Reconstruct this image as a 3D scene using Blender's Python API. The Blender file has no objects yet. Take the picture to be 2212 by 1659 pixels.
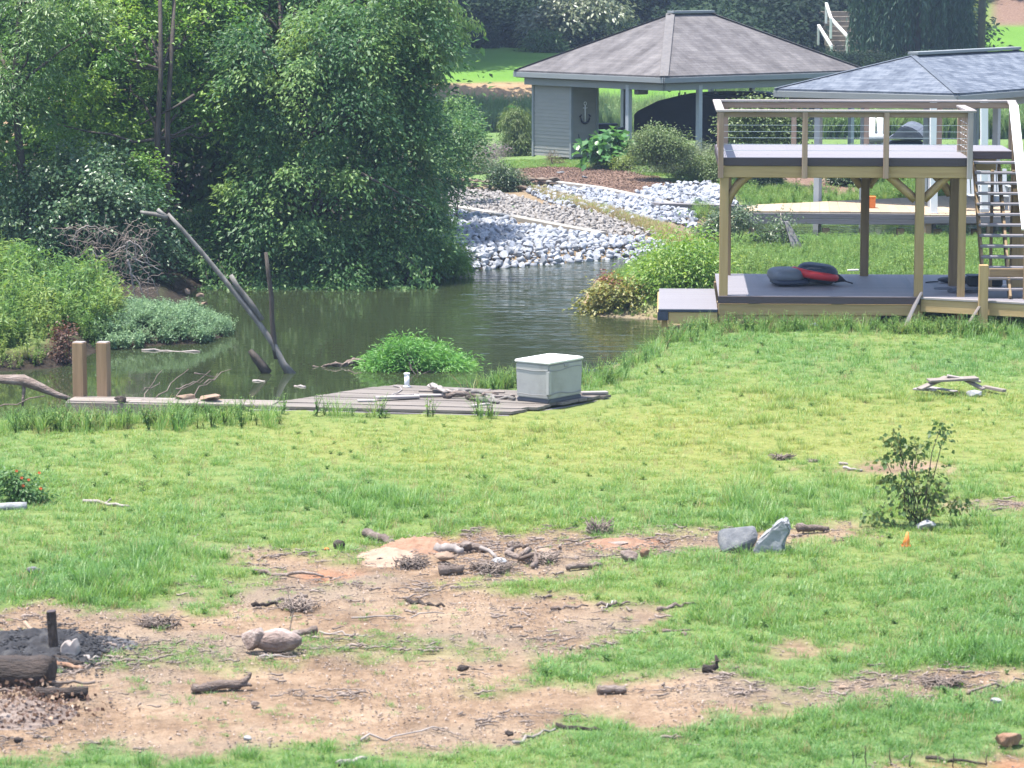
import bpy, bmesh, math, random
import numpy as np
from mathutils import Vector, Matrix

SC = bpy.context.scene
COL = SC.collection
RG = np.random.default_rng(11)
random.seed(11)

# ------------------------------------------------------------------ camera, sky, sun, exposure
F, CX, CY, HC = 6760.0, 1106.0, 829.5, 6.03       # reference pixels (2212 x 1659), camera height in metres
TH = math.atan((829.5 + 84.0) / F)
cam = bpy.data.cameras.new('camera')
cam.lens = F / 2212.0 * 36.0
cam.sensor_width = 36.0
cam.clip_start = 0.5
cam.clip_end = 2000.0
camo = bpy.data.objects.new('camera', cam)
COL.objects.link(camo)
camo.location = (0, 0, HC)
camo.rotation_euler = (math.pi / 2 - TH, 0, 0)
SC.camera = camo
cam.dof.use_dof = True
cam.dof.focus_distance = 60.0
cam.dof.aperture_fstop = 5.6

SUN = Vector((-0.25, -0.03, 1.0)).normalized()       # towards the sun: high, a little to the left
w = bpy.data.worlds.new('World')
SC.world = w
w.use_nodes = True
nt = w.node_tree
sky = nt.nodes.new('ShaderNodeTexSky')
sky.sky_type = 'NISHITA'
sky.sun_disc = False
sky.sun_elevation = math.asin(SUN.z)
sky.sun_rotation = math.atan2(SUN.x, SUN.y)
sky.air_density = 1.0
sky.dust_density = 1.6
nt.links.new(sky.outputs[0], nt.nodes['Background'].inputs[0])
nt.nodes['Background'].inputs[1].default_value = 0.135
sl = bpy.data.lights.new('sun', 'SUN')
sl.energy = 3.9
sl.angle = math.radians(0.55)
sl.color = (1.0, 0.95, 0.87)
so = bpy.data.objects.new('sun', sl)
COL.objects.link(so)
so.location = (0, 0, 60)
so.rotation_euler = SUN.to_track_quat('Z', 'Y').to_euler()
vs = SC.view_settings
vs.view_transform = 'Standard'
vs.look = 'None'
vs.gamma = 1.0
vs.use_curve_mapping = False
vs.exposure = 1.65
SC.cycles.max_bounces = 8
SC.cycles.diffuse_bounces = 4
SC.cycles.glossy_bounces = 3
SC.cycles.transmission_bounces = 4
SC.cycles.volume_bounces = 0
SC.cycles.caustics_reflective = False
SC.cycles.caustics_refractive = False
SC.cycles.use_denoising = True

# ------------------------------------------------------------------ geometry of the view
CT, ST = math.cos(TH), math.sin(TH)
def ray(vx, vy):
    a, b = (vx - CX) / F, (vy - CY) / F
    return np.array([a, CT - ST * b, -ST - CT * b])
def gp(vx, vy, z=0.0):
    d = ray(vx, vy); t = (z - HC) / d[2]
    return np.array([0, 0, HC]) + d * t
def at(vx, vy, Y):
    d = ray(vx, vy); return np.array([0, 0, HC]) + d * (Y / d[1])
def S(Y, z=0.0):
    return F / (Y * CT + (HC - z) * ST)

def h2(ix, iy, s):
    n = (ix * 374761393 + iy * 668265263 + s * 1442695041) & 0xffffffff
    n = ((n ^ (n >> 13)) * 1274126177) & 0xffffffff
    return ((n ^ (n >> 16)) & 0xffff) / 65535.0
def noise2(x, y, s=0):
    x = np.asarray(x, float); y = np.asarray(y, float)
    ix = np.floor(x).astype(np.int64); iy = np.floor(y).astype(np.int64)
    fx = x - ix; fy = y - iy
    fx = fx * fx * (3 - 2 * fx); fy = fy * fy * (3 - 2 * fy)
    a = h2(ix, iy, s); b = h2(ix + 1, iy, s); c = h2(ix, iy + 1, s); d = h2(ix + 1, iy + 1, s)
    return (a * (1 - fx) + b * fx) * (1 - fy) + (c * (1 - fx) + d * fx) * fy
def fbm(x, y, s=0, o=4):
    v = 0; a = 0.5; t = 0
    for k in range(o):
        v = v + a * noise2(np.asarray(x) * 2 ** k, np.asarray(y) * 2 ** k, s + k); t += a; a *= 0.55
    return v / t
def sstep(a, b, x):
    t = np.clip((x - a) / (b - a), 0, 1); return t * t * (3 - 2 * t)
def sdf(poly, x, y):
    """signed distance, positive inside"""
    x = np.asarray(x, float); y = np.asarray(y, float)
    d = np.full(x.shape, 1e9); ins = np.zeros(x.shape, bool)
    n = len(poly)
    for i in range(n):
        ax, ay = poly[i]; bx, by = poly[(i + 1) % n]
        ex, ey = bx - ax, by - ay
        wx, wy = x - ax, y - ay
        t = np.clip((wx * ex + wy * ey) / (ex * ex + ey * ey + 1e-12), 0, 1)
        d = np.minimum(d, (wx - ex * t) ** 2 + (wy - ey * t) ** 2)
        c = (ay > y) != (by > y)
        with np.errstate(divide='ignore', invalid='ignore'):
            xi = (bx - ax) * (y - ay) / (by - ay + 1e-30) + ax
        ins ^= c & (x < xi)
    d = np.sqrt(d)
    return np.where(ins, d, -d)
def wpoly(pts, z=0.0):
    return [tuple(gp(a, b, z)[:2]) for a, b in pts]

WZ = -0.4
P_NEAR = wpoly([(-900, 960), (0, 946), (140, 940), (560, 930), (640, 914), (860, 904), (960, 884), (1020, 872), (1110, 866), (1200, 860), (1262, 840), (1300, 806), (1350, 772), (1420, 742),
                (1462, 712), (1440, 692), (1290, 684), (1250, 655), (1290, 600), (1400, 562), (1500, 540), (1600, 538), (1900, 542), (2300, 542), (3000, 546)], WZ)
P_NEAR += [(60, 40), (60, -80), (-60, -80), (-60, 40)]
P_LEFT = wpoly([(-900, 780), (0, 803), (130, 795), (190, 768), (235, 752), (440, 742), (492, 724), (470, 706), (425, 688), (400, 660), (405, 634), (450, 616), (560, 604), (700, 604),
                (850, 608), (930, 600), (985, 578), (1010, 562), (960, 490), (900, 430), (800, 340), (-900, 330)], WZ)
P_MID = wpoly([(700, 600), (900, 600), (960, 600), (1015, 583), (1100, 577), (1200, 569), (1330, 557), (1430, 547), (1470, 522), (1500, 492), (1560, 472), (1700, 462), (2100, 452),
               (2600, 445), (2600, 312), (1700, 312), (1500, 308), (1300, 303), (1130, 295), (1000, 299), (700, 305)], WZ)
P_FAR = wpoly([(-600, 284), (900, 282), (1130, 279), (1700, 296), (2300, 300), (3200, 305)], WZ) + [(160, 120), (160, 420), (-160, 420), (-160, 120)]

def H(x, y):
    x = np.asarray(x, float); y = np.asarray(y, float)
    under = lambda d: -0.4 + np.maximum(0.4 * d, -0.8)
    d = sdf(P_NEAR, x, y)
    und = 0.10 * (fbm(x * 0.35, y * 0.35, 3) - 0.5) + 0.05 * (fbm(x * 1.3, y * 1.3, 5) - 0.5)
    h = np.where(d > 0, -0.4 + 0.41 * sstep(0, 1.1, d) + und * sstep(0, 1.5, d), under(d))
    d = sdf(P_LEFT, x, y)
    h = np.maximum(h, np.where(d > 0, -0.4 + 0.22 * sstep(0, 0.6, d) + 0.055 * np.minimum(d, 9), under(d)))
    d = sdf(P_MID, x, y)
    h = np.maximum(h, np.where(d > 0, -0.4 + 0.18 * sstep(0, 0.5, d) + 0.052 * np.minimum(d, 9.5), under(d)))
    d = sdf(P_FAR, x, y)
    yy = np.maximum(y - 150, 0)
    h = np.maximum(h, np.where(d > 0, -0.4 + 1.35 * sstep(0.3, 5.5, d) + 0.033 * np.minimum(d, 60) + 0.10 * np.minimum(yy, 40) + 0.5 * (fbm(x * .05, y * .05, 9) - .5) * sstep(4, 20, d), under(d)))
    return h
def Hz(x, y):
    return float(H(np.array([x]), np.array([y]))[0])
def hit(vx, vy, y0=20.0, y1=200.0, n=700):
    """where the line of sight through a reference pixel meets the ground (or the water)"""
    d = ray(vx, vy)
    Y = np.linspace(y0, y1, n); t = Y / d[1]
    X = d[0] * t; Z = HC + d[2] * t
    g = np.maximum(H(X, Y), WZ)
    k = np.argmax(Z <= g)
    if Z[k] > g[k]: k = n - 1
    if k == 0: return np.array([X[0], Y[0], g[0]])
    a = (Z[k - 1] - g[k - 1]); b = (g[k] - Z[k]); f = a / (a + b + 1e-9)
    yy = Y[k - 1] + (Y[k] - Y[k - 1]) * f
    p = at(vx, vy, yy); return p

# ------------------------------------------------------------------ object helpers
WM = {}
def setw(o, M, parent=None):
    WM[o.name] = M.copy()
    if parent is not None:
        o.parent = parent
        o.matrix_basis = WM[parent.name].inverted() @ M
    else:
        o.matrix_basis = M
def tag(o, label=None, cat=None, group=None, kind=None):
    if label: o['label'] = label
    if cat: o['category'] = cat
    if group: o['group'] = group
    if kind: o['kind'] = kind
    return o
def thing(name, label, cat, loc, group=None, rz=0.0):
    o = bpy.data.objects.new(name, None)
    o.empty_display_size = 0.2
    COL.objects.link(o)
    setw(o, Matrix.Translation(Vector(loc)) @ Matrix.Rotation(rz, 4, 'Z'))
    return tag(o, label, cat, group)
def mesh_np(name, V, faces, mat=None, attrs=None, smooth=False):
    """faces: list of int arrays (n,3) / (n,4)"""
    me = bpy.data.meshes.new(name)
    V = np.asarray(V, np.float32)
    faces = [np.asarray(f, np.int32) for f in faces if len(f)]
    lv = np.concatenate([f.ravel() for f in faces])
    tot = np.concatenate([np.full(len(f), f.shape[1], np.int32) for f in faces])
    st = np.concatenate([[0], np.cumsum(tot)[:-1]]).astype(np.int32)
    me.vertices.add(len(V)); me.vertices.foreach_set('co', V.ravel())
    me.loops.add(len(lv)); me.loops.foreach_set('vertex_index', lv)
    me.polygons.add(len(tot)); me.polygons.foreach_set('loop_start', st); me.polygons.foreach_set('loop_total', tot)
    if smooth: me.polygons.foreach_set('use_smooth', np.ones(len(tot), bool))
    for k, a in (attrs or {}).items():
        a = np.asarray(a, np.float32)
        if a.ndim == 1:
            at_ = me.attributes.new(k, 'FLOAT', 'POINT'); at_.data.foreach_set('value', a)
        else:
            at_ = me.attributes.new(k, 'FLOAT_COLOR', 'POINT')
            at_.data.foreach_set('color', np.concatenate([a, np.ones((len(a), 1), np.float32)], 1).ravel())
    me.update(calc_edges=True)
    if mat: me.materials.append(mat)
    return me
def link(name, me, parent=None, M=None, base=None):
    """mesh in world coordinates (origin moved to base), or with its own matrix M"""
    if base is not None:
        b = Vector(base)
        me.transform(Matrix.Translation(-b)); M = Matrix.Translation(b)
    o = bpy.data.objects.new(name, me)
    COL.objects.link(o)
    setw(o, M if M is not None else (WM[parent.name].copy() if False else Matrix.Identity(4)), parent)
    return o
def solo(name, me, label, cat, base, group=None):
    return tag(link(name, me, base=base), label, cat, group)

_bx = {}
def box_me(lx, ly, lz, mat, bev=0.0):
    k = (round(lx, 3), round(ly, 3), round(lz, 3), mat.name, bev)
    if k in _bx: return _bx[k]
    bm = bmesh.new()
    bmesh.ops.create_cube(bm, size=1.0, matrix=Matrix.Diagonal((lx, ly, lz, 1)))
    if bev: bmesh.ops.bevel(bm, geom=bm.edges[:], offset=bev, segments=1, affect='EDGES')
    me = bpy.data.meshes.new('board'); bm.to_mesh(me); bm.free()
    me.materials.append(mat); _bx[k] = me
    return me
def beam(name, p0, p1, wd, hh, mat, parent=None, up=(0, 0, 1), bev=0.006):
    """board from p0 to p1 (centre line), width wd across, height hh along 'up'; local X is the grain"""
    p0 = Vector(p0); p1 = Vector(p1)
    x = (p1 - p0); L = x.length; x.normalize()
    u = Vector(up)
    if abs(x.dot(u.normalized())) > 0.97: u = Vector((0, 1, 0))
    y = u.cross(x).normalized(); z = x.cross(y)
    M = Matrix((x, y, z)).transposed().to_4x4(); M.translation = (p0 + p1) / 2
    return link(name, box_me(L, wd, hh, mat, bev), parent, M)
def tube(path, rad, n=8, wob=0.0, caps=True, flat=1.0):
    P = np.asarray(path, float); m = len(P)
    rad = np.broadcast_to(np.asarray(rad, float), (m,))
    T = np.gradient(P, axis=0); T /= np.linalg.norm(T, axis=1)[:, None] + 1e-9
    ref = np.array([0, 0, 1.0]) if abs(T[:, 2]).mean() < 0.8 else np.array([0, 1.0, 0])
    V = []
    ang = np.arange(n) * 2 * math.pi / n
    for i in range(m):
        a = np.cross(ref, T[i]); a /= np.linalg.norm(a) + 1e-9
        b = np.cross(T[i], a)
        r = rad[i] * (1 + wob * (RG.random(n) - 0.5))
        V.append(P[i] + (np.cos(ang) * r)[:, None] * a + (np.sin(ang) * r * flat)[:, None] * b)
    V = np.concatenate(V)
    i0 = np.arange(m - 1)[:, None] * n; j = np.arange(n)[None]; k = (j + 1) % n
    Q = np.stack([i0 + j, i0 + k, i0 + n + k, i0 + n + j], -1).reshape(-1, 4)
    if not caps: return V, Q, np.zeros((0, 3), int)
    c0, c1 = len(V), len(V) + 1
    V = np.concatenate([V, P[:1], P[-1:]])
    jj = np.arange(n); kk = (jj + 1) % n
    Tr = np.concatenate([np.stack([kk, jj, np.full(n, c0)], 1), np.stack([(m - 1) * n + jj, (m - 1) * n + kk, np.full(n, c1)], 1)])
    return V, Q, Tr
class Join:
    def __init__(s): s.V = []; s.Q = []; s.T = []; s.n = 0
    def add(s, V, Q=None, T=None):
        s.V.append(np.asarray(V, float))
        if Q is not None and len(Q): s.Q.append(np.asarray(Q) + s.n)
        if T is not None and len(T): s.T.append(np.asarray(T) + s.n)
        s.n += len(V); return s
    def mesh(s, name, mat, smooth=False, attrs=None):
        f = []
        if s.Q: f.append(np.concatenate(s.Q))
        if s.T: f.append(np.concatenate(s.T))
        return mesh_np(name, np.concatenate(s.V), f, mat, attrs, smooth)
def wander(p0, p1, n, amp):
    t = np.linspace(0, 1, n)[:, None]
    p0 = np.asarray(p0, float); p1 = np.asarray(p1, float)
    P = p0 * (1 - t) + p1 * t
    P[1:-1] += (RG.random((n - 2, 3)) - 0.5) * 2 * amp
    return P
def hull(n, sx, sy, sz, seed, mat, name='stone', sub=False, boxy=0.0):
    r = np.random.default_rng(seed)
    bm = bmesh.new()
    for k in range(n):
        v = r.normal(size=3); v /= np.linalg.norm(v); v *= 0.75 + 0.25 * r.random()
        if boxy: v = np.clip(v * 1.6, -1, 1) * boxy + v * (1 - boxy)
        bm.verts.new((v[0] * sx, v[1] * sy, v[2] * sz))
    g = bmesh.ops.convex_hull(bm, input=bm.verts[:])
    bmesh.ops.delete(bm, geom=[e for e in g['geom_unused'] if isinstance(e, bmesh.types.BMVert)], context='VERTS')
    if sub: bmesh.ops.bevel(bm, geom=bm.edges[:], offset=min(sx, sy, sz) * 0.08, segments=1, affect='EDGES')
    me = bpy.data.meshes.new(name); bm.to_mesh(me); bm.free()
    me.materials.append(mat)
    return me
def prism(pts_bottom, pts_top, mat, name):
    n = len(pts_bottom)
    V = [tuple(p) for p in pts_bottom] + [tuple(p) for p in pts_top]
    fs = [tuple(range(n))[::-1], tuple(range(n, 2 * n))] + [(i, (i + 1) % n, n + (i + 1) % n, n + i) for i in range(n)]
    me = bpy.data.meshes.new(name); me.from_pydata(V, [], fs); me.update(); me.materials.append(mat)
    return me

# ------------------------------------------------------------------ materials
def nn(t, typ, **kw):
    n = t.nodes.new(typ)
    for k, v in kw.items(): setattr(n, k, v)
    return n
def ramp(t, fac, stops):
    r = nn(t, 'ShaderNodeValToRGB')
    el = r.color_ramp.elements
    while len(el) < len(stops): el.new(0.5)
    for e, (p, c) in zip(el, stops):
        e.position = p; e.color = (*c, 1)
    t.links.new(fac, r.inputs[0]); return r.outputs[0]
def noise_node(t, vec, scale, detail=5, rough=0.6):
    n = nn(t, 'ShaderNodeTexNoise'); n.inputs['Scale'].default_value = scale
    n.inputs['Detail'].default_value = detail; n.inputs['Roughness'].default_value = rough
    if vec is not None: t.links.new(vec, n.inputs['Vector'])
    return n.outputs[0]
def mixc(t, fac, a, b, mode='MIX'):
    m = nn(t, 'ShaderNodeMix', data_type='RGBA', blend_type=mode)
    for s, v in ((0, fac), (6, a), (7, b)):
        if isinstance(v, (int, float)): m.inputs[s].default_value = v
        elif isinstance(v, tuple): m.inputs[s].default_value = (*v, 1)
        else: t.links.new(v, m.inputs[s])
    return m.outputs[2]
def math_(t, op, a, b=0.0, clamp=False):
    m = nn(t, 'ShaderNodeMath', operation=op, use_clamp=clamp)
    for s, v in ((0, a), (1, b)):
        if isinstance(v, (int, float)): m.inputs[s].default_value = v
        else: t.links.new(v, m.inputs[s])
    return m.outputs[0]
def newmat(name):
    m = bpy.data.materials.new(name); m.use_nodes = True
    t = m.node_tree; b = t.nodes['Principled BSDF']
    return m, t, b
def bump(t, b, hgt, strength, dist=0.02):
    n = nn(t, 'ShaderNodeBump'); n.inputs['Strength'].default_value = strength; n.inputs['Distance'].default_value = dist
    t.links.new(hgt, n.inputs['Height']); t.links.new(n.outputs[0], b.inputs['Normal'])
def pmat(name, stops, scale=4.0, rough=0.75, stretch=(1, 1, 1), bmp=0.3, bdist=0.01, spec=0.3, detail=6, coord='Object', rnd=0.25, metal=0.0, fine=0.0):
    """noise driven colour along stops, a per-object shift in brightness, fine relief"""
    m, t, b = newmat(name)
    tc = nn(t, 'ShaderNodeTexCoord'); mp = nn(t, 'ShaderNodeMapping')
    mp.inputs['Scale'].default_value = stretch
    t.links.new(tc.outputs[coord], mp.inputs['Vector'])
    oi = nn(t, 'ShaderNodeObjectInfo')
    cmb = nn(t, 'ShaderNodeCombineXYZ')
    for k in range(3): t.links.new(math_(t, 'MULTIPLY', oi.outputs['Random'], 37.0 + 11 * k), cmb.inputs[k])
    va = nn(t, 'ShaderNodeVectorMath', operation='ADD')
    t.links.new(mp.outputs[0], va.inputs[0]); t.links.new(cmb.outputs[0], va.inputs[1])
    nz = noise_node(t, va.outputs[0], scale, detail)
    c = ramp(t, nz, stops)
    if rnd:
        v = math_(t, 'MULTIPLY_ADD', oi.outputs['Random'], rnd); v.node.inputs[2].default_value = 1 - rnd / 2
        hs = nn(t, 'ShaderNodeHueSaturation'); t.links.new(c, hs.inputs['Color']); t.links.new(v, hs.inputs['Value'])
        c = hs.outputs[0]
    if fine:
        n2 = noise_node(t, va.outputs[0], scale * 9, 3, 0.7)
        f2 = math_(t, 'MULTIPLY_ADD', n2, fine); f2.node.inputs[2].default_value = 1 - fine / 2
        hs = nn(t, 'ShaderNodeHueSaturation'); t.links.new(c, hs.inputs['Color']); t.links.new(f2, hs.inputs['Value'])
        c = hs.outputs[0]
    t.links.new(c, b.inputs['Base Color'])
    b.inputs['Roughness'].default_value = rough
    b.inputs['Specular IOR Level'].default_value = spec
    b.inputs['Metallic'].default_value = metal
    if bmp: bump(t, b, noise_node(t, va.outputs[0], scale * 4, 5), bmp, bdist)
    return m
def leafmat(name, dark, mid, light, trans=0.35, rough=0.45, spec=0.35, patch=0.25, instanced=False):
    """leaf colour from a per-leaf tint; thin, lets light through"""
    m, t, b = newmat(name)
    a = nn(t, 'ShaderNodeAttribute', attribute_name='tint')
    fac = a.outputs['Fac']
    geo = nn(t, 'ShaderNodeNewGeometry')
    nz = noise_node(t, geo.outputs['Position'], 0.7, 3)
    f = math_(t, 'MULTIPLY_ADD', math_(t, 'SUBTRACT', nz, 0.5), patch * 2); t.links.new(fac, f.node.inputs[2])
    if instanced:
        i = nn(t, 'ShaderNodeAttribute', attribute_name='tone', attribute_type='INSTANCER')
        f = math_(t, 'ADD', f, math_(t, 'SUBTRACT', i.outputs['Fac'], 0.5))
    c = ramp(t, f, [(0.0, dark), (0.5, mid), (1.0, light)])
    t.links.new(c, b.inputs['Base Color'])
    b.inputs['Roughness'].default_value = rough
    b.inputs['Specular IOR Level'].default_value = spec
    tr = nn(t, 'ShaderNodeBsdfTranslucent')
    hs = nn(t, 'ShaderNodeHueSaturation'); hs.inputs['Value'].default_value = 1.25; hs.inputs['Hue'].default_value = 0.485; hs.inputs['Saturation'].default_value = 1.1
    t.links.new(c, hs.inputs['Color']); t.links.new(hs.outputs[0], tr.inputs[0])
    mx = nn(t, 'ShaderNodeMixShader'); mx.inputs[0].default_value = trans
    t.links.new(b.outputs[0], mx.inputs[1]); t.links.new(tr.outputs[0], mx.inputs[2])
    t.links.new(mx.outputs[0], t.nodes['Material Output'].inputs['Surface'])
    return m

M = {}
M['deckwood'] = pmat('treated_pine', [(0.25, (0.26, 0.175, 0.08)), (0.5, (0.34, 0.235, 0.11)), (0.8, (0.41, 0.29, 0.15))], 3.0, 0.75, (0.35, 5, 5), 0.25)
M['railwood'] = pmat('rail_wood', [(0.25, (0.18, 0.12, 0.08)), (0.5, (0.27, 0.19, 0.135)), (0.8, (0.34, 0.255, 0.185))], 3.0, 0.75, (0.35, 5, 5), 0.25)
M['railcap'] = pmat('weathered_cap', [(0.25, (0.21, 0.185, 0.18)), (0.6, (0.29, 0.26, 0.25)), (0.85, (0.36, 0.33, 0.32))], 3.0, 0.7, (0.35, 5, 5), 0.25)
M['stairwood'] = pmat('stair_wood', [(0.25, (0.15, 0.10, 0.055)), (0.5, (0.21, 0.145, 0.08)), (0.8, (0.27, 0.19, 0.10))], 3.0, 0.75, (0.35, 5, 5), 0.25)
M['composite'] = pmat('composite_board', [(0.2, (0.165, 0.155, 0.17)), (0.6, (0.185, 0.174, 0.19)), (0.9, (0.205, 0.193, 0.21))], 2.0, 0.6, (0.3, 6, 6), 0.15, rnd=0.08)
M['fascia'] = pmat('dark_fascia', [(0.2, (0.048, 0.036, 0.040)), (0.8, (0.065, 0.050, 0.056))], 2.0, 0.65, (0.3, 6, 6), 0.15, rnd=0.1)
M['cable'] = pmat('steel_cable', [(0.3, (0.60, 0.61, 0.63)), (0.7, (0.70, 0.71, 0.73))], 8, 0.45, bmp=0, metal=0.0)
M['posttan'] = pmat('tan_post', [(0.25, (0.17, 0.108, 0.062)), (0.5, (0.235, 0.152, 0.09)), (0.8, (0.30, 0.20, 0.122))], 3.0, 0.75, (0.35, 5, 5), 0.25)
M['hipcap'] = pmat('hip_cap_shingle', [(0.25, (0.085, 0.079, 0.079)), (0.6, (0.118, 0.111, 0.11))], 8.0, 0.9, bmp=0.3)
M['hipcap2'] = pmat('blue_hip_cap', [(0.25, (0.06, 0.072, 0.095)), (0.6, (0.09, 0.105, 0.13))], 8.0, 0.9, bmp=0.3)
M['greywood'] = pmat('grey_wood', [(0.2, (0.12, 0.10, 0.09)), (0.5, (0.20, 0.17, 0.15)), (0.85, (0.30, 0.27, 0.24))], 3.0, 0.85, (0.3, 6, 6), 0.4, rnd=0.35)
M['dockwood'] = pmat('old_dock_wood', [(0.2, (0.085, 0.072, 0.062)), (0.5, (0.14, 0.122, 0.107)), (0.85, (0.20, 0.178, 0.16))], 3.0, 0.85, (0.3, 6, 6), 0.4, rnd=0.3)
M['pierwood'] = pmat('pier_wood', [(0.2, (0.27, 0.20, 0.13)), (0.5, (0.33, 0.255, 0.175)), (0.85, (0.40, 0.32, 0.235))], 3.0, 0.85, (0.3, 6, 6), 0.3, rnd=0.2)
M['pierside'] = pmat('pier_side', [(0.2, (0.10, 0.09, 0.09)), (0.5, (0.15, 0.14, 0.145)), (0.85, (0.21, 0.20, 0.20))], 3.0, 0.85, (0.3, 6, 6), 0.3, rnd=0.2)
M['bark'] = pmat('bark', [(0.25, (0.035, 0.028, 0.024)), (0.6, (0.075, 0.062, 0.052)), (0.85, (0.13, 0.115, 0.10))], 9.0, 0.9, (1, 1, 0.3), 0.6, 0.02)
M['deadbark'] = pmat('dead_wood', [(0.25, (0.075, 0.068, 0.062)), (0.55, (0.155, 0.144, 0.134)), (0.85, (0.28, 0.265, 0.25))], 9.0, 0.85, (1, 1, 0.4), 0.5, 0.01)
M['driftwood'] = pmat('driftwood', [(0.2, (0.14, 0.12, 0.11)), (0.5, (0.24, 0.21, 0.195)), (0.85, (0.38, 0.345, 0.325))], 6.0, 0.85, (1, 1, 1), 0.4, 0.01, rnd=0.3)
M['log'] = pmat('fallen_log', [(0.2, (0.09, 0.065, 0.055)), (0.5, (0.17, 0.13, 0.11)), (0.85, (0.36, 0.31, 0.28))], 7.0, 0.85, (0.5, 1.6, 1.6), 1.0, 0.04, rnd=0.4)
M['barkless'] = pmat('weathered_log', [(0.25, (0.10, 0.066, 0.055)), (0.5, (0.25, 0.19, 0.165)), (0.75, (0.45, 0.39, 0.36))], 6, 0.75, (0.6, 1.5, 1.5), 0.9, 0.03, rnd=0.2)
M['palewood'] = pmat('pale_split_wood', [(0.2, (0.22, 0.18, 0.155)), (0.5, (0.33, 0.285, 0.26)), (0.85, (0.45, 0.41, 0.38))], 6, 0.8, bmp=0.4)
M['char'] = pmat('charred_wood', [(0.25, (0.022, 0.019, 0.019)), (0.55, (0.06, 0.045, 0.038)), (0.85, (0.12, 0.10, 0.09))], 7.0, 0.8, (0.5, 1.6, 1.6), 1.0, 0.05, rnd=0.2)
M['twig'] = pmat('twig', [(0.25, (0.12, 0.092, 0.078)), (0.6, (0.21, 0.17, 0.145)), (0.85, (0.33, 0.285, 0.25))], 8.0, 0.9, bmp=0, rnd=0.6)
M['riprap'] = pmat('limestone_riprap', [(0.2, (0.19, 0.205, 0.235)), (0.5, (0.275, 0.29, 0.325)), (0.85, (0.38, 0.395, 0.425))], 3.0, 0.85, bmp=0.4, bdist=0.02, rnd=0.35)
M['gravel'] = pmat('tan_gravel', [(0.2, (0.15, 0.14, 0.135)), (0.5, (0.23, 0.215, 0.205)), (0.85, (0.33, 0.305, 0.285))], 3.0, 0.85, bmp=0.4, bdist=0.02, rnd=0.5)
M['concrete'] = pmat('pale_concrete', [(0.2, (0.22, 0.205, 0.185)), (0.6, (0.29, 0.275, 0.25)), (0.9, (0.35, 0.335, 0.305))], 3.0, 0.85, bmp=0.2)
M['wallstone'] = pmat('brown_stone', [(0.2, (0.08, 0.058, 0.042)), (0.5, (0.14, 0.105, 0.08)), (0.85, (0.22, 0.175, 0.14))], 5.0, 0.9, bmp=0.5, bdist=0.02, rnd=0.4)
M['siding'] = pmat('grey_siding', [(0.2, (0.185, 0.185, 0.17)), (0.8, (0.21, 0.21, 0.194))], 2.0, 0.55, bmp=0.0, rnd=0.05)
M['trim'] = pmat('grey_trim', [(0.2, (0.17, 0.185, 0.19)), (0.8, (0.20, 0.215, 0.22))], 2.0, 0.55, bmp=0.0, rnd=0.05)
M['whitepaint'] = pmat('white_paint', [(0.2, (0.62, 0.62, 0.62)), (0.8, (0.72, 0.72, 0.72))], 3.0, 0.5, bmp=0.1, rnd=0.05)
M['postgrey'] = pmat('post_grey', [(0.2, (0.25, 0.27, 0.29)), (0.8, (0.32, 0.34, 0.36))], 3.0, 0.6, bmp=0.1, rnd=0.1)
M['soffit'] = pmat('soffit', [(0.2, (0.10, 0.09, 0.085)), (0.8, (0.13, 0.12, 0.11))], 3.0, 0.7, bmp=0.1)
M['black'] = pmat('black_fabric', [(0.2, (0.009, 0.010, 0.016)), (0.8, (0.018, 0.019, 0.026))], 2.0, 0.7, bmp=0.3, bdist=0.03)
M['navy'] = pmat('navy_fabric', [(0.2, (0.012, 0.018, 0.035)), (0.8, (0.03, 0.04, 0.065))], 3.0, 0.55, bmp=0.3, bdist=0.02)
M['red'] = pmat('red_fabric', [(0.2, (0.40, 0.018, 0.025)), (0.8, (0.52, 0.03, 0.035))], 3.0, 0.5, bmp=0.2, bdist=0.02)
M['greyfab'] = pmat('grey_fabric', [(0.2, (0.10, 0.115, 0.145)), (0.8, (0.16, 0.175, 0.20))], 3.0, 0.55, bmp=0.2, bdist=0.02)
M['boatgrey'] = pmat('boat_cover_fabric', [(0.2, (0.05, 0.055, 0.07)), (0.7, (0.12, 0.13, 0.155))], 2.0, 0.5, bmp=0.4, bdist=0.04)
M['boxplastic'] = pmat('box_plastic', [(0.25, (0.22, 0.215, 0.195)), (0.5, (0.31, 0.31, 0.295)), (0.8, (0.33, 0.33, 0.315))], 2.2, 0.55, bmp=0.08, rnd=0.0, fine=0.1)
M['lidplastic'] = pmat('lid_plastic', [(0.2, (0.62, 0.62, 0.60)), (0.8, (0.70, 0.70, 0.68))], 3.0, 0.5, bmp=0.08, rnd=0.0)
M['seam'] = pmat('box_seam', [(0.2, (0.20, 0.20, 0.20)), (0.8, (0.24, 0.24, 0.24))], 3.0, 0.6, bmp=0)
M['plinth'] = pmat('dark_plinth', [(0.2, (0.05, 0.055, 0.07)), (0.8, (0.075, 0.08, 0.095))], 3.0, 0.6, bmp=0.1)
M['orange'] = pmat('orange_plastic', [(0.2, (0.62, 0.16, 0.03)), (0.8, (0.72, 0.20, 0.04))], 3.0, 0.45, bmp=0)
M['flower'] = pmat('orange_petal', [(0.2, (0.62, 0.10, 0.03)), (0.8, (0.75, 0.18, 0.06))], 3.0, 0.6, bmp=0)
M['clay'] = pmat('red_clay', [(0.2, (0.15, 0.08, 0.052)), (0.5, (0.22, 0.13, 0.085)), (0.85, (0.28, 0.19, 0.135))], 6.0, 0.95, bmp=0.8, bdist=0.03)
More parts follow.
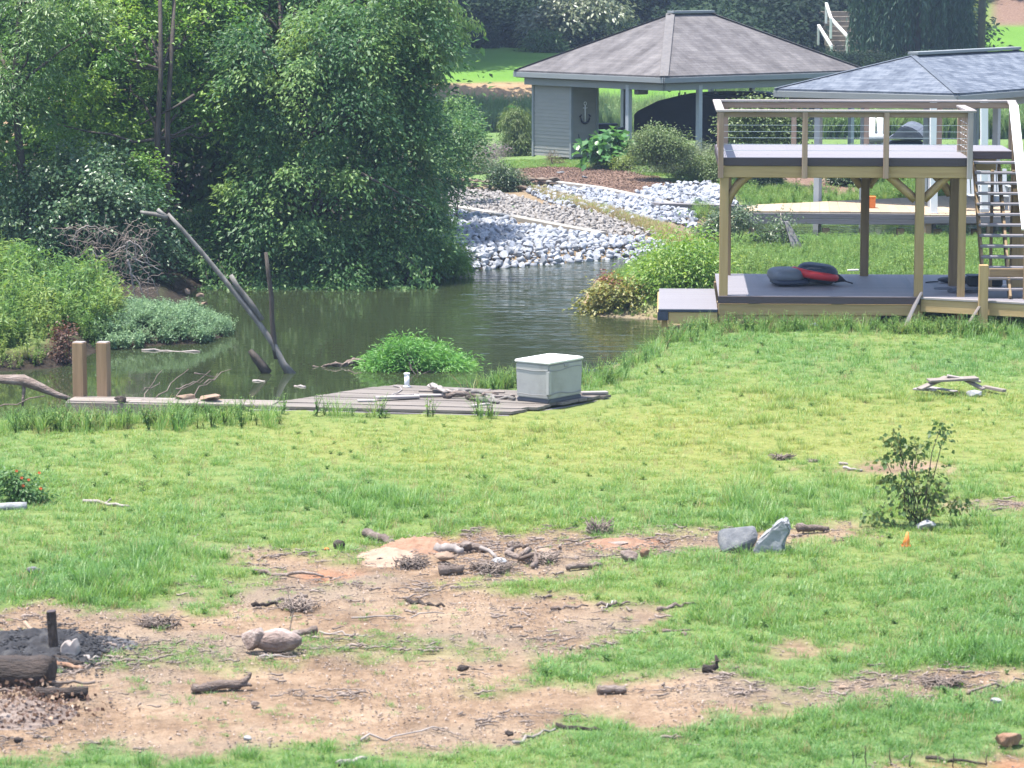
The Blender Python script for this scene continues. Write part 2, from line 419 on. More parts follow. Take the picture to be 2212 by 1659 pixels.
M['slab'] = pmat('sandy_slab', [(0.2, (0.17, 0.115, 0.08)), (0.5, (0.245, 0.175, 0.128)), (0.85, (0.31, 0.24, 0.185))], 6.0, 0.95, bmp=0.6, bdist=0.02)
M['whiterock'] = pmat('white_rock', [(0.2, (0.15, 0.155, 0.165)), (0.5, (0.24, 0.245, 0.255)), (0.85, (0.34, 0.34, 0.35))], 5.0, 0.8, bmp=0.6, bdist=0.02, rnd=0.0)
M['darkrock'] = pmat('dark_rock', [(0.2, (0.04, 0.045, 0.055)), (0.5, (0.11, 0.115, 0.125)), (0.85, (0.24, 0.235, 0.22))], 7.0, 0.8, bmp=0.6, bdist=0.02, rnd=0.0)
M['pebble'] = pmat('pebble', [(0.2, (0.12, 0.09, 0.075)), (0.5, (0.24, 0.185, 0.15)), (0.85, (0.42, 0.36, 0.31))], 3.0, 0.9, bmp=0.0, rnd=0.9)
M['ash'] = pmat('ash', [(0.2, (0.018, 0.018, 0.022)), (0.5, (0.05, 0.05, 0.056)), (0.85, (0.15, 0.145, 0.14))], 9.0, 0.95, bmp=0.8, bdist=0.02, rnd=0.9)
M['dryleaf'] = leafmat('dry_leaf', (0.07, 0.04, 0.03), (0.16, 0.10, 0.07), (0.30, 0.21, 0.14), 0.2)

def shingle(name, stops, course=0.14, strk=(2.2, 0.35, 1), bc=0.16):
    m, t, b = newmat(name)
    tc = nn(t, 'ShaderNodeTexCoord'); uv = tc.outputs['UV']
    sp = nn(t, 'ShaderNodeSeparateXYZ'); t.links.new(uv, sp.inputs[0])
    br = nn(t, 'ShaderNodeTexBrick'); br.offset = 0.5
    br.inputs['Scale'].default_value = 1.0; br.inputs['Mortar Size'].default_value = 0.006
    br.inputs['Brick Width'].default_value = 0.30; br.inputs['Row Height'].default_value = course
    br.inputs['Color1'].default_value = (0.2, 0.2, 0.2, 1); br.inputs['Color2'].default_value = (0.8, 0.8, 0.8, 1); br.inputs['Mortar'].default_value = (0, 0, 0, 1)
    t.links.new(uv, br.inputs['Vector'])
    big = noise_node(t, uv, 0.9, 4)
    mp = nn(t, 'ShaderNodeMapping'); mp.inputs['Scale'].default_value = strk; t.links.new(uv, mp.inputs[0])
    streak = noise_node(t, mp.outputs[0], 1.0, 4)
    fine = noise_node(t, uv, 40, 3)
    f = math_(t, 'MULTIPLY_ADD', br.outputs['Color'], bc)
    t.links.new(math_(t, 'MULTIPLY_ADD', streak, 0.45), f.node.inputs[2])
    f.node.inputs[2].links[0].from_node.inputs[2].default_value = 0.0
    f = math_(t, 'ADD', f, math_(t, 'MULTIPLY', big, 0.35)); f = math_(t, 'ADD', f, math_(t, 'MULTIPLY', math_(t, 'SUBTRACT', fine, 0.5), 0.3))
    t.links.new(ramp(t, f, stops), b.inputs['Base Color'])
    b.inputs['Roughness'].default_value = 0.9; b.inputs['Specular IOR Level'].default_value = 0.2
    saw = math_(t, 'FRACT', math_(t, 'DIVIDE', sp.outputs[1], course))
    hgt = math_(t, 'ADD', math_(t, 'MULTIPLY', saw, -1.0), math_(t, 'MULTIPLY', br.outputs['Color'], 0.5))
    bump(t, b, hgt, 0.6, 0.012)
    return m
M['roof1'] = shingle('brown_shingles', [(0.34, (0.058, 0.053, 0.054)), (0.5, (0.108, 0.100, 0.101)), (0.66, (0.160, 0.150, 0.148))])
M['roof2'] = shingle('blue_grey_shingles', [(0.36, (0.042, 0.052, 0.072)), (0.5, (0.078, 0.092, 0.12)), (0.66, (0.135, 0.152, 0.182))], 0.14, (3.0, 2.4, 1), 0.3)
# ------------------------------------------------------------------ ground cover masks (world coordinates)
DIRT = [wpoly(p) for p in [
    [(-300, 1325), (0, 1320), (250, 1306), (420, 1296), (520, 1270), (560, 1240), (470, 1205), (560, 1196), (760, 1204), (785, 1170), (1000, 1160), (1300, 1150), (1560, 1146), (1830, 1140),
     (1870, 1158), (1700, 1172), (1560, 1186), (1420, 1205), (1340, 1238), (1180, 1252), (1060, 1262), (1100, 1284), (1300, 1290), (1490, 1312), (1400, 1342), (1340, 1390), (1250, 1425), (1180, 1446),
     (1400, 1452), (1560, 1446), (1640, 1474), (1900, 1456), (2060, 1452), (2230, 1452), (2230, 1478), (1980, 1496), (1760, 1516), (1600, 1540), (1400, 1566), (1150, 1606), (900, 1628), (560, 1636), (300, 1640), (0, 1654), (-300, 1660)],
    [(1860, 1660), (2020, 1640), (2260, 1622), (2300, 1720), (1850, 1720)],
    [(1760, 1012), (1960, 1008), (1990, 1018), (1800, 1024)],
    [(350, 1180), (520, 1174), (640, 1186), (560, 1196), (400, 1194)],
    [(2000, 1092), (2230, 1085), (2230, 1100), (2050, 1106)],
    [(1700, 1404), (1860, 1398), (1880, 1412), (1740, 1420)],
]]
PATCH = [wpoly(p) for p in [
    [(180, 1420), (300, 1394), (430, 1398), (420, 1436), (250, 1446)],
    [(620, 1392), (820, 1376), (1060, 1382), (1100, 1410), (900, 1424), (640, 1420)],
    [(1000, 1490), (1110, 1466), (1270, 1452), (1280, 1470), (1100, 1496), (1010, 1504)],
    [(1290, 1468), (1440, 1452), (1480, 1466), (1320, 1484)],
    [(660, 1262), (760, 1256), (780, 1268), (690, 1276)],
    [(1180, 1440), (1300, 1380), (1420, 1350), (1560, 1330), (1600, 1400), (1500, 1450), (1300, 1440)],
    [(430, 1440), (640, 1428), (660, 1440), (480, 1452)],
]]
CLAYP = [wpoly(p) for p in [[(800, 1190), (850, 1166), (960, 1160), (1040, 1176), (980, 1196)], [(1280, 1176), (1330, 1160), (1420, 1158), (1480, 1168), (1400, 1180)], [(600, 1240), (720, 1225), (800, 1240), (700, 1262)],
                            [(1850, 1660), (2020, 1642), (2260, 1625), (2300, 1720), (1850, 1720)]]]
def dirt_mask(x, y):
    x = np.asarray(x, float); y = np.asarray(y, float)
    d = np.full(x.shape, -1e9)
    for p in DIRT: d = np.maximum(d, sdf(p, x, y))
    nz = (fbm(x * 1.6, y * 0.7, 21, 4) - 0.5) * 1.5
    m = sstep(-0.35, 0.45, d + nz + (fbm(x * 5, y * 3, 22, 3) - .5) * .7)
    return m
def near_dock(x, y):
    return sstep(0.0, 1.4, -sdf(DOCKP + [], x, y)) 
def patch_mask(x, y):
    d = np.full(np.shape(x), -1e9)
    for p in PATCH: d = np.maximum(d, sdf(p, x, y))
    return sstep(-0.15, 0.15, d + (fbm(x * 2.5, y * 1.2, 31, 3) - 0.5) * 0.7)
MULCH = wpoly([(1108, 362), (1180, 358), (1300, 364), (1420, 384), (1470, 396), (1420, 404), (1385, 425), (1330, 414), (1190, 398), (1120, 392)], 0.1)
MULCH2 = wpoly([(1640, 372), (1700, 366), (1860, 392), (1880, 402), (1760, 404), (1660, 386)], 0.1)
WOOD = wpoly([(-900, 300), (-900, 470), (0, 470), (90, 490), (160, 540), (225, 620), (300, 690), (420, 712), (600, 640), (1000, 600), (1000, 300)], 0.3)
def yellow(x, y):
    """where the meadow has dried to yellow"""
    a = np.exp(-((y - 39.5) / 4.2) ** 2) * sstep(-7, 1, x)
    b = 0.6 * np.exp(-((y - 42) / 2.5) ** 2)
    n = fbm(x * 0.45, y * 0.28, 41, 4) - 0.5
    return np.clip(0.26 + 0.75 * np.maximum(a, b) + n * 1.1 - 0.15 * sstep(33, 25, y), 0, 1)

# ------------------------------------------------------------------ terrain sheet
def build_ground():
    ys = [-80, -40, -10, 5, 14, 19]
    y = 20.5
    while y < 75: ys.append(y); y *= 1.0058
    while y < 180: ys.append(y); y *= 1.0075
    while y < 420: ys.append(y); y *= 1.06
    ys = np.array(ys)
    us = np.concatenate([[-9, -6, -4, -2.8, -2.1, -1.7, -1.45], np.linspace(-1.3, 1.3, 300), [1.45, 1.7, 2.1, 2.8, 4, 6, 9]])
    Y, U = np.meshgrid(ys, us, indexing='ij')
    X = U * np.maximum(np.abs(Y), 15) * 0.1652
    Z = H(X, Y)
    dm = dirt_mask(X, Y)
    inn = (Y > 20) & (Y < 60)
    Z = Z + np.where(inn, dm * (0.035 * (fbm(X * 6, Y * 6, 51, 3) - 0.5) + 0.03 * (fbm(X * 2, Y * 2, 52, 3) - 0.5)) - dm * 0.02, 0)
    pm = patch_mask(X, Y)
    cl = np.full(X.shape, -1e9)
    for p in CLAYP: cl = np.maximum(cl, sdf(p, X, Y))
    clay = sstep(-0.1, 0.25, cl + (fbm(X * 2, Y, 61, 3) - .5) * 0.6)
    mul = np.maximum(sstep(-0.2, 0.3, sdf(MULCH, X, Y) + (fbm(X, Y, 71) - .5)), sstep(-0.2, 0.3, sdf(MULCH2, X, Y) + (fbm(X, Y, 71) - .5)))
    dfar = sdf(P_FAR, X, Y)
    bank = sstep(0.2, 1.0, dfar) * sstep(6.5, 4.8, dfar + (fbm(X * .3, Y * .3, 81) - .5) * 2)
    vx_, vy_ = CX + X * F / np.maximum(Y, 1), 0
    dl = sdf(P_LEFT, X, Y)
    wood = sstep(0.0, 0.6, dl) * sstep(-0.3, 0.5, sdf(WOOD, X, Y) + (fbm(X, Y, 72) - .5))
    drive = sstep(0.0, 1.0, X - (0.1652 * Y * 0.90)) * sstep(155.5, 157, Y)
    dn = sdf(P_NEAR, X, Y)
    mud = np.where(Y > 38, sstep(0.75, 0.15, dn) * (dn > -3), 0)
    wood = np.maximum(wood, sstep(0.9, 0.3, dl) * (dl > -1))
    beds = [tuple(hit(*p, 55, 130)[:2]) for p in [(870, 405), (1190, 400), (1400, 396), (1540, 392), (1600, 430), (1600, 465), (1510, 500), (1460, 540), (1330, 562), (1190, 575), (1010, 590), (900, 560)]]
    mud = np.maximum(mud, sstep(-.1, .2, sdf(beds, X, Y)))
    dm = np.maximum(dm, np.clip(mud, 0, 1) * .9)
    A = np.stack([dm * (1 - 0.35 * pm), np.maximum(np.maximum(mul, bank), drive), clay], -1)
    bank = bank * sstep(2.5, 0.6, X)
    A[..., 1] = np.maximum(np.maximum(mul, bank), drive)
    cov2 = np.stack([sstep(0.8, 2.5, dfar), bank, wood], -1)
    yel = yellow(X, Y) * sstep(56, 50, Y)
    n, m = X.shape
    V = np.stack([X, Y, Z], -1).reshape(-1, 3)
    i = np.arange(n - 1)[:, None] * m + np.arange(m - 1)[None]
    Q = np.stack([i, i + 1, i + m + 1, i + m], -1).reshape(-1, 4)
    mt, t, b = newmat('earth_and_turf')
    geo = nn(t, 'ShaderNodeNewGeometry'); P = geo.outputs['Position']
    a1 = nn(t, 'ShaderNodeAttribute', attribute_name='cov'); a2 = nn(t, 'ShaderNodeAttribute', attribute_name='cov2')
    s1 = nn(t, 'ShaderNodeSeparateColor'); t.links.new(a1.outputs['Color'], s1.inputs[0])
    s2 = nn(t, 'ShaderNodeSeparateColor'); t.links.new(a2.outputs['Color'], s2.inputs[0])
    n1 = noise_node(t, P, 1.1, 7, 0.65); n2 = noise_node(t, P, 9, 6, 0.7); n3 = noise_node(t, P, 45, 4, 0.7)
    turf = ramp(t, n2, [(0.3, (0.075, 0.125, 0.042)), (0.55, (0.12, 0.185, 0.058)), (0.8, (0.18, 0.205, 0.08))])
    lawn = ramp(t, noise_node(t, P, 0.25, 6, 0.6), [(0.3, (0.075, 0.17, 0.022)), (0.55, (0.095, 0.20, 0.028)), (0.8, (0.13, 0.21, 0.04))])
    lawn = mixc(t, 0.25, lawn, ramp(t, n2, [(0.3, (0.05, 0.12, 0.015)), (0.7, (0.14, 0.24, 0.05))]))
    f = math_(t, 'ADD', math_(t, 'MULTIPLY', n1, 0.5), math_(t, 'ADD', math_(t, 'MULTIPLY', n2, 0.35), math_(t, 'MULTIPLY', n3, 0.3)))
    dirt = ramp(t, f, [(0.40, (0.068, 0.047, 0.033)), (0.49, (0.145, 0.098, 0.064)), (0.57, (0.215, 0.147, 0.096)), (0.68, (0.305, 0.225, 0.155))])
    grey = ramp(t, n3, [(0.3, (0.14, 0.115, 0.09)), (0.7, (0.26, 0.215, 0.165))])
    dirt = mixc(t, math_(t, 'MULTIPLY', ramp(t, noise_node(t, P, 0.45, 4), [(0.48, (0, 0, 0)), (0.62, (1, 1, 1))]), 0.6), dirt, grey)
    clayc = ramp(t, math_(t, 'ADD', math_(t, 'MULTIPLY', n2, 0.5), math_(t, 'MULTIPLY', n3, 0.5)), [(0.35, (0.17, 0.075, 0.042)), (0.5, (0.28, 0.135, 0.075)), (0.65, (0.36, 0.22, 0.14))])
    dirt = mixc(t, s1.outputs[2], dirt, clayc)
    mulc = ramp(t, math_(t, 'ADD', math_(t, 'MULTIPLY', n2, 0.5), math_(t, 'MULTIPLY', n3, 0.5)), [(0.35, (0.075, 0.045, 0.032)), (0.5, (0.155, 0.098, 0.072)), (0.66, (0.30, 0.22, 0.175))])
    bankc = ramp(t, f, [(0.4, (0.16, 0.10, 0.055)), (0.6, (0.30, 0.205, 0.12))])
    ad = nn(t, 'ShaderNodeAttribute', attribute_name='dry')
    drc = ramp(t, n2, [(0.3, (0.16, 0.16, 0.045)), (0.55, (0.24, 0.225, 0.06)), (0.8, (0.29, 0.25, 0.10))])
    turf = mixc(t, math_(t, 'MULTIPLY', ad.outputs['Fac'], 0.6), turf, drc)
    c = mixc(t, s2.outputs[0], turf, lawn)
    c = mixc(t, s1.outputs[0], c, dirt)
    c = mixc(t, s1.outputs[1], c, mulc)
    c = mixc(t, s2.outputs[1], c, bankc)
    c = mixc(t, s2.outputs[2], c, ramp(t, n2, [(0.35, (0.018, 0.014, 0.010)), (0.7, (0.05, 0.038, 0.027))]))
    t.links.new(c, b.inputs['Base Color']); b.inputs['Roughness'].default_value = 0.95; b.inputs['Specular IOR Level'].default_value = 0.15
    bump(t, b, math_(t, 'ADD', n2, math_(t, 'MULTIPLY', n3, 0.6)), 0.9, 0.04)
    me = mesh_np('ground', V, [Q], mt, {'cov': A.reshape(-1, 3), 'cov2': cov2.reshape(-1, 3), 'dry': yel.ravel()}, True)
    tag(link('ground', me), kind='structure')

def build_water():
    n = 2
    V = np.array([[-130, 20, WZ], [130, 20, WZ], [130, 150, WZ], [-130, 150, WZ]])
    m, t, b = newmat('pond_water')
    geo = nn(t, 'ShaderNodeNewGeometry')
    b.inputs['Base Color'].default_value = (0.026, 0.034, 0.016, 1)
    b.inputs['Roughness'].default_value = 0.03
    b.inputs['IOR'].default_value = 1.33
    mp = nn(t, 'ShaderNodeMapping'); mp.inputs['Scale'].default_value = (0.55, 2.6, 1); t.links.new(geo.outputs['Position'], mp.inputs[0])
    n1 = noise_node(t, mp.outputs[0], 1.0, 3, 0.55)
    mp2 = nn(t, 'ShaderNodeMapping'); mp2.inputs['Scale'].default_value = (1.6, 7.0, 1); t.links.new(geo.outputs['Position'], mp2.inputs[0])
    n2 = noise_node(t, mp2.outputs[0], 1.0, 2, 0.5)
    # ripples are stronger in the open middle of the cove than in the lee of the near bank
    sp = nn(t, 'ShaderNodeSeparateXYZ'); t.links.new(geo.outputs['Position'], sp.inputs[0])
    mr = nn(t, 'ShaderNodeMapRange'); mr.inputs[1].default_value = 46; mr.inputs[2].default_value = 60; mr.inputs[3].default_value = 0.16; mr.inputs[4].default_value = 1.0
    t.links.new(sp.outputs[1], mr.inputs[0])
    mrx = nn(t, 'ShaderNodeMapRange'); mrx.inputs[1].default_value = -3.0; mrx.inputs[2].default_value = 0.5; mrx.inputs[3].default_value = 0.2; mrx.inputs[4].default_value = 1.0
    t.links.new(sp.outputs[0], mrx.inputs[0])
    hgt = math_(t, 'MULTIPLY', math_(t, 'ADD', n1, math_(t, 'MULTIPLY', n2, 0.35)), math_(t, 'MULTIPLY', mr.outputs[0], mrx.outputs[0]))
    bump(t, b, hgt, 1.0, 0.027)
    me = mesh_np('water', V, [np.array([[0, 1, 2, 3]])], m)
    tag(link('water', me), kind='structure')

# ------------------------------------------------------------------ grass
def blade_clump(name, n, h, spread, wd, lean, mat, seed, seg=3, stiff=0.5):
    r = np.random.default_rng(seed)
    J = Join(); tint = []
    for k in range(n):
        a = r.random() * 2 * math.pi; q = spread * math.sqrt(r.random())
        b = np.array([math.cos(a) * q, math.sin(a) * q, -0.01])
        la = a + r.normal() * 0.9; L = h * (0.55 + 0.6 * r.random()); ln = lean * (0.3 + r.random())
        d = np.array([math.cos(la), math.sin(la), 0]); s = np.array([-d[1], d[0], 0]) * wd * 0.5 * (0.7 + 0.6 * r.random())
        ts = np.linspace(0, 1, seg)
        P = b + np.outer(ts ** (1 + stiff) * L * ln, d) + np.outer(ts * L * (1 - 0.35 * ln * ts), [0, 0, 1])
        wv = (1 - ts ** 2)[:, None]
        V = np.concatenate([P[:-1] - s * wv[:-1], P[:-1] + s * wv[:-1], P[-1:]])
        m = seg - 1
        T = []
        for i in range(m - 1): T += [(i, m + i, m + i + 1), (i, m + i + 1, i + 1)]
        T.append((m - 1, 2 * m - 1, 2 * m))
        J.add(V, None, np.array(T)); tint += [0.25 + 0.5 * r.random()] * len(V)
    me = J.mesh(name, mat, attrs={'tint': tint})
    return bpy.data.objects.new(name, me)
def leaf_geo(P, D, N, L, W, fold=0.12):
    """rhombic folded leaves: P base, D axis, N normal"""
    D = D / (np.linalg.norm(D, axis=1)[:, None] + 1e-9)
    Sx = np.cross(N, D); Sx /= np.linalg.norm(Sx, axis=1)[:, None] + 1e-9
    N2 = np.cross(D, Sx)
    L = L[:, None]; W = W[:, None]
    mid = P + D * L * 0.42
    V = np.stack([P, mid + Sx * W * 0.5 + N2 * W * fold, P + D * L - N2 * L * 0.08, mid - Sx * W * 0.5 + N2 * W * fold], 1).reshape(-1, 3)
    i = np.arange(len(P))[:, None] * 4
    T = np.concatenate([i + [0, 1, 2], i + [0, 2, 3]])
    return V, T
def weed_plant(name, h, n, leaf, mat, seed, narrow=0.4, bushy=0.5, stems=4):
    r = np.random.default_rng(seed)
    J = Join(); tint = []
    for s in range(stems):
        a = r.random() * 6.283; ln = bushy * r.random() * h
        top = np.array([math.cos(a) * ln, math.sin(a) * ln, h * (0.7 + 0.4 * r.random())])
        V, Q, T = tube(np.array([[0, 0, -0.02], top * [0.4, 0.4, 0.55], top]), [0.005, 0.004, 0.002], 3)
        J.add(V, Q, T); tint += [0.2] * len(V)
        k = n // stems
        t = 0.15 + 0.85 * r.random(k) ** 0.8
        base = np.outer(t, top) * np.stack([t, t, np.ones(k)], 1) 
        az = r.random(k) * 6.283
        D = np.stack([np.cos(az), np.sin(az), 0.5 * r.normal(size=k) - 0.2], 1)
        N = np.stack([0.4 * r.normal(size=k) + .6 * np.cos(az), 0.4 * r.normal(size=k) + .6 * np.sin(az), np.ones(k)], 1)
        L = leaf * (0.6 + 0.7 * r.random(k)) * (1.15 - 0.5 * t)
        V, T = leaf_geo(base + D * 0.01, D, N, L, L * narrow)
        J.add(V, None, T); tint += list(np.repeat(0.3 + 0.5 * r.random(k), 4))
    return bpy.data.objects.new(name, J.mesh(name, mat, attrs={'tint': tint}))
def scatter(name, P, scale, rot, pick, protos, tone=None, tilt=None, label=None):
    """one object that places copies of a few plants (or stones) at P"""
    n = len(P)
    me = bpy.data.meshes.new(name); me.vertices.add(n); me.vertices.foreach_set('co', np.asarray(P, np.float32).ravel())
    for k, a, ty in (('sc', scale, 'FLOAT'), ('pick', pick, 'INT'), ('tone', tone if tone is not None else np.full(n, .5), 'FLOAT')):
        at_ = me.attributes.new(k, ty, 'POINT'); at_.data.foreach_set('value', np.asarray(a, np.int32 if ty == 'INT' else np.float32))
    e = np.zeros((n, 3), np.float32); e[:, 2] = rot
    if tilt is not None: e[:, :2] = tilt
    at_ = me.attributes.new('eul', 'FLOAT_VECTOR', 'POINT'); at_.data.foreach_set('vector', e.ravel())
    cl = bpy.data.collections.new(name + '_kinds')
    for k, p in enumerate(protos):
        p.name = f'{k:02d}_' + name
        cl.objects.link(p)
    g = bpy.data.node_groups.new(name, 'GeometryNodeTree')
    g.interface.new_socket('Geometry', in_out='INPUT', socket_type='NodeSocketGeometry')
    g.interface.new_socket('Geometry', in_out='OUTPUT', socket_type='NodeSocketGeometry')
    gi = g.nodes.new('NodeGroupInput'); go = g.nodes.new('NodeGroupOutput')
    ip = g.nodes.new('GeometryNodeInstanceOnPoints'); ci = g.nodes.new('GeometryNodeCollectionInfo')
    ci.inputs[0].default_value = cl; ci.inputs['Separate Children'].default_value = True; ci.inputs['Reset Children'].default_value = True
    def na(nm, ty):
        x = g.nodes.new('GeometryNodeInputNamedAttribute'); x.data_type = ty; x.inputs[0].default_value = nm
        return [o for o in x.outputs if o.enabled and o.name == 'Attribute'][0]
    L = g.links.new
    L(gi.outputs[0], ip.inputs['Points']); L(ci.outputs[0], ip.inputs['Instance'])
    ip.inputs['Pick Instance'].default_value = True
    L(na('pick', 'INT'), ip.inputs['Instance Index'])
    er = g.nodes.new('FunctionNodeEulerToRotation'); L(na('eul', 'FLOAT_VECTOR'), er.inputs[0]); L(er.outputs[0], ip.inputs['Rotation'])
    L(na('sc', 'FLOAT'), ip.inputs['Scale'])
    L(ip.outputs[0], go.inputs[0])
    o = link(name, me)
    md = o.modifiers.new('scatter', 'NODES'); md.node_group = g
    tag(o, label, None, None, 'stuff')
    return o
M['grass'] = leafmat('meadow_grass', (0.072, 0.185, 0.048), (0.145, 0.265, 0.066), (0.31, 0.33, 0.095), 0.42, 0.46, 0.4, 0.12, True)
M['weed'] = leafmat('weed_leaf', (0.065, 0.15, 0.035), (0.12, 0.22, 0.05), (0.21, 0.28, 0.07), 0.4, 0.5, 0.3, 0.2, True)
M['paleweed'] = leafmat('pale_weed_leaf', (0.085, 0.17, 0.085), (0.14, 0.24, 0.12), (0.21, 0.32, 0.15), 0.35, 0.5, 0.4, 0.2, True)
M['reed'] = leafmat('reed_leaf', (0.10, 0.19, 0.07), (0.16, 0.26, 0.10), (0.26, 0.33, 0.15), 0.4, 0.5, 0.35, 0.2, True)
M['straw'] = leafmat('straw', (0.17, 0.13, 0.06), (0.25, 0.20, 0.10), (0.34, 0.28, 0.15), 0.3, 0.6, 0.2, 0.1, True)

def rand_pts(x0, x1, y0, y1, n):
    return x0 + (x1 - x0) * RG.random(n), y0 + (y1 - y0) * RG.random(n)
def build_meadow():
    X, Y = [], []
    for a, b, dn in ((20.3, 25, 150), (25, 30, 115), (30, 36, 85), (36, 44, 62), (44, 54, 48)):
        wd = 0.1652 * b * 1.1 + 0.4
        x, y = rand_pts(-wd, wd, a, b, int(dn * (b - a) * 2 * wd))
        X.append(x); Y.append(y)
    x = np.concatenate(X); y = np.concatenate(Y)
    d = sdf(P_NEAR, x, y)
    dm = dirt_mask(x, y); pm = patch_mask(x, y)
    nz = fbm(x * 0.8, y * 0.45, 91, 4)
    keep = (d > 0.25) & (RG.random(len(x)) > np.minimum(dm, 1 - 0.75 * pm) * (0.995 - 0.10 * sstep(.5, .7, fbm(x * 1.1, y * .7, 97, 3))))
    keep &= ~((y < 51) & (y > 40.5) & (sdf(DOCKP, x, y) > -0.05))
    x, y, nz, dm, pm, d = x[keep], y[keep], nz[keep], dm[keep], pm[keep], d[keep]
    n = len(x)
    thin = np.maximum(dm, 0)
    sc = (0.55 + 0.9 * nz + 0.35 * RG.random(n)) * (1 - 0.55 * thin) 
    yl = yellow(x, y)
    sc *= 1 - 0.25 * yl
    sc *= 0.6 + 0.4 * near_dock(x, y)
    sc *= 0.75 + 0.25 * sstep(0.0, 1.6, np.abs(y - 41.2) + 3 * (x > -2.5))
    sc *= np.where((y > 33) & (y < 40) & (x > 3), 0.8, 1)
    sc *= 0.62 + 0.38 * sstep(22.8, 25.5, y)
    kind = RG.random(n)
    pick = np.where(kind < 0.78, RG.integers(0, 4, n), np.where(kind < 0.93, RG.integers(4, 6, n), np.where(kind < 0.945, RG.integers(6, 8, n), 8)))
    tall = (fbm(x * 0.6, y * 0.35, 95, 3) > 0.6) & (RG.random(n) < 0.10) & (dm < 0.2)
    pick = np.where(tall, 9, pick)
    tone = np.clip(0.20 + 0.55 * yl + 0.25 * (RG.random(n) - 0.5), 0, 1)
    tone = np.where(pick == 8, 0.6, tone)
    pr = [blade_clump('turf', 34, 0.062, 0.10, 0.0065, 1.25, M['grass'], s) for s in (1, 2, 3, 4)]
    pr += [blade_clump('turf_long', 30, 0.13, 0.09, 0.006, 1.0, M['grass'], s, 4) for s in (5, 6)]
    pr += [weed_plant('broadleaf', 0.06, 28, 0.038, M['weed'], s, 0.6, 1.2, 7) for s in (7, 8)]
    pr += [blade_clump('straw', 10, 0.15, 0.08, 0.0035, 0.7, M['straw'], 9)]
    pr += [blade_clump('tussock', 46, 0.20, 0.10, 0.007, 0.75, M['grass'], 10, 4)]
    scatter('meadow_grass', np.stack([x, y, H(x, y)], 1), sc, RG.random(n) * 6.283, pick, pr, tone, RG.normal(size=(n, 2)) * 0.08)
def build_litter():
    # clods and pebbles in the bare earth, and short twigs
    x, y = rand_pts(-6.5, 6.5, 20.5, 36, 110000)
    dm = dirt_mask(x, y); k = (RG.random(len(x)) < dm * (0.35 + 0.9 * (fbm(x * 1.2, y * 0.6, 101) > 0.5)))
    x, y = x[k], y[k]; n = len(x)
    pr = []
    for s in range(6):
        o = bpy.data.objects.new('pebble', hull(9, 1, 0.8, 0.55, 200 + s, M['pebble'])); pr.append(o)
    sc = 0.005 + 0.017 * RG.random(n) ** 3.5
    scatter('pebbles', np.stack([x, y, H(x, y) + 0.0], 1), sc, RG.random(n) * 6.283, RG.integers(0, 6, n), pr)
    x, y = rand_pts(-6.5, 6.5, 20.5, 36.5, 52000)
    den = dirt_mask(x, y) * (sstep(0.5, 0.62, fbm(x * 0.7, y * 1.1, 111, 4)) * 0.9 + 0.04)
    k = RG.random(len(x)) < den
    x, y = x[k], y[k]; n = len(x)
    pr = []
    for s in range(6):
        J = Join()
        r = 0.035 + 0.02 * (s % 3)
        V, Q, T = tube(wander((-0.5, 0, 0.02), (0.5, 0, 0.04), 6, 0.07), [r, r, r * .9, r * .8, r * .6, r * .3], 5, 0.3); J.add(V, Q, T)
        if s % 2:
            V, Q, T = tube(wander((0, 0, 0.03), (0.25, 0.22, 0.14), 4, 0.03), [r * .6, r * .5, r * .4, r * .2], 4); J.add(V, Q, T)
        pr.append(bpy.data.objects.new('twig', J.mesh('twig', M['twig'])))
    sc = 0.025 + 0.16 * RG.random(n) ** 4
    scatter('twig_litter', np.stack([x, y, H(x, y) + 0.004], 1), sc, RG.normal(size=n) * 0.7 + np.where(RG.random(n) < .5, 0, 3.14), RG.integers(0, 6, n), pr)

# ------------------------------------------------------------------ foliage
def crown_pts(env, ncl, nlf, spread, flat=0.55, droop=0.25, r0=0.5, up=0.9, seed=0, leaf=(0.1, 0.05), tipdroop=0.0, tintvar=0.5, scat=0.6):
    r = np.random.default_rng(seed)
    wts = np.array([e[6] if len(e) > 6 else e[3] * e[4] * e[5] for e in env], float); wts /= wts.sum()
    Ps, Ds, Ns, Ls, Ws, Ts = [], [], [], [], [], []
    cc = []
    which = r.choice(len(env), ncl, p=wts)
    for k in range(ncl):
        e = env[which[k]]
        v = r.normal(size=3); v /= np.linalg.norm(v)
        q = r0 + (1 - r0) * r.random() ** 0.6
        c = np.array(e[:3]) + v * q * np.array(e[3:6]); cc.append(c)
        n = int(nlf * (0.5 + r.random()))
        s = spread * (0.6 + 0.8 * r.random())
        g = r.normal(size=(n, 3)) * np.array([s, s, s * flat])
        out = v * np.array([1, 1, 0.3])
        P = c + g + np.outer(np.clip(g @ out, -s, s) * 0.0, out)
        P[:, 2] -= droop * (g[:, 0] ** 2 + g[:, 1] ** 2) / (s + 1e-6) 
        az = np.arctan2(g[:, 1], g[:, 0]) + r.normal(size=n) * 0.7
        D = np.stack([np.cos(az), np.sin(az), -tipdroop + r.normal(size=n) * scat - 0.3], 1) + out * 0.5
        N = np.stack([r.normal(size=n) * scat, r.normal(size=n) * scat, np.full(n, up)], 1) + out * 0.6 + np.stack([np.cos(az), np.sin(az), np.zeros(n)], 1) * 0.4
        f = 0.65 + 0.7 * r.random(n)
        Ps.append(P); Ds.append(D); Ns.append(N); Ls.append(leaf[0] * f); Ws.append(leaf[1] * f)
        ct = 0.5 + tintvar * (r.random() - 0.5)
        Ts.append(np.clip(ct + 0.35 * (r.random(n) - 0.5), 0, 1))
    P, D, N, L, W, T = map(np.concatenate, (Ps, Ds, Ns, Ls, Ws, Ts))
    return P, D, N, L, W, T, np.array(cc)
